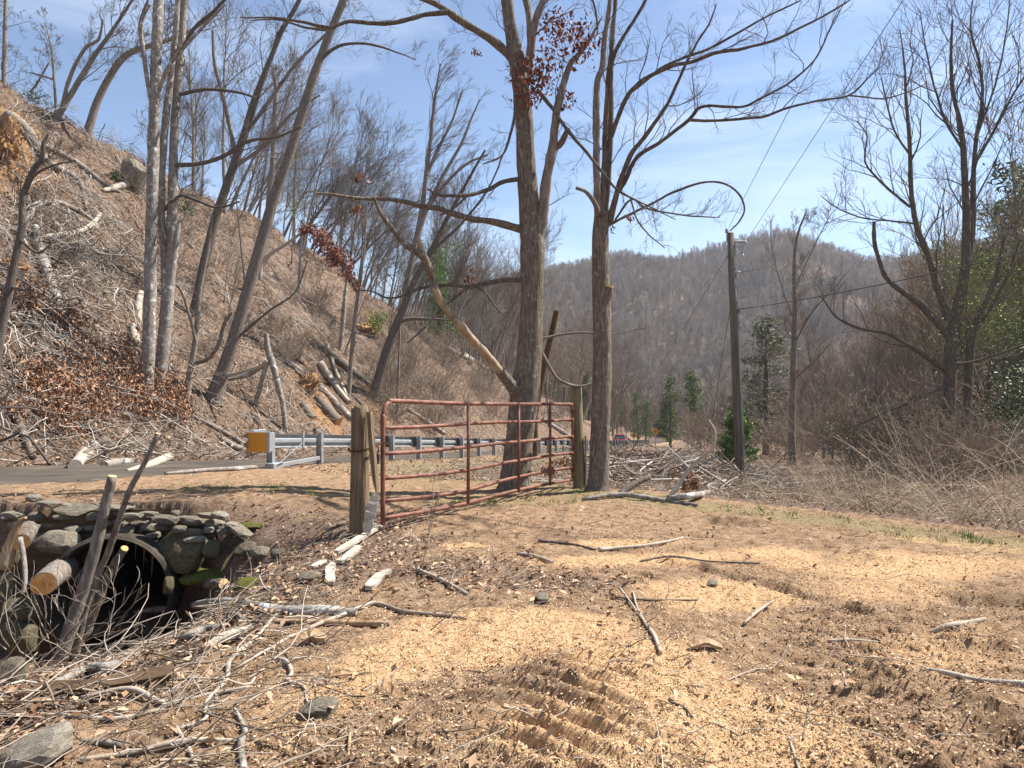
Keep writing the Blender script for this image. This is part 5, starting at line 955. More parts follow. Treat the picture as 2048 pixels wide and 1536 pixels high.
log('cut_sapling', [at(122, 1322, D5), at(140, 1255, D5), at(160, 1200, D5 + .02), at(190, 1100, D5), at(211, 1010, D5), at(225, 953, D5)], 13.5 / FPX * D5, 8.8 / FPX * D5, 'thickest cut sapling stem leaning before the culvert mouth', 'bark_grey', caps=(False, True), cat='sapling')
log('cut_sapling', [at(150, 1318, D5 + .15), at(170, 1220, D5 + .15), at(196, 1150, D5 + .15), at(216, 1105, D5 + .15), at(243, 1025, D5 + .1), at(262, 975, D5), at(290, 925, D5), at(316, 868, D5)], 8 / FPX * D5, 4.4 / FPX * D5, 'tall thin cut sapling stem leaning right in front of the headwall', 'bark_grey', caps=(False, True), cat='sapling')
log('cut_sapling', [at(165, 1275, D5 + .3), at(190, 1215, D5 + .3), at(203, 1178, D5 + .3), at(228, 1130, D5 + .25), at(249, 1097, D5 + .2)], 12 / FPX * D5, 7.5 / FPX * D5, 'short brown cut stub angled across the dark culvert mouth', 'bark_oak', 'cut_orange', caps=(False, True), cat='sapling')
a = at(87, 1168, 6.7); log('cut_log', [a + Vector((-0.30, 0.8, -0.06)), a + Vector((-0.16, 0.40, -0.02)), a], 0.135, 0.115, 'log with a bright orange sawn face left of the culvert mouth', 'bark_grey', 'cut_orange', (False, True), 20)
a = at(42, 1085, 6.2); log('cut_log', [a + Vector((-0.18, 0.35, 0.05)), a], 0.085, 0.075, 'smaller orange ended log chunk above the big orange log', 'bark_oak', 'cut_orange', (False, True), 12)
log('broken_stump', [at(8, 1135, 6.2), at(25, 1080, 6.2), at(40, 1045, 6.2), at(52, 1035, 6.2)], 0.07, 0.012, 'splintered brown stump shard at the left edge above the log', 'tan_wood', 'tan_wood', (False, False), 8, 'stump')
log('branch_piece', [at(40, 1075, 6.0), at(48, 1120, 5.95), at(50, 1160, 5.9), at(45, 1188, 5.88)], 0.022, 0.018, 'short grey branch hanging over the orange ended log', 'bark_pale', caps=(False, False), cat='branch', sides=8)
a = gp(452, 1176); log('cut_log', [a + Vector((-0.25, 0.12, 0.0)), a + Vector((0.0, -0.06, 0.06))], 0.06, 0.058, 'small round log with a pale sawn end in the moss', 'bark_dark', 'cut_wood', (False, True), 14)
def ground_stick(poly, label, bark='stick', lift=0.6, cat='stick', caps=(False, False), cut='cut_wood', name='fallen_stick', group=None, sub=0):
    pts = []; rs = []
    for (px, py, hw) in poly:
        h = hit(px, py + hw * 0.8); d = h.y; r = hw / FPX * d; pts.append(Vector((h.x, h.y, h.z + r * lift))); rs.append(r)
    P = spline([(*p, r) for p, r in zip(pts, rs)], 5); m = MB(); off = pts[0]
    e = empty(name, off) if sub or caps[0] or caps[1] else None
    rng = np.random.default_rng(int(poly[0][0] + poly[0][1])); rr = np.maximum(0.002, P[:, 3]) * rng.uniform(0.9, 1.1, len(P))
    m.tube([tuple(p[:3]) for p in P], list(rr), 8); o = m.build('stem' if e else name, M[bark], e, smooth=True, off=off)
    if e is None: o.location = off; tag(o, label, cat, group); return o
    for q, (p, pn, r) in enumerate(((P[0], P[1], rr[0]), (P[-1], P[-2], rr[-1]))):
        if caps[q]:
            p_, n_ = Vector(p[:3]), Vector(pn[:3]); T = (p_ - n_).normalized(); cut_disc(e, p_, T, r * 0.95, M[cut], off)
    if sub:
        out = [[], [], [], []]; pr = prm(rmin=0.0022, up=np.array([0, 0, 0.25]), ang=(0.4, 0.9), kids=[sub, 3, 2, 1], max=2, wander=0.25, trop=[-0.02, -0.08, -0.08, 0])
        sprout(rng, P[:, :3], rr, 0.7, 0, pr, out, lo=0.3, kids=sub); br = out[1] + out[2] + out[3]
        if br: tag(tube_obj('twigs', br, 4, M[bark], e, np.array(off)), kind='stuff')
    tag(e, label, cat, group); return e
ground_stick([(386,1206,8),(433,1202,10),(493,1206,11.5),(552,1214,11.5),(640,1220,11),(712,1222,9)], 'thick mossy grey log lying across the bank below the planks', 'bark_pale', cat='log', name='fallen_log', caps=(True, True), cut='bone_wood')
ground_stick([(268,1223,2.5),(315,1216,6.5),(355,1218,6.2),(394,1225,5),(465,1227,5),(496,1237,5),(591,1245,4)], 'broken branch with orange torn bark poking over the pit edge', 'bark_grey', 0.9, 'branch', sub=3)
ground_stick([(540,1240,5),(640,1243,6.5),(720,1246,7),(782,1249,6)], 'straight brown stick parallel to the thick grey log', 'tan_wood')
ground_stick([(98,1371,8),(177,1340,8.5),(236,1328,8.5),(295,1296,9),(355,1277,9),(406,1257,8),(453,1245,6)], 'long curved grey branch sweeping down from the pit edge', 'bark_pale', 1.0, 'branch', sub=5)
ground_stick([(165,1369,6),(200,1348,6.5),(236,1330,6)], 'short pale flat stick beside the long curved branch', 'bone_wood', 1.4)
ground_stick([(465,1338,3),(591,1269,3.8),(690,1229,4),(749,1208,4),(805,1222,3.8),(876,1230,3),(935,1236,2)], 'long straight brown stick crossing over the grey log end', 'stick', 1.2, sub=4)
ground_stick([(552,1230,3),(512,1277,4),(461,1324,4.8),(453,1355,4.2),(414,1403,4),(410,1434,4),(355,1458,3)], 'crooked pale branch zigzagging down through the twigs', 'bone_wood', 1.2, 'branch', sub=5)
ground_stick([(540,1316,3),(571,1324,4.2),(583,1348,4.2),(575,1367,4),(607,1379,3.2),(613,1400,2.4),(630,1440,1.4)], 'hooked grey stick at the edge of the bare soil', 'stick', 1.3, sub=3)
ground_stick([(352,1455,4),(378,1493,4.2),(398,1535,4)], 'short grey stick running down at the bottom left', 'stick', 1.2)
ground_stick([(469,1415,3),(482,1440,4.5),(490,1462,6.5),(481,1489,7.5),(488,1536,6.5)], 'knobbly twisted branch standing at the bottom left of the soil', 'bark_pale', 1.0, 'branch')
ground_stick([(160,1400,5),(260,1390,5.5),(330,1402,5),(420,1385,4),(500,1372,3)], 'pale wavy stick just under the dark board', 'stick', 1.5, sub=3)
ground_stick([(0,1437,4),(110,1424,4.5),(230,1431,4.5),(330,1413,3.5),(440,1425,2.5)], 'grey stick lying level through the lower left twigs', 'stick', 1.5, sub=4)
ground_stick([(160,1522,5),(260,1502,5.5),(370,1486,5.5),(475,1478,4)], 'grey stick low in the left corner pointing at the twisted branch', 'stick', 1.2, sub=3)
ground_stick([(165,1475,6),(205,1480,7),(245,1484,5)], 'stubby dark grey stick among lower left twigs', 'bark_grey', 1.0)
ground_stick([(1842,1330,4.2),(1881,1340,5.2),(1960,1352,6.4),(2060,1369,7.5)], 'smooth pale pole lying at the right edge on the churned mud', 'bone_wood', 0.9, caps=(True, False))
ground_stick([(1861,1263,3.5),(1880,1262,5.2),(1904,1259,5.5),(1936,1242,5.4),(1985,1230,4)], 'forked tan branch above the pale pole on the right', 'stick', 1.4, 'branch', sub=2)
ground_stick([(1266,1186,1.6),(1274,1215,2.4),(1290,1248,3.4),(1309,1273,4.2),(1321,1305,4.4)], 'Y shaped grey stick on the sawdust right of centre', 'stick', 1.5, sub=1)
ground_stick([(1238,1172,1.5),(1262,1208,2),(1290,1248,2.6)], 'thin arm crossing the Y shaped stick', 'stick', 1.8)
ground_stick([(835,1141,4),(884,1163,4.2),(935,1186,3)], 'straight grey stick left of centre below the gate', 'stick', 1.2)
ground_stick([(1034,1107,3.5),(1068,1113,3.5),(1105,1125,3)], 'short dark stick on the near sawdust patch below the gate', 'stick', 1.2)
ground_stick([(1077,1082,2.6),(1144,1088,2.6),(1192,1100,2.2)], 'thin dark stick behind the short dark stick', 'bark_dark', 1.2)
ground_stick([(1198,1101,4),(1225,1096,3.6),(1279,1094,3),(1330,1086,2.8),(1366,1074,2)], 'pale bent stick across the middle of the yard', 'bone_wood', 1.2)
ground_stick([(1488,1247,3),(1515,1228,3),(1547,1205,2.4)], 'thin grey stick propped on the mud right of centre', 'stick', 2.2)
ground_stick([(1280,1124,2),(1340,1118,2.2),(1420,1122,2),(1520,1128,1.6)], 'thin dark twig lying level near the old rut', 'bark_dark', 1.2)
ground_stick([(1230,1196,2),(1300,1200,2),(1395,1202,1.6)], 'thin brown twig on the sawdust left of the mud', 'bark_dark', 1.2)
ground_stick([(1655,1281,2.5),(1700,1280,2.6),(1760,1279,2)], 'straight pale twig in the middle of the mud', 'bone_wood', 1.2)
ground_stick([(1680,1325,2),(1688,1350,2.2),(1692,1372,1.8)], 'small upright twig left of the pale pole', 'stick', 1.6)
ground_stick([(1578,1470,2.2),(1585,1500,2.5),(1600,1535,2.2)], 'short pale twig at the bottom right of centre', 'bone_wood', 1.5)
ground_stick([(700,1470,3),(698,1500,3.2),(694,1535,3)], 'thin reddish stick at the bottom centre left', 'tan_wood', 1.2)
ground_stick([(650,1355,2),(700,1352,2.2),(738,1345,1.8)], 'thin tan twig on the sawdust near the bark chunk', 'tan_wood', 1.4)
ground_stick([(1130,1345,2.5),(1142,1356,2.6),(1157,1366,2)], 'small dark peg of wood above the tread marks', 'bark_dark', 1.6)
ground_stick([(1340,1408,2),(1370,1422,2.4),(1385,1440,2)], 'curved dark twig right of the tread marks', 'bark_dark', 1.5)
# brush edge on the right
ground_stick([(1165,1000,3),(1240,992,5),(1330,1000,4.5),(1395,1012,3)], 'grey log along the grass edge right of the slender tree', 'bark_pale', 1.0, 'log', name='fallen_log')
ground_stick([(1335,1000,6),(1400,992,6),(1430,985,5.4),(1480,975,4.6),(1530,966,3)], 'pale branch lying along the brush edge under the pole', 'bark_pale', 1.5, 'branch', sub=7)
hb = hit(1337, 1000); pts = [at(1337, 1000, hb.y), at(1370, 950, hb.y + .1), at(1400, 918, hb.y + .1), at(1425, 897, hb.y), at(1430, 865, hb.y), at(1418, 840, hb.y)]
log('leaning_branch', pts, 0.035, 0.012, 'pale curved dead branch standing up out of the brush left of the pole', 'bone_wood', caps=(False, False), cat='branch', sides=9)
hb = hit(1236, 992); log('fallen_log', [at(1238, 990, hb.y), at(1265, 970, hb.y + .2), at(1300, 953, hb.y + .4)], 0.055, 0.04, 'short dark log in the brush right of the slender tree', 'bark_dark', caps=(False, False), sides=10)
# ------------------------------------------------------------------ background trees: shared prototypes, individual copies
def proto_tree(seed, H, r, kids, tw, clear=0.25, sides=7, lean=0.0):
    rng = np.random.default_rng(seed); pr = prm(**tw); out = [[], [], [], []]; n = 14
    pts = [np.zeros(3)]; d = unit(np.array([lean, 0, 1.0]))
    for i in range(n): d = unit(d + rng.normal(0, 0.035, 3) + np.array([lean * 0.1, 0, 0.05])); pts.append(pts[-1] + d * H / n)
    pts = np.array(pts); rad = r * (1 - 0.88 * np.linspace(0, 1, n + 1) ** 0.9); rad[0] *= 1.35
    pts[0, 2] -= 0.5
    sprout(rng, pts, rad, H * 0.62, 0, pr, out, lo=clear, kids=kids)
    V, Q = tubes([(pts, rad)], sides); tm = mesh_np('trunk', V, Q, smooth=True)
    A_, B2 = tubes(out[1], 4); 
    rest = out[2] + out[3]
    if rest: C_, D_ = tubes(rest, 3); A_, B2 = np.vstack([A_, C_]), np.vstack([B2, D_ + len(A_)])
    return tm, mesh_np('crown', A_, B2, smooth=True)
SWEEP = unit(np.array([0.55, 0.1, 0.8]))
PT = [proto_tree(201, 13, 0.17, 20, dict(rmin=0.008, max=3, kids=[9, 7, 5, 3], ang=(0.4, 1.0), kidup=0.25), 0.3),
      proto_tree(202, 15, 0.20, 22, dict(rmin=0.008, max=3, kids=[9, 7, 5, 3], ang=(0.4, 1.0), kidup=0.3), 0.4),
      proto_tree(203, 12, 0.14, 18, dict(rmin=0.008, max=3, kids=[9, 7, 5, 3], ang=(0.4, 1.0), up=SWEEP, kidup=0.2), 0.25, lean=0.25),
      proto_tree(204, 14, 0.17, 22, dict(rmin=0.008, max=3, kids=[9, 7, 5, 3], ang=(0.4, 1.0), up=SWEEP, kidup=0.25), 0.3, lean=0.35),
      proto_tree(205, 11, 0.10, 16, dict(rmin=0.011, max=3, kids=[8, 6, 4, 2], ang=(0.5, 1.1), kidup=0.1), 0.3),
      proto_tree(206, 16, 0.19, 14, dict(rmin=0.013, max=3, kids=[8, 6, 4, 2], ang=(0.4, 0.8), kidup=0.4), 0.55)]
def proto_shrub(seed, H, stems, tw):
    rng = np.random.default_rng(seed); pr = prm(**tw); out = [[], [], [], []]
    for k in range(stems):
        a = rng.uniform(0, 6.283); grow(rng, (rng.normal(0, 0.15), rng.normal(0, 0.15), -0.15), (math.cos(a) * 0.6, math.sin(a) * 0.6, 1), H * rng.uniform(0.7, 1.1), 0.02 * H / 3, 1, pr, out)
    st = tubes(out[1], 4); rest = out[2] + out[3]; tw_ = tubes(rest, 3)
    return mesh_np('stems', st[0], st[1], smooth=True), mesh_np('twigs', tw_[0], tw_[1], smooth=True)
PSH = [proto_shrub(301 + k, 3.2, 11, dict(rmin=0.0075, max=3, kids=[9, 8, 6, 3], wander=0.22, ang=(0.35, 0.9))) for k in range(4)]
def put_tree(k, x, y, sc, rz, tilt, label, group, mats=('bark_grey', 'twig_grey'), name='bare_tree', cat='tree', z=None, protos=None, pn=('trunk', 'crown')):
    tm, cm = (protos or PT)[k]; z = tz(x, y) if z is None else z
    e = empty(name, (x, y, z - 0.05)); e.scale = (sc, sc, sc); e.rotation_euler = (tilt[0], tilt[1], rz)
    for nm, me, mt in ((pn[0], tm, mats[0]), (pn[1], cm, mats[1])):
        o = bpy.data.objects.new(nm, me); COL.objects.link(o); o.parent = e
        if not me.materials: me.materials.append(M[mt])
        if me.materials[0] != M[mt]:
            o.material_slots[0].link = 'OBJECT'; o.material_slots[0].material = M[mt]
    tag(e, label, cat, group); return e
M['twig_pale'] = nmat('pale_slim_bark', [(0.3, (0.15, 0.125, 0.105)), (0.6, (0.27, 0.235, 0.205)), (0.8, (0.38, 0.34, 0.30))], 4, rough=0.9, bump=0.0, rnd=0.4)
rng = np.random.default_rng(5)
# hill crest trees (bare, leaning right) and the spur behind the broken limb
def hill_trees(n, tr, hr, lab, grp, scr, ks, mats, minpx=None):
    c = 0; tries = 0
    while c < n and tries < n * 30:
        tries += 1
        t_ = rng.uniform(*tr); h_ = rng.uniform(*hr); x, y = tsxy(t_, h_ + 8.3); px = 1024 + x / y * FPX
        if minpx and not (minpx[0] < px < minpx[1]): continue
        put_tree(int(rng.choice(ks)), float(x), float(y), float(rng.uniform(*scr)), float(rng.normal(0, 0.5)), (float(rng.normal(0, 0.05)), float(rng.normal(0.12, 0.08))), lab, grp, mats); c += 1
hill_trees(16, (25, 62), (25, 40), 'bare leaning tree in the thin row along the hill crest', 'trees along the hill crest', (0.8, 1.25), [2, 3, 0], ('bark_grey', 'twig_grey'), (380, 800))
hill_trees(5, (8, 22), (27, 38), 'bare crest tree above the upper left slash', 'trees above the upper left slash', (0.35, 0.55), [2, 3, 4], ('bark_grey', 'twig_grey'), (30, 380))
hill_trees(22, (30, 75), (20, 34), 'bare tree standing on the upper slope below the crest row', 'upper slope trees', (0.7, 1.1), [0, 2, 3, 4, 5], ('bark_grey', 'twig_grey'), (420, 800))
hill_trees(12, (14, 60), (6, 20), 'slim bare tree on the open leafy slope', 'slim trees on the open slope', (0.3, 0.55), [4, 0, 5], ('bark_grey', 'twig_grey'), (330, 800))
hill_trees(76, (62, 118), (12, 34), 'bare tree in the wood where the hillside falls away behind the broken limb', 'wood on the falling spur', (0.6, 1.15), [0, 1, 2, 3, 4, 5], ('twig_pale', 'twig_grey'), (560, 1010))
hill_trees(72, (58, 165), (2, 24), 'bare roadside tree in the grey wood past the thick trunk', 'roadside wood past the gate', (0.6, 1.2), [0, 1, 4, 5], ('twig_pale', 'twig_warm'), (800, 1225))
def shrubs(n, pxr, yr, lab, grp, scr, mats, cond=None, name='bare_shrub'):
    c = 0; tries = 0
    while c < n and tries < n * 40:
        tries += 1
        px = rng.uniform(*pxr); y = yr[0] * (yr[1] / yr[0]) ** rng.random(); x = (px - 1024) / FPX * y; t_, s_ = ts(x, y)
        if cond and not cond(x, y, float(t_), float(s_)): continue
        put_tree(int(rng.integers(0, 4)), float(x), float(y), float(rng.uniform(*scr)), float(rng.uniform(0, 6.28)), (float(rng.normal(0, 0.08)), float(rng.normal(0, 0.08))), lab, grp, mats, name, 'shrub', protos=PSH, pn=('stems', 'twigs')); c += 1
shrubs(30, (760, 1180), (38, 110), 'grey bare shrub on the roadside bank behind the guardrail', 'shrubs on the bank behind the guardrail', (0.6, 1.3), ('bark_grey', 'twig_warm'), lambda x, y, t, s: 9.5 < s < 22)
shrubs(20, (380, 860), (26, 60), 'thin bare shrub growing on the open hillside', 'shrubs on the open hillside', (0.35, 0.8), ('bark_grey', 'twig_warm'), lambda x, y, t, s: 11 < s < 30)
shrubs(28, (1440, 2040), (32, 75), 'reddish bare shrub in the thicket behind the upright tree', 'shrubs in the valley thicket', (0.7, 1.6), ('bark_grey', 'twig_warm'), lambda x, y, t, s: s < -13)
shrubs(14, (1290, 1500), (60, 120), 'pale bare shrub in the valley floor by the far conifers', 'shrubs by the far conifers', (0.7, 1.4), ('bark_grey', 'twig_warm'), lambda x, y, t, s: s < -5)
shrubs(11, (1750, 2080), (20, 34), 'tangled bare shrub around the large spreading tree', 'shrubs round the large spreading tree', (0.5, 0.95), ('bark_grey', 'twig_warm'), lambda x, y, t, s: s < -13.5)
def valley_trees(n, pxr, yr, lab, grp, scr, mats, cond, ks=(0, 1, 4, 5)):
    c = 0; tries = 0
    while c < n and tries < n * 40:
        tries += 1
        px = rng.uniform(*pxr); y = yr[0] * (yr[1] / yr[0]) ** rng.random(); x = (px - 1024) / FPX * y; t_, s_ = ts(x, y)
        if not cond(float(t_), float(s_)): continue
        put_tree(int(rng.choice(ks)), float(x), float(y), float(rng.uniform(*scr)), float(rng.uniform(0, 6.28)), (float(rng.normal(0, 0.04)), float(rng.normal(0, 0.04))), lab, grp, mats); c += 1
valley_trees(34, (1440, 1900), (48, 110), 'thin bare tree in the reddish wood across the valley', 'wood across the valley', (0.5, 0.8), ('bark_grey', 'twig_warm'), lambda t, s: s < -16)
valley_trees(22, (1780, 2080), (30, 70), 'bare tree on the steep bank behind the large spreading tree', 'wood on the right bank', (0.55, 0.9), ('bark_grey', 'twig_warm'), lambda t, s: s < -20)

# conifers
def proto_conifer(seed, H, W_, n, nl, size, up=0.1, spread=0.03):
    rg = np.random.default_rng(seed); br = []; pos = []
    tm = tubes([(np.array([[0, 0, -0.3], [0, 0, H * 0.5], [0, 0, H]]), np.array([0.02 * H, 0.013 * H, 0.004]))], 7)
    for k in range(n):
        u = 0.08 + 0.9 * (k + rg.random()) / n; z = H * u; L = W_ * (1 - u) ** 0.8 * rg.uniform(0.6, 1.15) + 0.04 * H; a = rg.uniform(0, 6.283); d = np.array([math.cos(a), math.sin(a), up + rg.normal(0, 0.1)])
        P = np.array([[0, 0, z] + d * L * q + np.array([0, 0, -0.12 * L * q * q]) for q in (0, 0.35, 0.7, 1.0)]); br.append((P, np.array([0.008, 0.006, 0.004, 0.002]) * H / 3))
        q = rg.random((nl, 1)) ** 0.6; i = np.minimum(2, (q * 3).astype(int)); base = P[0] + (P[-1] - P[0]) * q; pos.append(base + rg.normal(0, 1, (nl, 3)) * spread * H * np.array([1, 1, 0.6]))
    V, Q = tubes(br, 3); V0, Q0 = tm; tmesh = mesh_np('trunk', np.vstack([V0, V]), np.vstack([Q0, Q + len(V0)]), smooth=True)
    Vl, Fl = leaves(rg, np.concatenate(pos), size, hang=0.1, aspect=0.22); return tmesh, mesh_np('crown', Vl, None, Fl)
PCN = [proto_conifer(401, 9, 2.3, 70, 60, (0.16, 0.36), 0.25), proto_conifer(402, 8, 1.8, 60, 55, (0.15, 0.34), 0.3), proto_conifer(403, 2.4, 0.95, 70, 110, (0.10, 0.20), 0.5), proto_conifer(404, 12, 3.0, 80, 34, (0.25, 0.5), -0.05)]
def conifer(k, px, py, hpx, label, mat='pine', dmax=None, tilt=(0, 0), hgt=(9, 8, 2.4, 12), d=None):
    h = hit(px, py, 12) if d is None else None; d = h.y if d is None else d; x = (px - 1024) / FPX * d; z = tz(x, d); sc = (at(px, py - hpx, d).z - z) / hgt[k]
    e = put_tree(k, x, d, sc, px * 0.37, tilt, label, None, ('bark_dark', mat), 'conifer', 'conifer', z=z, protos=PCN)
    if mat == 'hemlock': e.scale = (sc * 1.3, sc * 1.3, sc)
conifer(2, 1474, 900, 84, 'small bright green young pine behind the utility pole', 'pine_young', d=33)
conifer(1, 1341, 880, 128, 'narrow dark conifer left of the far pair', 'pine', d=92)
conifer(0, 1402, 880, 138, 'leaning fuller conifer right of the far pair', 'pine', d=88, tilt=(0, 0.18))
conifer(3, 1532, 770, 140, 'loose pale green hemlock behind the upright tree', 'hemlock', d=75)
conifer(3, 2030, 640, 320, 'tall dark evergreen on the right edge hillside', 'evergreen_dark', d=48)
conifer(1, 880, 690, 180, 'yellow green pine behind the broken limb', 'pine_young', d=80)
conifer(2, 1335, 850, 40, 'small dark conifer beside the far road', 'pine', d=130)
def leafy_shrub(px, py, w, h, d, label, mat, n, size, seed):
    rg = np.random.default_rng(seed); c = at(px, py, d); g = tz(c.x, c.y); e = empty('evergreen_shrub', (c.x, c.y, g)); k = d / FPX
    pos = rg.normal(0, 1, (n, 3)) * np.array([w, w * 0.8, h]) * k * 0.42; cl = rg.normal(0, 1, (26, 3)) * np.array([w, w * 0.8, h]) * k * 0.4; pos = cl[rg.integers(0, 26, n)] + pos * 0.35
    pos[:, 2] += c.z - g; pos[:, 2] = np.maximum(pos[:, 2], 0.05)
    V, F = leaves(rg, pos, size, hang=0.3, aspect=0.4); tag(link('foliage', mesh_np('foliage', V, None, F), M[mat], e), kind='stuff')
    br = [(np.array([[rg.normal(0, 0.1), rg.normal(0, 0.1), -0.1], q * np.array([0.5, 0.5, 0.6]), q]), np.array([0.03, 0.018, 0.008])) for q in cl]; tube_obj('stems', br, 4, M['bark_dark'], e); tag(e, label, 'shrub')
leafy_shrub(2000, 830, 130, 130, 27, 'dark laurel thicket filling the shade at the right edge', 'evergreen_dark', 6500, (0.08, 0.16), 1)
leafy_shrub(2090, 760, 150, 200, 30, 'darker laurel mass just off the right edge', 'evergreen_dark', 8000, (0.08, 0.16), 2)
leafy_shrub(1790, 870, 110, 60, 30, 'dark twiggy evergreen mound left of the large spreading tree', 'evergreen_dark', 2600, (0.06, 0.12), 3)
leafy_shrub(1985, 590, 110, 170, 31, 'light green budding shrub high at the right edge', 'bud', 7000, (0.08, 0.15), 4)
leafy_shrub(2060, 420, 80, 160, 36, 'light green budding crown at the right frame edge', 'bud', 5000, (0.08, 0.15), 14)
leafy_shrub(752, 640, 26, 26, 44, 'yellow green laurel clump on the torn bank', 'bud', 900, (0.08, 0.16), 5)
leafy_shrub(885, 440 + 90, 40, 60, 70, 'yellow green pine top behind the broken limb fork', 'pine_young', 1500, (0.12, 0.25), 6)
leafy_shrub(575, 420, 30, 50, 60, 'pale green sapling foliage beside the smooth leaning trunk', 'bud', 700, (0.08, 0.16), 7)
leafy_shrub(70, 195, 40, 20, 46, 'low green laurel patch on the upper left crest', 'evergreen_dark', 700, (0.1, 0.2), 8)
leafy_shrub(232, 350, 16, 16, 42, 'small green laurel by the grey boulder', 'evergreen_dark', 260, (0.1, 0.2), 9)
leafy_shrub(378, 415, 26, 18, 44, 'small green laurel patch right of the lichen blotched pair', 'evergreen_dark', 400, (0.1, 0.2), 10)

# sapling bent over with rust red leaves
hero('leafy_sapling', 'sapling bent to the left carrying a drooping spray of rust red leaves', [(697,792,4.6),(701,740,4.5),(705,690,4.4),(712,620,3.8),(714,585,3.2),(700,555,2.6),(680,525,2.2),(650,490,1.8),(612,455,1.2)], [([(712,640,2.6),(722,560,2.2),(730,480,1.6),(735,400,1)], 0, 'bark_grey', 4, 0.9)], mat='bark_grey', seed=107, sides=8, trunk_kids=8, kid_len=0.6, tw=dict(rmin=0.006), twlo=0.5,
     leaf=([(712,572,7,0),(700,550,10,0),(690,530,12,0),(676,515,14,0),(660,500,14,0),(648,485,14,0),(636,470,12,0),(622,460,10,0),(606,462,8,0),(665,520,10,0)], 2000, (0.12, 0.26), 0.75))
def dead_stick_tree(label, segs, mat='bark_pale', seed=1, base=None):
    b = segs[0][0]; d = depth(b[0], b[1], dmin=12); return hero('dead_branch', label, segs[0], [(q, -0.3, mat, 2, 0.5) for q in segs[1:]], d=d, mat=mat, seed=seed, sides=8, trunk_kids=2, kid_len=0.5, tw=dict(rmin=0.006), cat='branch')
dead_stick_tree('arched forked dead branch standing left of the sawn logs on the hill', [[(571,862,5),(566,810,5.4),(558,778,6),(547,734,7),(536,700,6.5),(532,668,5)], [(534,724,5),(520,775,4.6),(508,820,4.2),(499,862,4)], [(534,726,5),(506,744,5),(479,754,4.4),(448,760,3)]], 'bark_pale', 111)
dead_stick_tree('white bent dead bough crossing before the smooth leaning trunk', [[(520,560,4),(524,525,3.8),(545,505,3.6),(574,487,3.4),(615,457,2.6)]], 'bone_wood', 112)
dead_stick_tree('two thin grey dead stems on the slope right of the smooth leaner', [[(596,600,4),(600,540,3.6),(603,475,3),(606,440,2)], [(600,520,2.4),(612,490,2),(614,450,1.4)]], 'bark_pale', 113)
dead_stick_tree('thin grey dead stem with elbow beside the bent leafy sapling', [[(680,700,5),(686,640,4.6),(690,590,4),(694,560,2)]], 'bark_pale', 114)
dead_stick_tree('thin upright pole stem before the torn clay bank', [[(793,830,2.6),(797,740,2.4),(800,650,2),(802,580,1.2)]], 'bark_grey', 115)
# fallen trunks on the hillside
def hill_log(poly, label, bark='bark_pale', caps=(False, False), cut='cut_orange', sub=0, lift=0.5, cat='log', name='fallen_log'):
    return ground_stick(poly, label, bark, lift, cat, caps, cut, name, None, sub)
hill_log([(13,233,11),(33,248,11.5),(55,268,11),(73,297,10),(93,326,8.5),(124,344,7.5),(155,361,6),(168,386,4.5),(172,420,3)], 'big fallen trunk sliding downhill from the torn clay at upper left', 'bark_grey', sub=10, lift=1.2)
hill_log([(75,286,6),(100,299,6),(133,315,6),(164,335,6),(190,355,5),(210,370,4),(240,385,3)], 'second fallen trunk branching right of the big fallen one', 'bark_grey', sub=9, lift=1.2)
hill_log([(205,382,4),(230,376,6.5),(258,369,7.5)], 'pale splintered trunk butt pointing at the grey boulder', 'bone_wood', lift=1.0)
hill_log([(70,455,7),(82,505,9),(98,555,9.5),(116,602,8),(130,640,6)], 'grey fallen stem in the middle of the left slash', 'bark_pale', sub=8, lift=1.0)
hill_log([(30,470,5),(60,430,5),(100,405,4.5),(150,420,4),(195,445,3)], 'arched pale limb high in the left slash', 'bark_pale', sub=8, lift=1.4)
hill_log([(70,480,5),(140,470,5.5),(180,455,5),(200,430,3.5)], 'pale crooked limb lying across the left slash', 'bone_wood', sub=7, lift=1.4)
hill_log([(160,760,10),(164,775,10.5),(168,809,11),(174,843,10),(188,866,8)], 'thick grey fallen trunk coming down through brown leaves', 'bark_pale', sub=3, lift=0.8)
hill_log([(0,782,9),(22,815,8.5),(42,858,7.5),(55,890,6.5),(68,918,5)], 'dark arched log at the left edge above the road', 'bark_oak', lift=1.2)
hill_log([(196,884,15),(207,890,16),(220,897,16)], 'short cut log with a ringed sawn end beside the road', 'bark_oak', (False, True), 'cut_wood', lift=0.8)
hill_log([(150,928,12),(170,910,13),(193,891,11)], 'split half log leaning up beside the short cut log', 'bone_wood', lift=1.0)
hill_log([(253,939,5),(304,925,8),(340,914,9)], 'pale split log lying at the road edge', 'bone_wood', (False, True), 'cut_wood', lift=1.0)
hill_log([(208,926,8),(235,921,8.5),(262,919,7.5)], 'grey split log between two pale ones by the road', 'bark_pale', lift=0.9)
hill_log([(330,948,3),(400,942,4),(470,938,4.5),(512,935,4)], 'long grey stick lying along the far road edge', 'bark_pale', lift=1.0)
hill_log([(265,655,6),(272,690,6.5),(278,610,7),(282,590,6)][::1], 'pale bent limb just left of the lichen blotched pair', 'bone_wood', lift=1.6)
hill_log([(574,722,5),(604,745,6),(633,768,6.5),(667,802,7),(702,838,7)], 'long grey log sliding down toward the chained post', 'bark_pale', lift=0.9)
hill_log([(640,727,7),(654,748,6.6),(667,768,6),(698,806,5)], 'thick pale log just right of the long grey log', 'bone_wood', lift=1.1)
hill_log([(652,688,3),(662,716,3.2),(670,741,3.2),(694,796,3)], 'thin white stick lying over the thick pale log', 'bone_wood', lift=2.0)
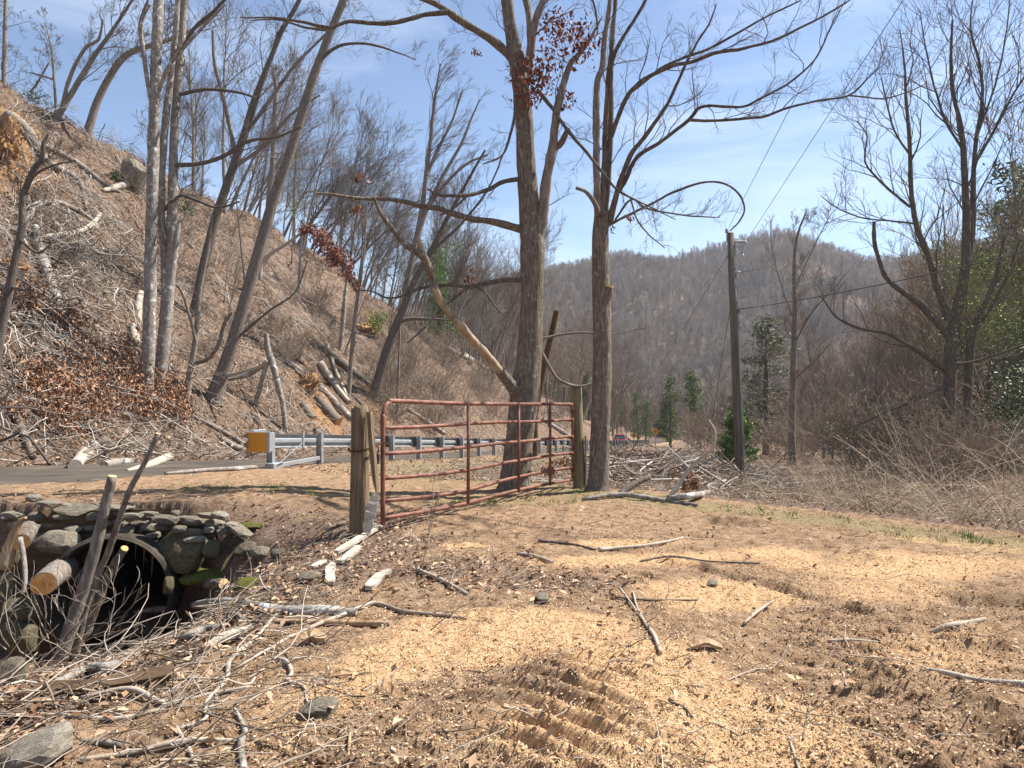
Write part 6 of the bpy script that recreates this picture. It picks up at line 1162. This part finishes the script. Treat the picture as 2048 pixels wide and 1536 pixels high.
hill_log([(636,796,10),(655,820,10.5),(677,844,10)], 'sawn brown log with an orange end on the clay slide', 'bark_oak', (False, True), 'cut_orange', lift=0.8)
hill_log([(604,806,8),(614,820,8.5),(626,836,8)], 'second sawn brown log left of the orange ended one', 'bark_oak', (False, True), 'cut_orange', lift=0.6)
hill_log([(628,860,7),(640,866,7),(652,872,6)], 'short sawn chunk near the foot of the clay slide', 'bark_oak', (False, True), 'cut_orange', lift=0.6)
hill_log([(625,680,7),(665,712,8.5),(707,747,9),(752,782,9)], 'long dark log crossing the slope behind the chained post', 'bark_dark', lift=0.9)
hill_log([(815,819,4),(850,842,4.5),(890,868,4.5)], 'grey log seen through the left of the gate', 'bark_pale', lift=1.0)
hill_log([(855,675,4),(895,698,5),(945,722,5)], 'pale log high on the slope behind the broken limb', 'bone_wood', lift=1.0)
hill_log([(900,690,3),(960,730,4),(990,750,4)], 'second pale log high behind the broken limb', 'bark_pale', lift=1.2)
hill_log([(390,835,3),(440,860,4.5),(490,890,5),(505,900,4)], 'grey log pointing down at the yellow guardrail terminal', 'bark_grey', lift=0.9)
hill_log([(440,875,5),(470,892,6.5),(508,905,6)], 'thicker grey log just under the one pointing at the terminal', 'bark_grey', lift=0.6)
hill_log([(1085,840,3),(1120,862,4),(1155,885,4)], 'dead log on the bank right of the thick trunk', 'bark_pale', lift=1.2)
# torn root plates: clay lumps with dangling roots
def clay_mesh(seed):
    import bmesh
    bm = bmesh.new(); bmesh.ops.create_icosphere(bm, subdivisions=4, radius=1.0); V = np.array([v.co[:] for v in bm.verts])
    k = 0.72 + 0.5 * fbm(V[:, 0] * 1.6 + seed, V[:, 2] * 1.6 + V[:, 1], seed, 5, 0.62) + 0.25 * fbm(V[:, 0] * 6 + seed, V[:, 2] * 6 + V[:, 1] * 4, seed + 9, 3, 0.6)
    for v, q in zip(bm.verts, k): v.co = v.co * float(q)
    me = bpy.data.meshes.new('clay_mass'); bm.to_mesh(me); bm.free(); return me
def root_plate(px, py, w, h, label, seed):
    d = hit(px, py + h * 0.3, 12).y; c = at(px, py, d); e = empty('root_plate', (c.x, c.y, c.z)); k = d / FPX; rg = np.random.default_rng(seed)
    o = link('clay_mass', clay_mesh(seed), M['clay'], e); o.scale = (w * k / 2, w * k / 2.6, h * k / 2); o.rotation_euler = (0.3, 0.2, seed)
    br = []
    for i in range(34):
        a = rg.uniform(0, 6.28); q = np.array([math.cos(a) * w * k * 0.42, -0.25 * w * k, math.sin(a) * h * k * 0.42]); pts = [q * 0.5]
        dd = unit(q + rg.normal(0, 0.2, 3))
        for j in range(5): dd = unit(dd + rg.normal(0, 0.35, 3) + np.array([0, 0, -0.12])); pts.append(pts[-1] + dd * w * k * 0.11)
        br.append((np.array(pts), np.linspace(0.03, 0.006, 6)))
    tube_obj('roots', br, 4, M['twig_warm'], e); tag(e, label, 'root plate')
root_plate(5, 285, 80, 130, 'torn orange root plate at the top left edge', 1); root_plate(618, 770, 60, 60, 'torn root plate above the sawn brown logs', 2); root_plate(25, 540, 70, 60, 'torn clay root mass at the left edge of the slash', 3)
d_ = hit(262, 372, 12).y; o = stone(266, 352, 60, 62, d_, None, 0.5, 'stone', True, 0.8, 3, 'boulder'); tag(o, 'large grey boulder half hidden left of the lichen blotched pair', 'boulder')
root_plate(738, 660, 60, 44, 'torn bank of clay and roots behind the bent leafy sapling', 4)

# ------------------------------------------------------------------ far woods: one mass each
def far_tree(seed, H, r, kids, rmin, kd, lean=0.0, ang=(0.35, 0.8)):
    tm, cm = proto_tree(seed, H, r, kids, dict(rmin=rmin, max=2, kids=kd, ang=ang, kidup=0.4, n=[6, 4, 3, 3]), 0.3, 4, lean); return tm, cm
def forest(name, label, pts, scl, protos, mats, seed):
    rg = np.random.default_rng(seed); coll = bpy.data.collections.new(name + '_kinds')
    for i, (ms, mt) in enumerate(protos):
        V = []; 
        import bmesh
        bm = bmesh.new()
        for m_ in ms: bm.from_mesh(m_)
        me = bpy.data.meshes.new('far_tree'); bm.to_mesh(me); bm.free(); me.materials.append(M[mt]); me.polygons.foreach_set('use_smooth', np.ones(len(me.polygons), bool))
        ob = bpy.data.objects.new('far_tree_kind', me); coll.objects.link(ob)
    me = bpy.data.meshes.new(name); me.vertices.add(len(pts)); me.vertices.foreach_set('co', np.asarray(pts, np.float32).ravel())
    a = me.attributes.new('rot', 'FLOAT_VECTOR', 'POINT'); rv = np.stack([rg.normal(0, 0.05, len(pts)), rg.normal(0, 0.05, len(pts)), rg.uniform(0, 6.283, len(pts))], -1); a.data.foreach_set('vector', rv.astype(np.float32).ravel())
    a = me.attributes.new('scl', 'FLOAT', 'POINT'); a.data.foreach_set('value', np.asarray(scl, np.float32))
    o = link(name, me); tag(o, label, kind='stuff')
    ng = bpy.data.node_groups.new(name, 'GeometryNodeTree'); ng.interface.new_socket('Geometry', in_out='INPUT', socket_type='NodeSocketGeometry'); ng.interface.new_socket('Geometry', in_out='OUTPUT', socket_type='NodeSocketGeometry')
    N = ng.nodes; L = ng.links; gi = N.new('NodeGroupInput'); go = N.new('NodeGroupOutput'); ip = N.new('GeometryNodeInstanceOnPoints'); ci = N.new('GeometryNodeCollectionInfo')
    ci.inputs['Collection'].default_value = coll; ci.inputs['Separate Children'].default_value = True; ci.inputs['Reset Children'].default_value = True; ip.inputs['Pick Instance'].default_value = True
    r1 = N.new('GeometryNodeInputNamedAttribute'); r1.data_type = 'FLOAT_VECTOR'; r1.inputs['Name'].default_value = 'rot'; s1 = N.new('GeometryNodeInputNamedAttribute'); s1.data_type = 'FLOAT'; s1.inputs['Name'].default_value = 'scl'
    e2 = N.new('FunctionNodeEulerToRotation')
    L.new(gi.outputs[0], ip.inputs['Points']); L.new(ci.outputs[0], ip.inputs['Instance']); L.new(r1.outputs[0], e2.inputs[0]); L.new(e2.outputs[0], ip.inputs['Rotation']); L.new(s1.outputs[0], ip.inputs['Scale']); L.new(ip.outputs[0], go.inputs[0])
    md = o.modifiers.new('scatter', 'NODES'); md.node_group = ng
    return o
M['far_pale'] = nmat('pale_far_bark', [(0.3, (0.20, 0.165, 0.135)), (0.7, (0.37, 0.315, 0.265))], 3, rough=0.9, bump=0.0, rnd=0.3)
M['far_grey'] = nmat('grey_far_bark', [(0.3, (0.145, 0.117, 0.095)), (0.7, (0.27, 0.222, 0.185))], 3, rough=0.9, bump=0.0, rnd=0.3)
M['far_red'] = nmat('reddish_far_bark', [(0.3, (0.16, 0.112, 0.086)), (0.7, (0.30, 0.218, 0.17))], 3, rough=0.9, bump=0.0, rnd=0.3)
FT = [(far_tree(501 + k, 14, 0.16, 20, 0.036, [9, 7, 5], ang=(0.3, 0.75)), ('far_grey', 'far_red', 'far_pale')[k % 3]) for k in range(6)]
FC = (PCN[1], 'pine')
rg = np.random.default_rng(77)
n = 36000; X = rg.uniform(-330, 520, n); Y = 150 + (540 - 150) * rg.random(n) ** 0.85; Z = terrain(X, Y); t_, s_ = ts(X, Y)
keep = (np.abs(X / Y) < 0.95) & ((s_ < -3) | (s_ > 9) | (t_ > 175)); X, Y, Z = X[keep], Y[keep], Z[keep]
forest('far_forest', 'bare grey forest covering the far mountain', np.stack([X, Y, Z - 0.3], -1), rg.uniform(0.5, 0.9, len(X)), FT + [], None, 9)
n = 9000; X = rg.uniform(5, 330, n); Y = rg.uniform(20, 250, n); t_, s_ = ts(X, Y); k_ = (s_ < -27) & (np.hypot(X, Y) > 62) & (X / Y < 1.3); X, Y = X[k_], Y[k_]; X, Y = X[:2600], Y[:2600]
forest('hillside_forest', 'bare brown forest on the right valley side', np.stack([X, Y, terrain(X, Y) - 0.3], -1), rg.uniform(0.5, 0.95, len(X)), FT, None, 10)
n = 5000; T_ = rg.uniform(118, 300, n); S_ = rg.uniform(9.5, 70, n); X, Y = tsxy(T_, S_); k_ = np.abs(X / Y) < 0.9; X, Y = X[k_][:1700], Y[k_][:1700]
forest('roadside_forest', 'bare wood far down the road below the mountain', np.stack([X, Y, terrain(X, Y) - 0.3], -1), rg.uniform(0.4, 0.8, len(X)), FT, None, 11)
n = 260; X = rg.uniform(-100, 300, n); Y = 130 + 300 * rg.random(n) ** 2; forest('far_conifers', 'scattered dark conifers on the far mountain', np.stack([X, Y, terrain(X, Y) - 0.3], -1), rg.uniform(0.6, 1.3, n), [FC], None, 12)
# ------------------------------------------------------------------ ground scatter (uncountable stuff)
rg = np.random.default_rng(909)
def wedge(n, r0, r1, a=0.74):
    r = r0 * (r1 / r0) ** rg.random(n); th = rg.uniform(-a, a, n); return r * np.sin(th), r * np.cos(th)
def onroad(x, y): t_, s_ = ts(x, y); return (s_ > 0.4) & (s_ < 7.3)
def in_pit(x, y): return (x < -2.6) & (y > 5.3) & (y < 7.8)
def edge1(x, y): return (x - 1.7) * 0.734 + (y - 11.2) * 0.679
def stuff(name, label, V, F, mat, quads=False, smooth=False):
    o = link(name, mesh_np(name, V, F if quads else None, None if quads else F, smooth=smooth), M[mat]); tag(o, label, kind='stuff'); return o
def sticks(n_pts, pos, dirs, L, r, bend, sides=3, droop=0.0):
    """bent sticks through pos along dirs"""
    B = len(pos); P = np.zeros((B, n_pts, 3)); d = dirs / (np.linalg.norm(dirs, axis=1, keepdims=True) + 1e-9); cur = pos - d * (L / 2)[:, None]; P[:, 0] = cur
    for i in range(1, n_pts):
        d = d + rg.normal(0, bend, (B, 3)) + np.array([0, 0, -droop]); d /= np.linalg.norm(d, axis=1, keepdims=True); cur = cur + d * (L / (n_pts - 1))[:, None]; P[:, i] = cur
    taper = np.linspace(1, 0.45, n_pts); return tubes([(P[i], r[i] * taper) for i in range(B)], sides)
# wood chips and sawdust shreds
x, y = wedge(230000, 2.25, 10.5); zn = zones(x, y); p = np.clip(zn[:, 0], 0, 1) * 0.75 + 0.10 * S((x + 0.8) / 1.0); k = (rg.random(len(x)) < p * 0.62) & ~onroad(x, y) & (edge1(x, y) < 0.1) & ~in_pit(x, y) & ~((np.hypot((x - 0.2) / 0.38, (y - 3.28) / 0.5) < 1) & (rg.random(len(x)) < 0.6))
x, y = x[k], y[k]; z = terrain(x, y, True); V, F = leaves(rg, np.stack([x, y, z + 0.004], -1), (0.004, 0.02), flat=0.72, aspect=0.42); stuff('wood_chips', 'pale wood chips and sawdust shreds strewn over the yard', V, F, 'chip')
# brown mulch: bark and soil flakes standing at all angles, denser to the right and beyond
x, y = wedge(120000, 2.25, 11); zn = zones(x, y); p = (0.35 + 0.45 * S((x - 0.3) / 1.5) * S((7.5 - y) / 3)) * (1 - 0.75 * np.clip(zn[:, 0], 0, 1)) * (0.25 + 1.1 * S((vnoise(x / 0.45, y / 0.45, 95) - 0.25) * 2.2)); k = (rg.random(len(x)) < p) & ~onroad(x, y) & (edge1(x, y) < 0.1) & ~in_pit(x, y) & (x > -1.6)
x, y = x[k], y[k]; z = terrain(x, y, True); V, F = leaves(rg, np.stack([x, y, z + 0.006], -1), (0.006, 0.026), flat=0.42, aspect=0.5); M['mulch'] = nmat('bark_mulch', [(0.15, (0.14, 0.085, 0.05)), (0.4, (0.29, 0.19, 0.115)), (0.65, (0.43, 0.28, 0.17)), (0.9, (0.63, 0.45, 0.295))], 3, rough=0.95, bump=0.0, island=1.0); stuff('bark_mulch', 'brown bark flakes and crumbled soil over the yard', V, F, 'mulch')
# soil crumbs
x, y = wedge(5000, 2.25, 9); zn = zones(x, y); k = (rg.random(len(x)) < (0.75 - 0.6 * np.clip(zn[:, 0], 0, 1))) & (x > -2.2) & ~onroad(x, y) & (edge1(x, y) < 0); x, y = x[k], y[k]; z = terrain(x, y, True); n = len(x)
oc = np.array([[1, 0, 0], [-1, 0, 0], [0, 1, 0], [0, -1, 0], [0, 0, 0.8], [0, 0, -0.8]], float); of = np.array([[0, 2, 4], [2, 1, 4], [1, 3, 4], [3, 0, 4], [2, 0, 5], [1, 2, 5], [3, 1, 5], [0, 3, 5]])
sz = 0.003 + 0.016 * rg.random(n) ** 5; V = (oc[None] * rg.uniform(0.6, 1.3, (n, 6, 1))) * sz[:, None, None] + np.stack([x, y, z + sz * 0.3], -1)[:, None]; F = (of[None] + np.arange(n)[:, None, None] * 6).reshape(-1, 3)
M['crumb'] = nmat('soil_crumb', [(0.25, (0.16, 0.105, 0.06)), (0.5, (0.30, 0.20, 0.12)), (0.8, (0.46, 0.33, 0.21))], 3, rough=0.95, bump=0.0, island=0.8); stuff('soil_crumbs', 'small crumbs of damp soil on the churned yard', V.reshape(-1, 3), F, 'crumb')
# leaf litter on the bank and around the yard
x, y = wedge(90000, 2.3, 15); zn = zones(x, y); p = np.clip(zn[:, 1], 0, 1) * 0.40 + 0.006 + 0.014 * S((y - 5.5) / 2.5); k = (rg.random(len(x)) < p) & (edge1(x, y) < 0.4); k &= ~(onroad(x, y) & (rg.random(len(x)) < 0.8)) & ~(in_pit(x, y) & (rg.random(len(x)) < 0.6)); x, y = x[k], y[k]
z = terrain(x, y, True); n = len(x); V, F = leaves(rg, np.stack([x, y, z + rg.uniform(0.006, 0.035, n)], -1), (0.024, 0.075), flat=0.5, aspect=0.5); stuff('leaf_litter', 'dry brown leaf litter over the bank and yard edges', V, F, 'litter_leaf')
# fine twigs on the bank, a few over the yard
x, y = wedge(26000, 2.3, 12); zn = zones(x, y); p = np.clip(zn[:, 1], 0, 1) * 0.30 * (x < 0.3) + 0.028; k = (rg.random(len(x)) < p) & ~onroad(x, y) & ~in_pit(x, y); x, y = x[k], y[k]; z = terrain(x, y, True); n = len(x)
a = rg.normal(0.45, 0.7, n); L = rg.uniform(0.06, 0.30, n) + 0.45 * rg.random(n) ** 5; V, Q = sticks(6, np.stack([x, y, z + 0.012 + 0.02 * rg.random(n)], -1), np.stack([np.cos(a), np.sin(a), rg.normal(0, 0.08, n)], -1), L, rg.uniform(0.0012, 0.0045, n), 0.24); stuff('fallen_twigs', 'fine dead twigs lying over the bank and yard', V, Q, 'twig_litter', True)
# straw-like thatch of short dry bits over the yard
x, y = wedge(10500, 2.4, 13); k = ~onroad(x, y) & ~in_pit(x, y) & (edge1(x, y) < 0.2) & (vnoise(x / 0.5, y / 0.5, 93) > 0.3); x, y = x[k], y[k]; n = len(x); z = terrain(x, y, True); a = rg.uniform(0, 6.283, n)
V, Q = sticks(3, np.stack([x, y, z + 0.006], -1), np.stack([np.cos(a), np.sin(a), rg.normal(0, 0.12, n)], -1), rg.uniform(0.02, 0.11, n), rg.uniform(0.001, 0.0024, n), 0.2); stuff('straw_bits', 'short dry straw and bark bits matted over the yard', V, Q, 'twig_litter', True)
# denser twig layer at lower left
n = 560; x = rg.uniform(-3.3, -0.75, n); y = rg.uniform(2.35, 5.0, n); k = (x + 0.9 < (3.6 - y) * 0.25) & (np.abs(x / y) < 0.85); x, y = x[k], y[k]; n = len(x); z = terrain(x, y, True); a = rg.normal(0.45, 0.75, n); L = 0.12 + 0.6 * rg.random(n) ** 2
V, Q = sticks(6, np.stack([x, y, z + 0.02 + 0.05 * rg.random(n)], -1), np.stack([np.cos(a), np.sin(a), rg.normal(0, 0.07, n)], -1), L, rg.uniform(0.0018, 0.0065, n), 0.19, 4); stuff('twig_layer', 'tangled layer of dead twigs across the lower left bank', V, Q, 'twig_litter', True, True)
# grass tufts
tx, ty = wedge(4200, 4, 24, 0.66); zn = zones(tx, ty); k = (rg.random(len(tx)) < np.clip(zn[:, 2] - 0.2, 0, 1) * 0.75) & ~onroad(tx, ty); tx, ty = tx[k], ty[k]; nb = 26; n = len(tx) * nb
bx = np.repeat(tx, nb) + rg.normal(0, 0.05, n); by = np.repeat(ty, nb) + rg.normal(0, 0.05, n); bz = terrain(bx, by, True); h = rg.uniform(0.025, 0.10, n) * np.repeat(rg.uniform(0.5, 1.3, len(tx)), nb); a = rg.uniform(0, 6.28, n); w = 0.0035; lx, ly = rg.normal(0, 0.45, n) * h, rg.normal(0, 0.45, n) * h
V = np.stack([np.stack([bx - np.cos(a) * w, by - np.sin(a) * w, bz], -1), np.stack([bx + np.cos(a) * w, by + np.sin(a) * w, bz], -1), np.stack([bx + lx, by + ly, bz + h], -1)], 1).reshape(-1, 3); stuff('grass_tufts', 'sparse green grass tufts along the yard edges', V, np.arange(n * 3).reshape(-1, 3), 'grass')
# hillside leaf litter and slash
n = 76000; T_ = -14 + 110 * rg.random(n) ** 1.5; H_ = 28 * rg.random(n); X, Y = tsxy(T_, H_ + 7.6); k = np.abs(X / Y) < 0.82; X, Y = X[k], Y[k]; z = terrain(X, Y); n = len(X)
V, F = leaves(rg, np.stack([X, Y, z + rg.uniform(0.02, 0.12, n)], -1), (0.08, 0.20), flat=0.2, aspect=0.5); stuff('hillside_leaves', 'brown leaf litter covering the open hillside', V, F, 'litter_leaf')
def slope_dir(x, y, spread, n):
    e = 0.5; gx = (terrain(x + e, y) - terrain(x - e, y)) / (2 * e); gy = (terrain(x, y + e) - terrain(x, y - e)) / (2 * e); g = np.hypot(gx, gy) + 1e-6
    a = np.arctan2(-gy, -gx) + rg.normal(0, spread, n); dx, dy = np.cos(a), np.sin(a); return np.stack([dx, dy, gx * dx + gy * dy + rg.normal(0, 0.12, n)], -1)
n = 7500; T_ = -12 + 95 * rg.random(n) ** 1.8; H_ = 27 * rg.random(n) ** 0.9; X, Y = tsxy(T_, H_ + 7.9); k = np.abs(X / Y) < 0.8; X, Y = X[k], Y[k]; n = len(X); z = terrain(X, Y); V, Q = sticks(5, np.stack([X, Y, z + rg.uniform(0.03, 0.3, n)], -1), slope_dir(X, Y, 0.9, n), 0.4 + 2.0 * rg.random(n) ** 2, rg.uniform(0.006, 0.017, n), 0.2)
M['slash_grey'] = nmat('bleached_slash', [(0.2, (0.10, 0.078, 0.062)), (0.5, (0.24, 0.20, 0.168)), (0.8, (0.43, 0.38, 0.33))], 1.0, rough=0.85, bump=0.0, island=0.9); stuff('hillside_sticks', 'dead sticks scattered over the leafy hillside', V, Q, 'slash_grey', True)
# heavy slash, upper and middle left
C = [(60, 330), (130, 350), (170, 400), (90, 420), (40, 470), (120, 480), (60, 560), (150, 540), (110, 640), (60, 690), (170, 690), (220, 640), (40, 760), (120, 720), (200, 460), (240, 300), (170, 290), (30, 880), (100, 900), (230, 860), (240, 560), (10, 420), (190, 590)]
PV = []; DV = []
for (px, py) in C:
    h_ = hit(px, py, 12)
    if h_ is None: continue
    m_ = 100; X = h_.x + rg.normal(0, 1.7, m_); Y = h_.y + rg.normal(0, 1.7, m_); PV.append(np.stack([X, Y, terrain(X, Y) + rg.uniform(0.05, 0.7, m_)], -1)); DV.append(slope_dir(X, Y, 0.75, m_))
PV = np.concatenate(PV); DV = np.concatenate(DV); n = len(PV); V, Q = sticks(7, PV, DV, 0.6 + 3.0 * rg.random(n) ** 2, rg.uniform(0.007, 0.022, n) + 0.03 * rg.random(n) ** 6, 0.24, 3, 0.03); stuff('slash_pile', 'tangle of bleached broken branches on the upper left hillside', V, Q, 'slash_grey', True, True)
out = [[], [], [], []]; pr = prm(rmin=0.006, max=3, kids=[7, 6, 5, 3], wander=0.25, ang=(0.3, 0.9), kidup=0.0, trop=[0, -0.03, -0.05, -0.03])
for i in range(46):
    j = rg.integers(0, n); grow(rg, PV[j], DV[j] + np.array([0, 0, 0.25]), rg.uniform(1.5, 3.6), 0.03, 1, pr, out)
V, Q = tubes(out[1] + out[2] + out[3], 3); stuff('slash_tops', 'bleached fallen tree tops with fine twigs on the upper left hillside', V, Q, 'slash_grey', True)
PV2 = []; DV2 = []
for (px, py) in ((420, 640), (480, 560), (520, 640), (560, 560), (600, 640), (640, 600), (450, 720), (500, 780), (430, 830), (560, 820), (720, 700), (760, 740), (820, 760), (860, 800), (700, 600), (540, 500), (470, 500), (610, 700), (680, 660), (900, 820), (400, 880), (350, 900)):
    h_ = hit(px, py, 12)
    if h_ is None: continue
    m_ = 75; X = h_.x + rg.normal(0, 2.2, m_); Y = h_.y + rg.normal(0, 2.2, m_); PV2.append(np.stack([X, Y, terrain(X, Y) + rg.uniform(0.03, 0.45, m_)], -1)); DV2.append(slope_dir(X, Y, 0.7, m_))
PV2 = np.concatenate(PV2); DV2 = np.concatenate(DV2); n2_ = len(PV2); V, Q = sticks(7, PV2, DV2, 0.7 + 3.4 * rg.random(n2_) ** 2, rg.uniform(0.008, 0.03, n2_), 0.16, 3, 0.02); stuff('slope_debris', 'fallen limbs and broken stems down the open slope', V, Q, 'slash_grey', True, True)
# heaps of brown leaves still on felled branches
HP = [(150, 800, 40), (100, 820, 45), (200, 820, 45), (250, 780, 45), (130, 860, 45), (200, 860, 40), (280, 830, 45), (330, 800, 40), (90, 780, 40), (170, 740, 35), (60, 620, 35), (140, 660, 30), (250, 720, 30), (40, 840, 30), (360, 840, 30)]
cs = []
for (px, py, r_) in HP:
    h_ = hit(px, py, 12); cs.append((h_.x, h_.y - 0.2, h_.z + 0.35, r_ / FPX * h_.y * 1.0))
V, F = leafcloud(rg, cs, 11000, (0.09, 0.19), 0.62); stuff('brown_leaf_heaps', 'heaps of red brown leaves on felled branches at the hill foot', V, F, 'dead_leaf')
cs = []
for (px, py, r_) in ((1270, 935, 34), (1240, 950, 30), (1300, 945, 34), (1230, 920, 20), (1330, 955, 26), (1400, 960, 20), (1380, 985, 22), (1520, 945, 14), (1545, 905, 16), (1130, 930, 20), (1100, 950, 16)):
    h_ = hit(px, py + 10, 10); cs.append((h_.x, h_.y, h_.z + 0.22, r_ / FPX * h_.y * 0.85))
V, F = leafcloud(rg, cs, 6500, (0.05, 0.12), 0.6); stuff('brush_leaf_heaps', 'red brown dead leaves caught in the brush right of the slender tree', V, F, 'dead_leaf')
# brambles along the bank
def arcs(n, bx, by, L, r, lean, mat, name, label, npt=7, zoff=-0.05, droop=0.16, upv=0.9):
    z = terrain(bx, by) + zoff; a = rg.uniform(0, 6.28, n); d = np.stack([np.cos(a) * lean, np.sin(a) * lean, np.full(n, upv)], -1); d += rg.normal(0, 0.2, (n, 3)); d /= np.linalg.norm(d, axis=1, keepdims=True); P = np.zeros((n, npt, 3)); cur = np.stack([bx, by, z], -1); P[:, 0] = cur
    for i in range(1, npt):
        d = d + rg.normal(0, 0.10, (n, 3)) + np.array([0, 0, -droop]) ; d /= np.linalg.norm(d, axis=1, keepdims=True); cur = cur + d * (L / (npt - 1))[:, None]; cur[:, 2] = np.maximum(cur[:, 2], z + 0.02); P[:, i] = cur
    V, Q = tubes([(P[i], r[i] * np.linspace(1, 0.5, npt)) for i in range(n)], 3); stuff(name, label, V, Q, mat, True)
n = 3800; u = rg.random(n); ed = rg.uniform(-0.05, 4.2, n) ** 1.0; bx = 1.9 + 0.679 * (u * 12 - 1.0) + 0.734 * ed; by = 11.4 - 0.734 * (u * 12 - 1.0) + 0.679 * ed; k = (by > 1.5) & (ts(bx, by)[1] < -7.3); bx, by = bx[k], by[k]; n = len(bx)
hsc = 0.32 + 0.5 * S((bx - 3.0) / 2.0) + 0.4 * S((bx - 4.6) / 1.0)
arcs(n, bx, by, rg.uniform(0.6, 1.9, n) * hsc, rg.uniform(0.0022, 0.0052, n), 0.7, 'cane', 'bramble_canes', 'dense dry bramble canes arching over the yard edge')
n = 5600; y = rg.uniform(11.5, 48, n); x = rg.uniform(-0.1, 0.80, n) * y + 1.2; t_, s_ = ts(x, y); k = (edge1(x, y) > 2.2) & (s_ < -6.5); x, y = x[k], y[k]; n = len(x)
arcs(n, x, y, rg.uniform(0.35, 1.1, n), rg.uniform(0.004, 0.009, n), 0.6, 'cane', 'valley_weeds', 'dry weeds and canes filling the valley floor', 6, droop=0.10)
n = 900; px = rg.uniform(1200, 1560, n); d_ = rg.uniform(13, 36, n); x = (px - 1024) / FPX * d_; t_, s_ = ts(x, d_); k = (s_ < -3.0) & (edge1(x, d_) > 0.8); x, y = x[k], d_[k]; n = len(x); a = rg.uniform(0, 6.28, n)
V, Q = sticks(6, np.stack([x, y, terrain(x, y) + rg.uniform(0.05, 0.5, n)], -1), np.stack([np.cos(a), np.sin(a), rg.normal(0, 0.2, n)], -1), 0.6 + 2.2 * rg.random(n) ** 2, rg.uniform(0.008, 0.028, n), 0.15, 5); stuff('cleared_brush', 'cut brush and sticks heaped along the road bank', V, Q, 'slash_grey', True, True)
n = 3000; T_ = rg.uniform(0, 60, n); S_ = -rg.uniform(0.3, 7.5, n); x, y = tsxy(T_, S_); z = terrain(x, y); a = rg.uniform(0, 6.28, n)
V, Q = sticks(4, np.stack([x, y, z + 0.05], -1), np.stack([np.cos(a), np.sin(a), rg.normal(0, 0.15, n)], -1), rg.uniform(0.2, 1.0, n), rg.uniform(0.003, 0.012, n), 0.12); stuff('roadside_sticks', 'sticks lying on the verge behind the gate', V, Q, 'slash_grey', True)
x, y = tsxy(rg.uniform(0, 60, 9000), -rg.uniform(0.2, 8, 9000)); V, F = leaves(rg, np.stack([x, y, terrain(x, y) + 0.03], -1), (0.06, 0.13), flat=0.4); stuff('verge_leaves', 'dead leaves on the verge behind the gate', V, F, 'litter_leaf')
n = 4200; T_ = -10 + 85 * rg.random(n) ** 1.6; H_ = 0.3 + 26 * rg.random(n); x, y = tsxy(T_, H_ + 8.0); k = np.abs(x / y) < 0.8; x, y = x[k], y[k]; n = len(x)
arcs(n, x, y, rg.uniform(0.25, 1.0, n), rg.uniform(0.004, 0.009, n), 0.5, 'cane', 'slope_weeds', 'dry weed stems standing on the leafy slope', 5, droop=0.12)
# vertical dry grass beside the brambles at the right
# thin bare sprig in front of the gate
hb = hit(845, 1135); out = [[], [], [], []]; pr = prm(rmin=0.0016, max=3, kids=[5, 5, 3, 2], ang=(0.2, 0.5), wander=0.08); b0 = np.array(hb); grow(rg, b0, (0.22, 0.0, 1), 0.62, 0.004, 1, pr, out); grow(rg, b0, (-0.25, 0.1, 0.9), 0.35, 0.003, 1, pr, out)
V, Q = tubes(out[1] + out[2] + out[3], 4, hb); o = link('bare_sprig', mesh_np('bare_sprig', V, Q, smooth=True), M['stick'], None, hb); tag(o, 'thin bare sprig growing in front of the gate left end', 'plant')
def bare_shoots(px, py, label, seed, L, nst):
    rr = np.random.default_rng(seed); hb = at(px, py, 5.1); out = [[], [], [], []]; pr = prm(rmin=0.0016, max=3, kids=[4, 4, 3, 2], ang=(0.3, 0.8), wander=0.2)
    for k in range(nst): grow(rr, np.array(hb) + rr.normal(0, 0.06, 3), (rr.normal(0.1, 0.6), rr.normal(-0.1, 0.3), 1), L * rr.uniform(0.6, 1.1), 0.006, 1, pr, out)
    V, Q = tubes(out[1] + out[2] + out[3], 4, hb); o = link('bare_seedling', mesh_np('bare_seedling', V, Q, smooth=True), M['stick'], None, hb); tag(o, label, 'plant')
bare_shoots(100, 1330, 'thin bare shoots tangled round the cut saplings', 1, 0.8, 5); bare_shoots(185, 1300, 'bare reddish shoots before the dark culvert mouth', 2, 0.6, 4); bare_shoots(10, 1290, 'bare shoots at the left edge by the pit', 3, 0.7, 3)

# ------------------------------------------------------------------ haze: one even volume round the whole place
hm = bpy.data.materials.new('thin_valley_haze'); hm.use_nodes = True; hn = hm.node_tree.nodes; hn.remove(hn['Principled BSDF'])
pv = hn.new('ShaderNodeVolumePrincipled'); pv.inputs['Color'].default_value = (0.84, 0.87, 0.95, 1); pv.inputs['Density'].default_value = 0.00024; pv.inputs['Anisotropy'].default_value = 0.2
hm.node_tree.links.new(pv.outputs[0], hn['Material Output'].inputs['Volume'])
hb_ = MB(); hb_.box((0, 0, 20), (5400, 5400, 240)); tag(hb_.build('haze', hm), 'thin bluish valley haze', kind='stuff')
SC.cycles.volume_bounces = 0
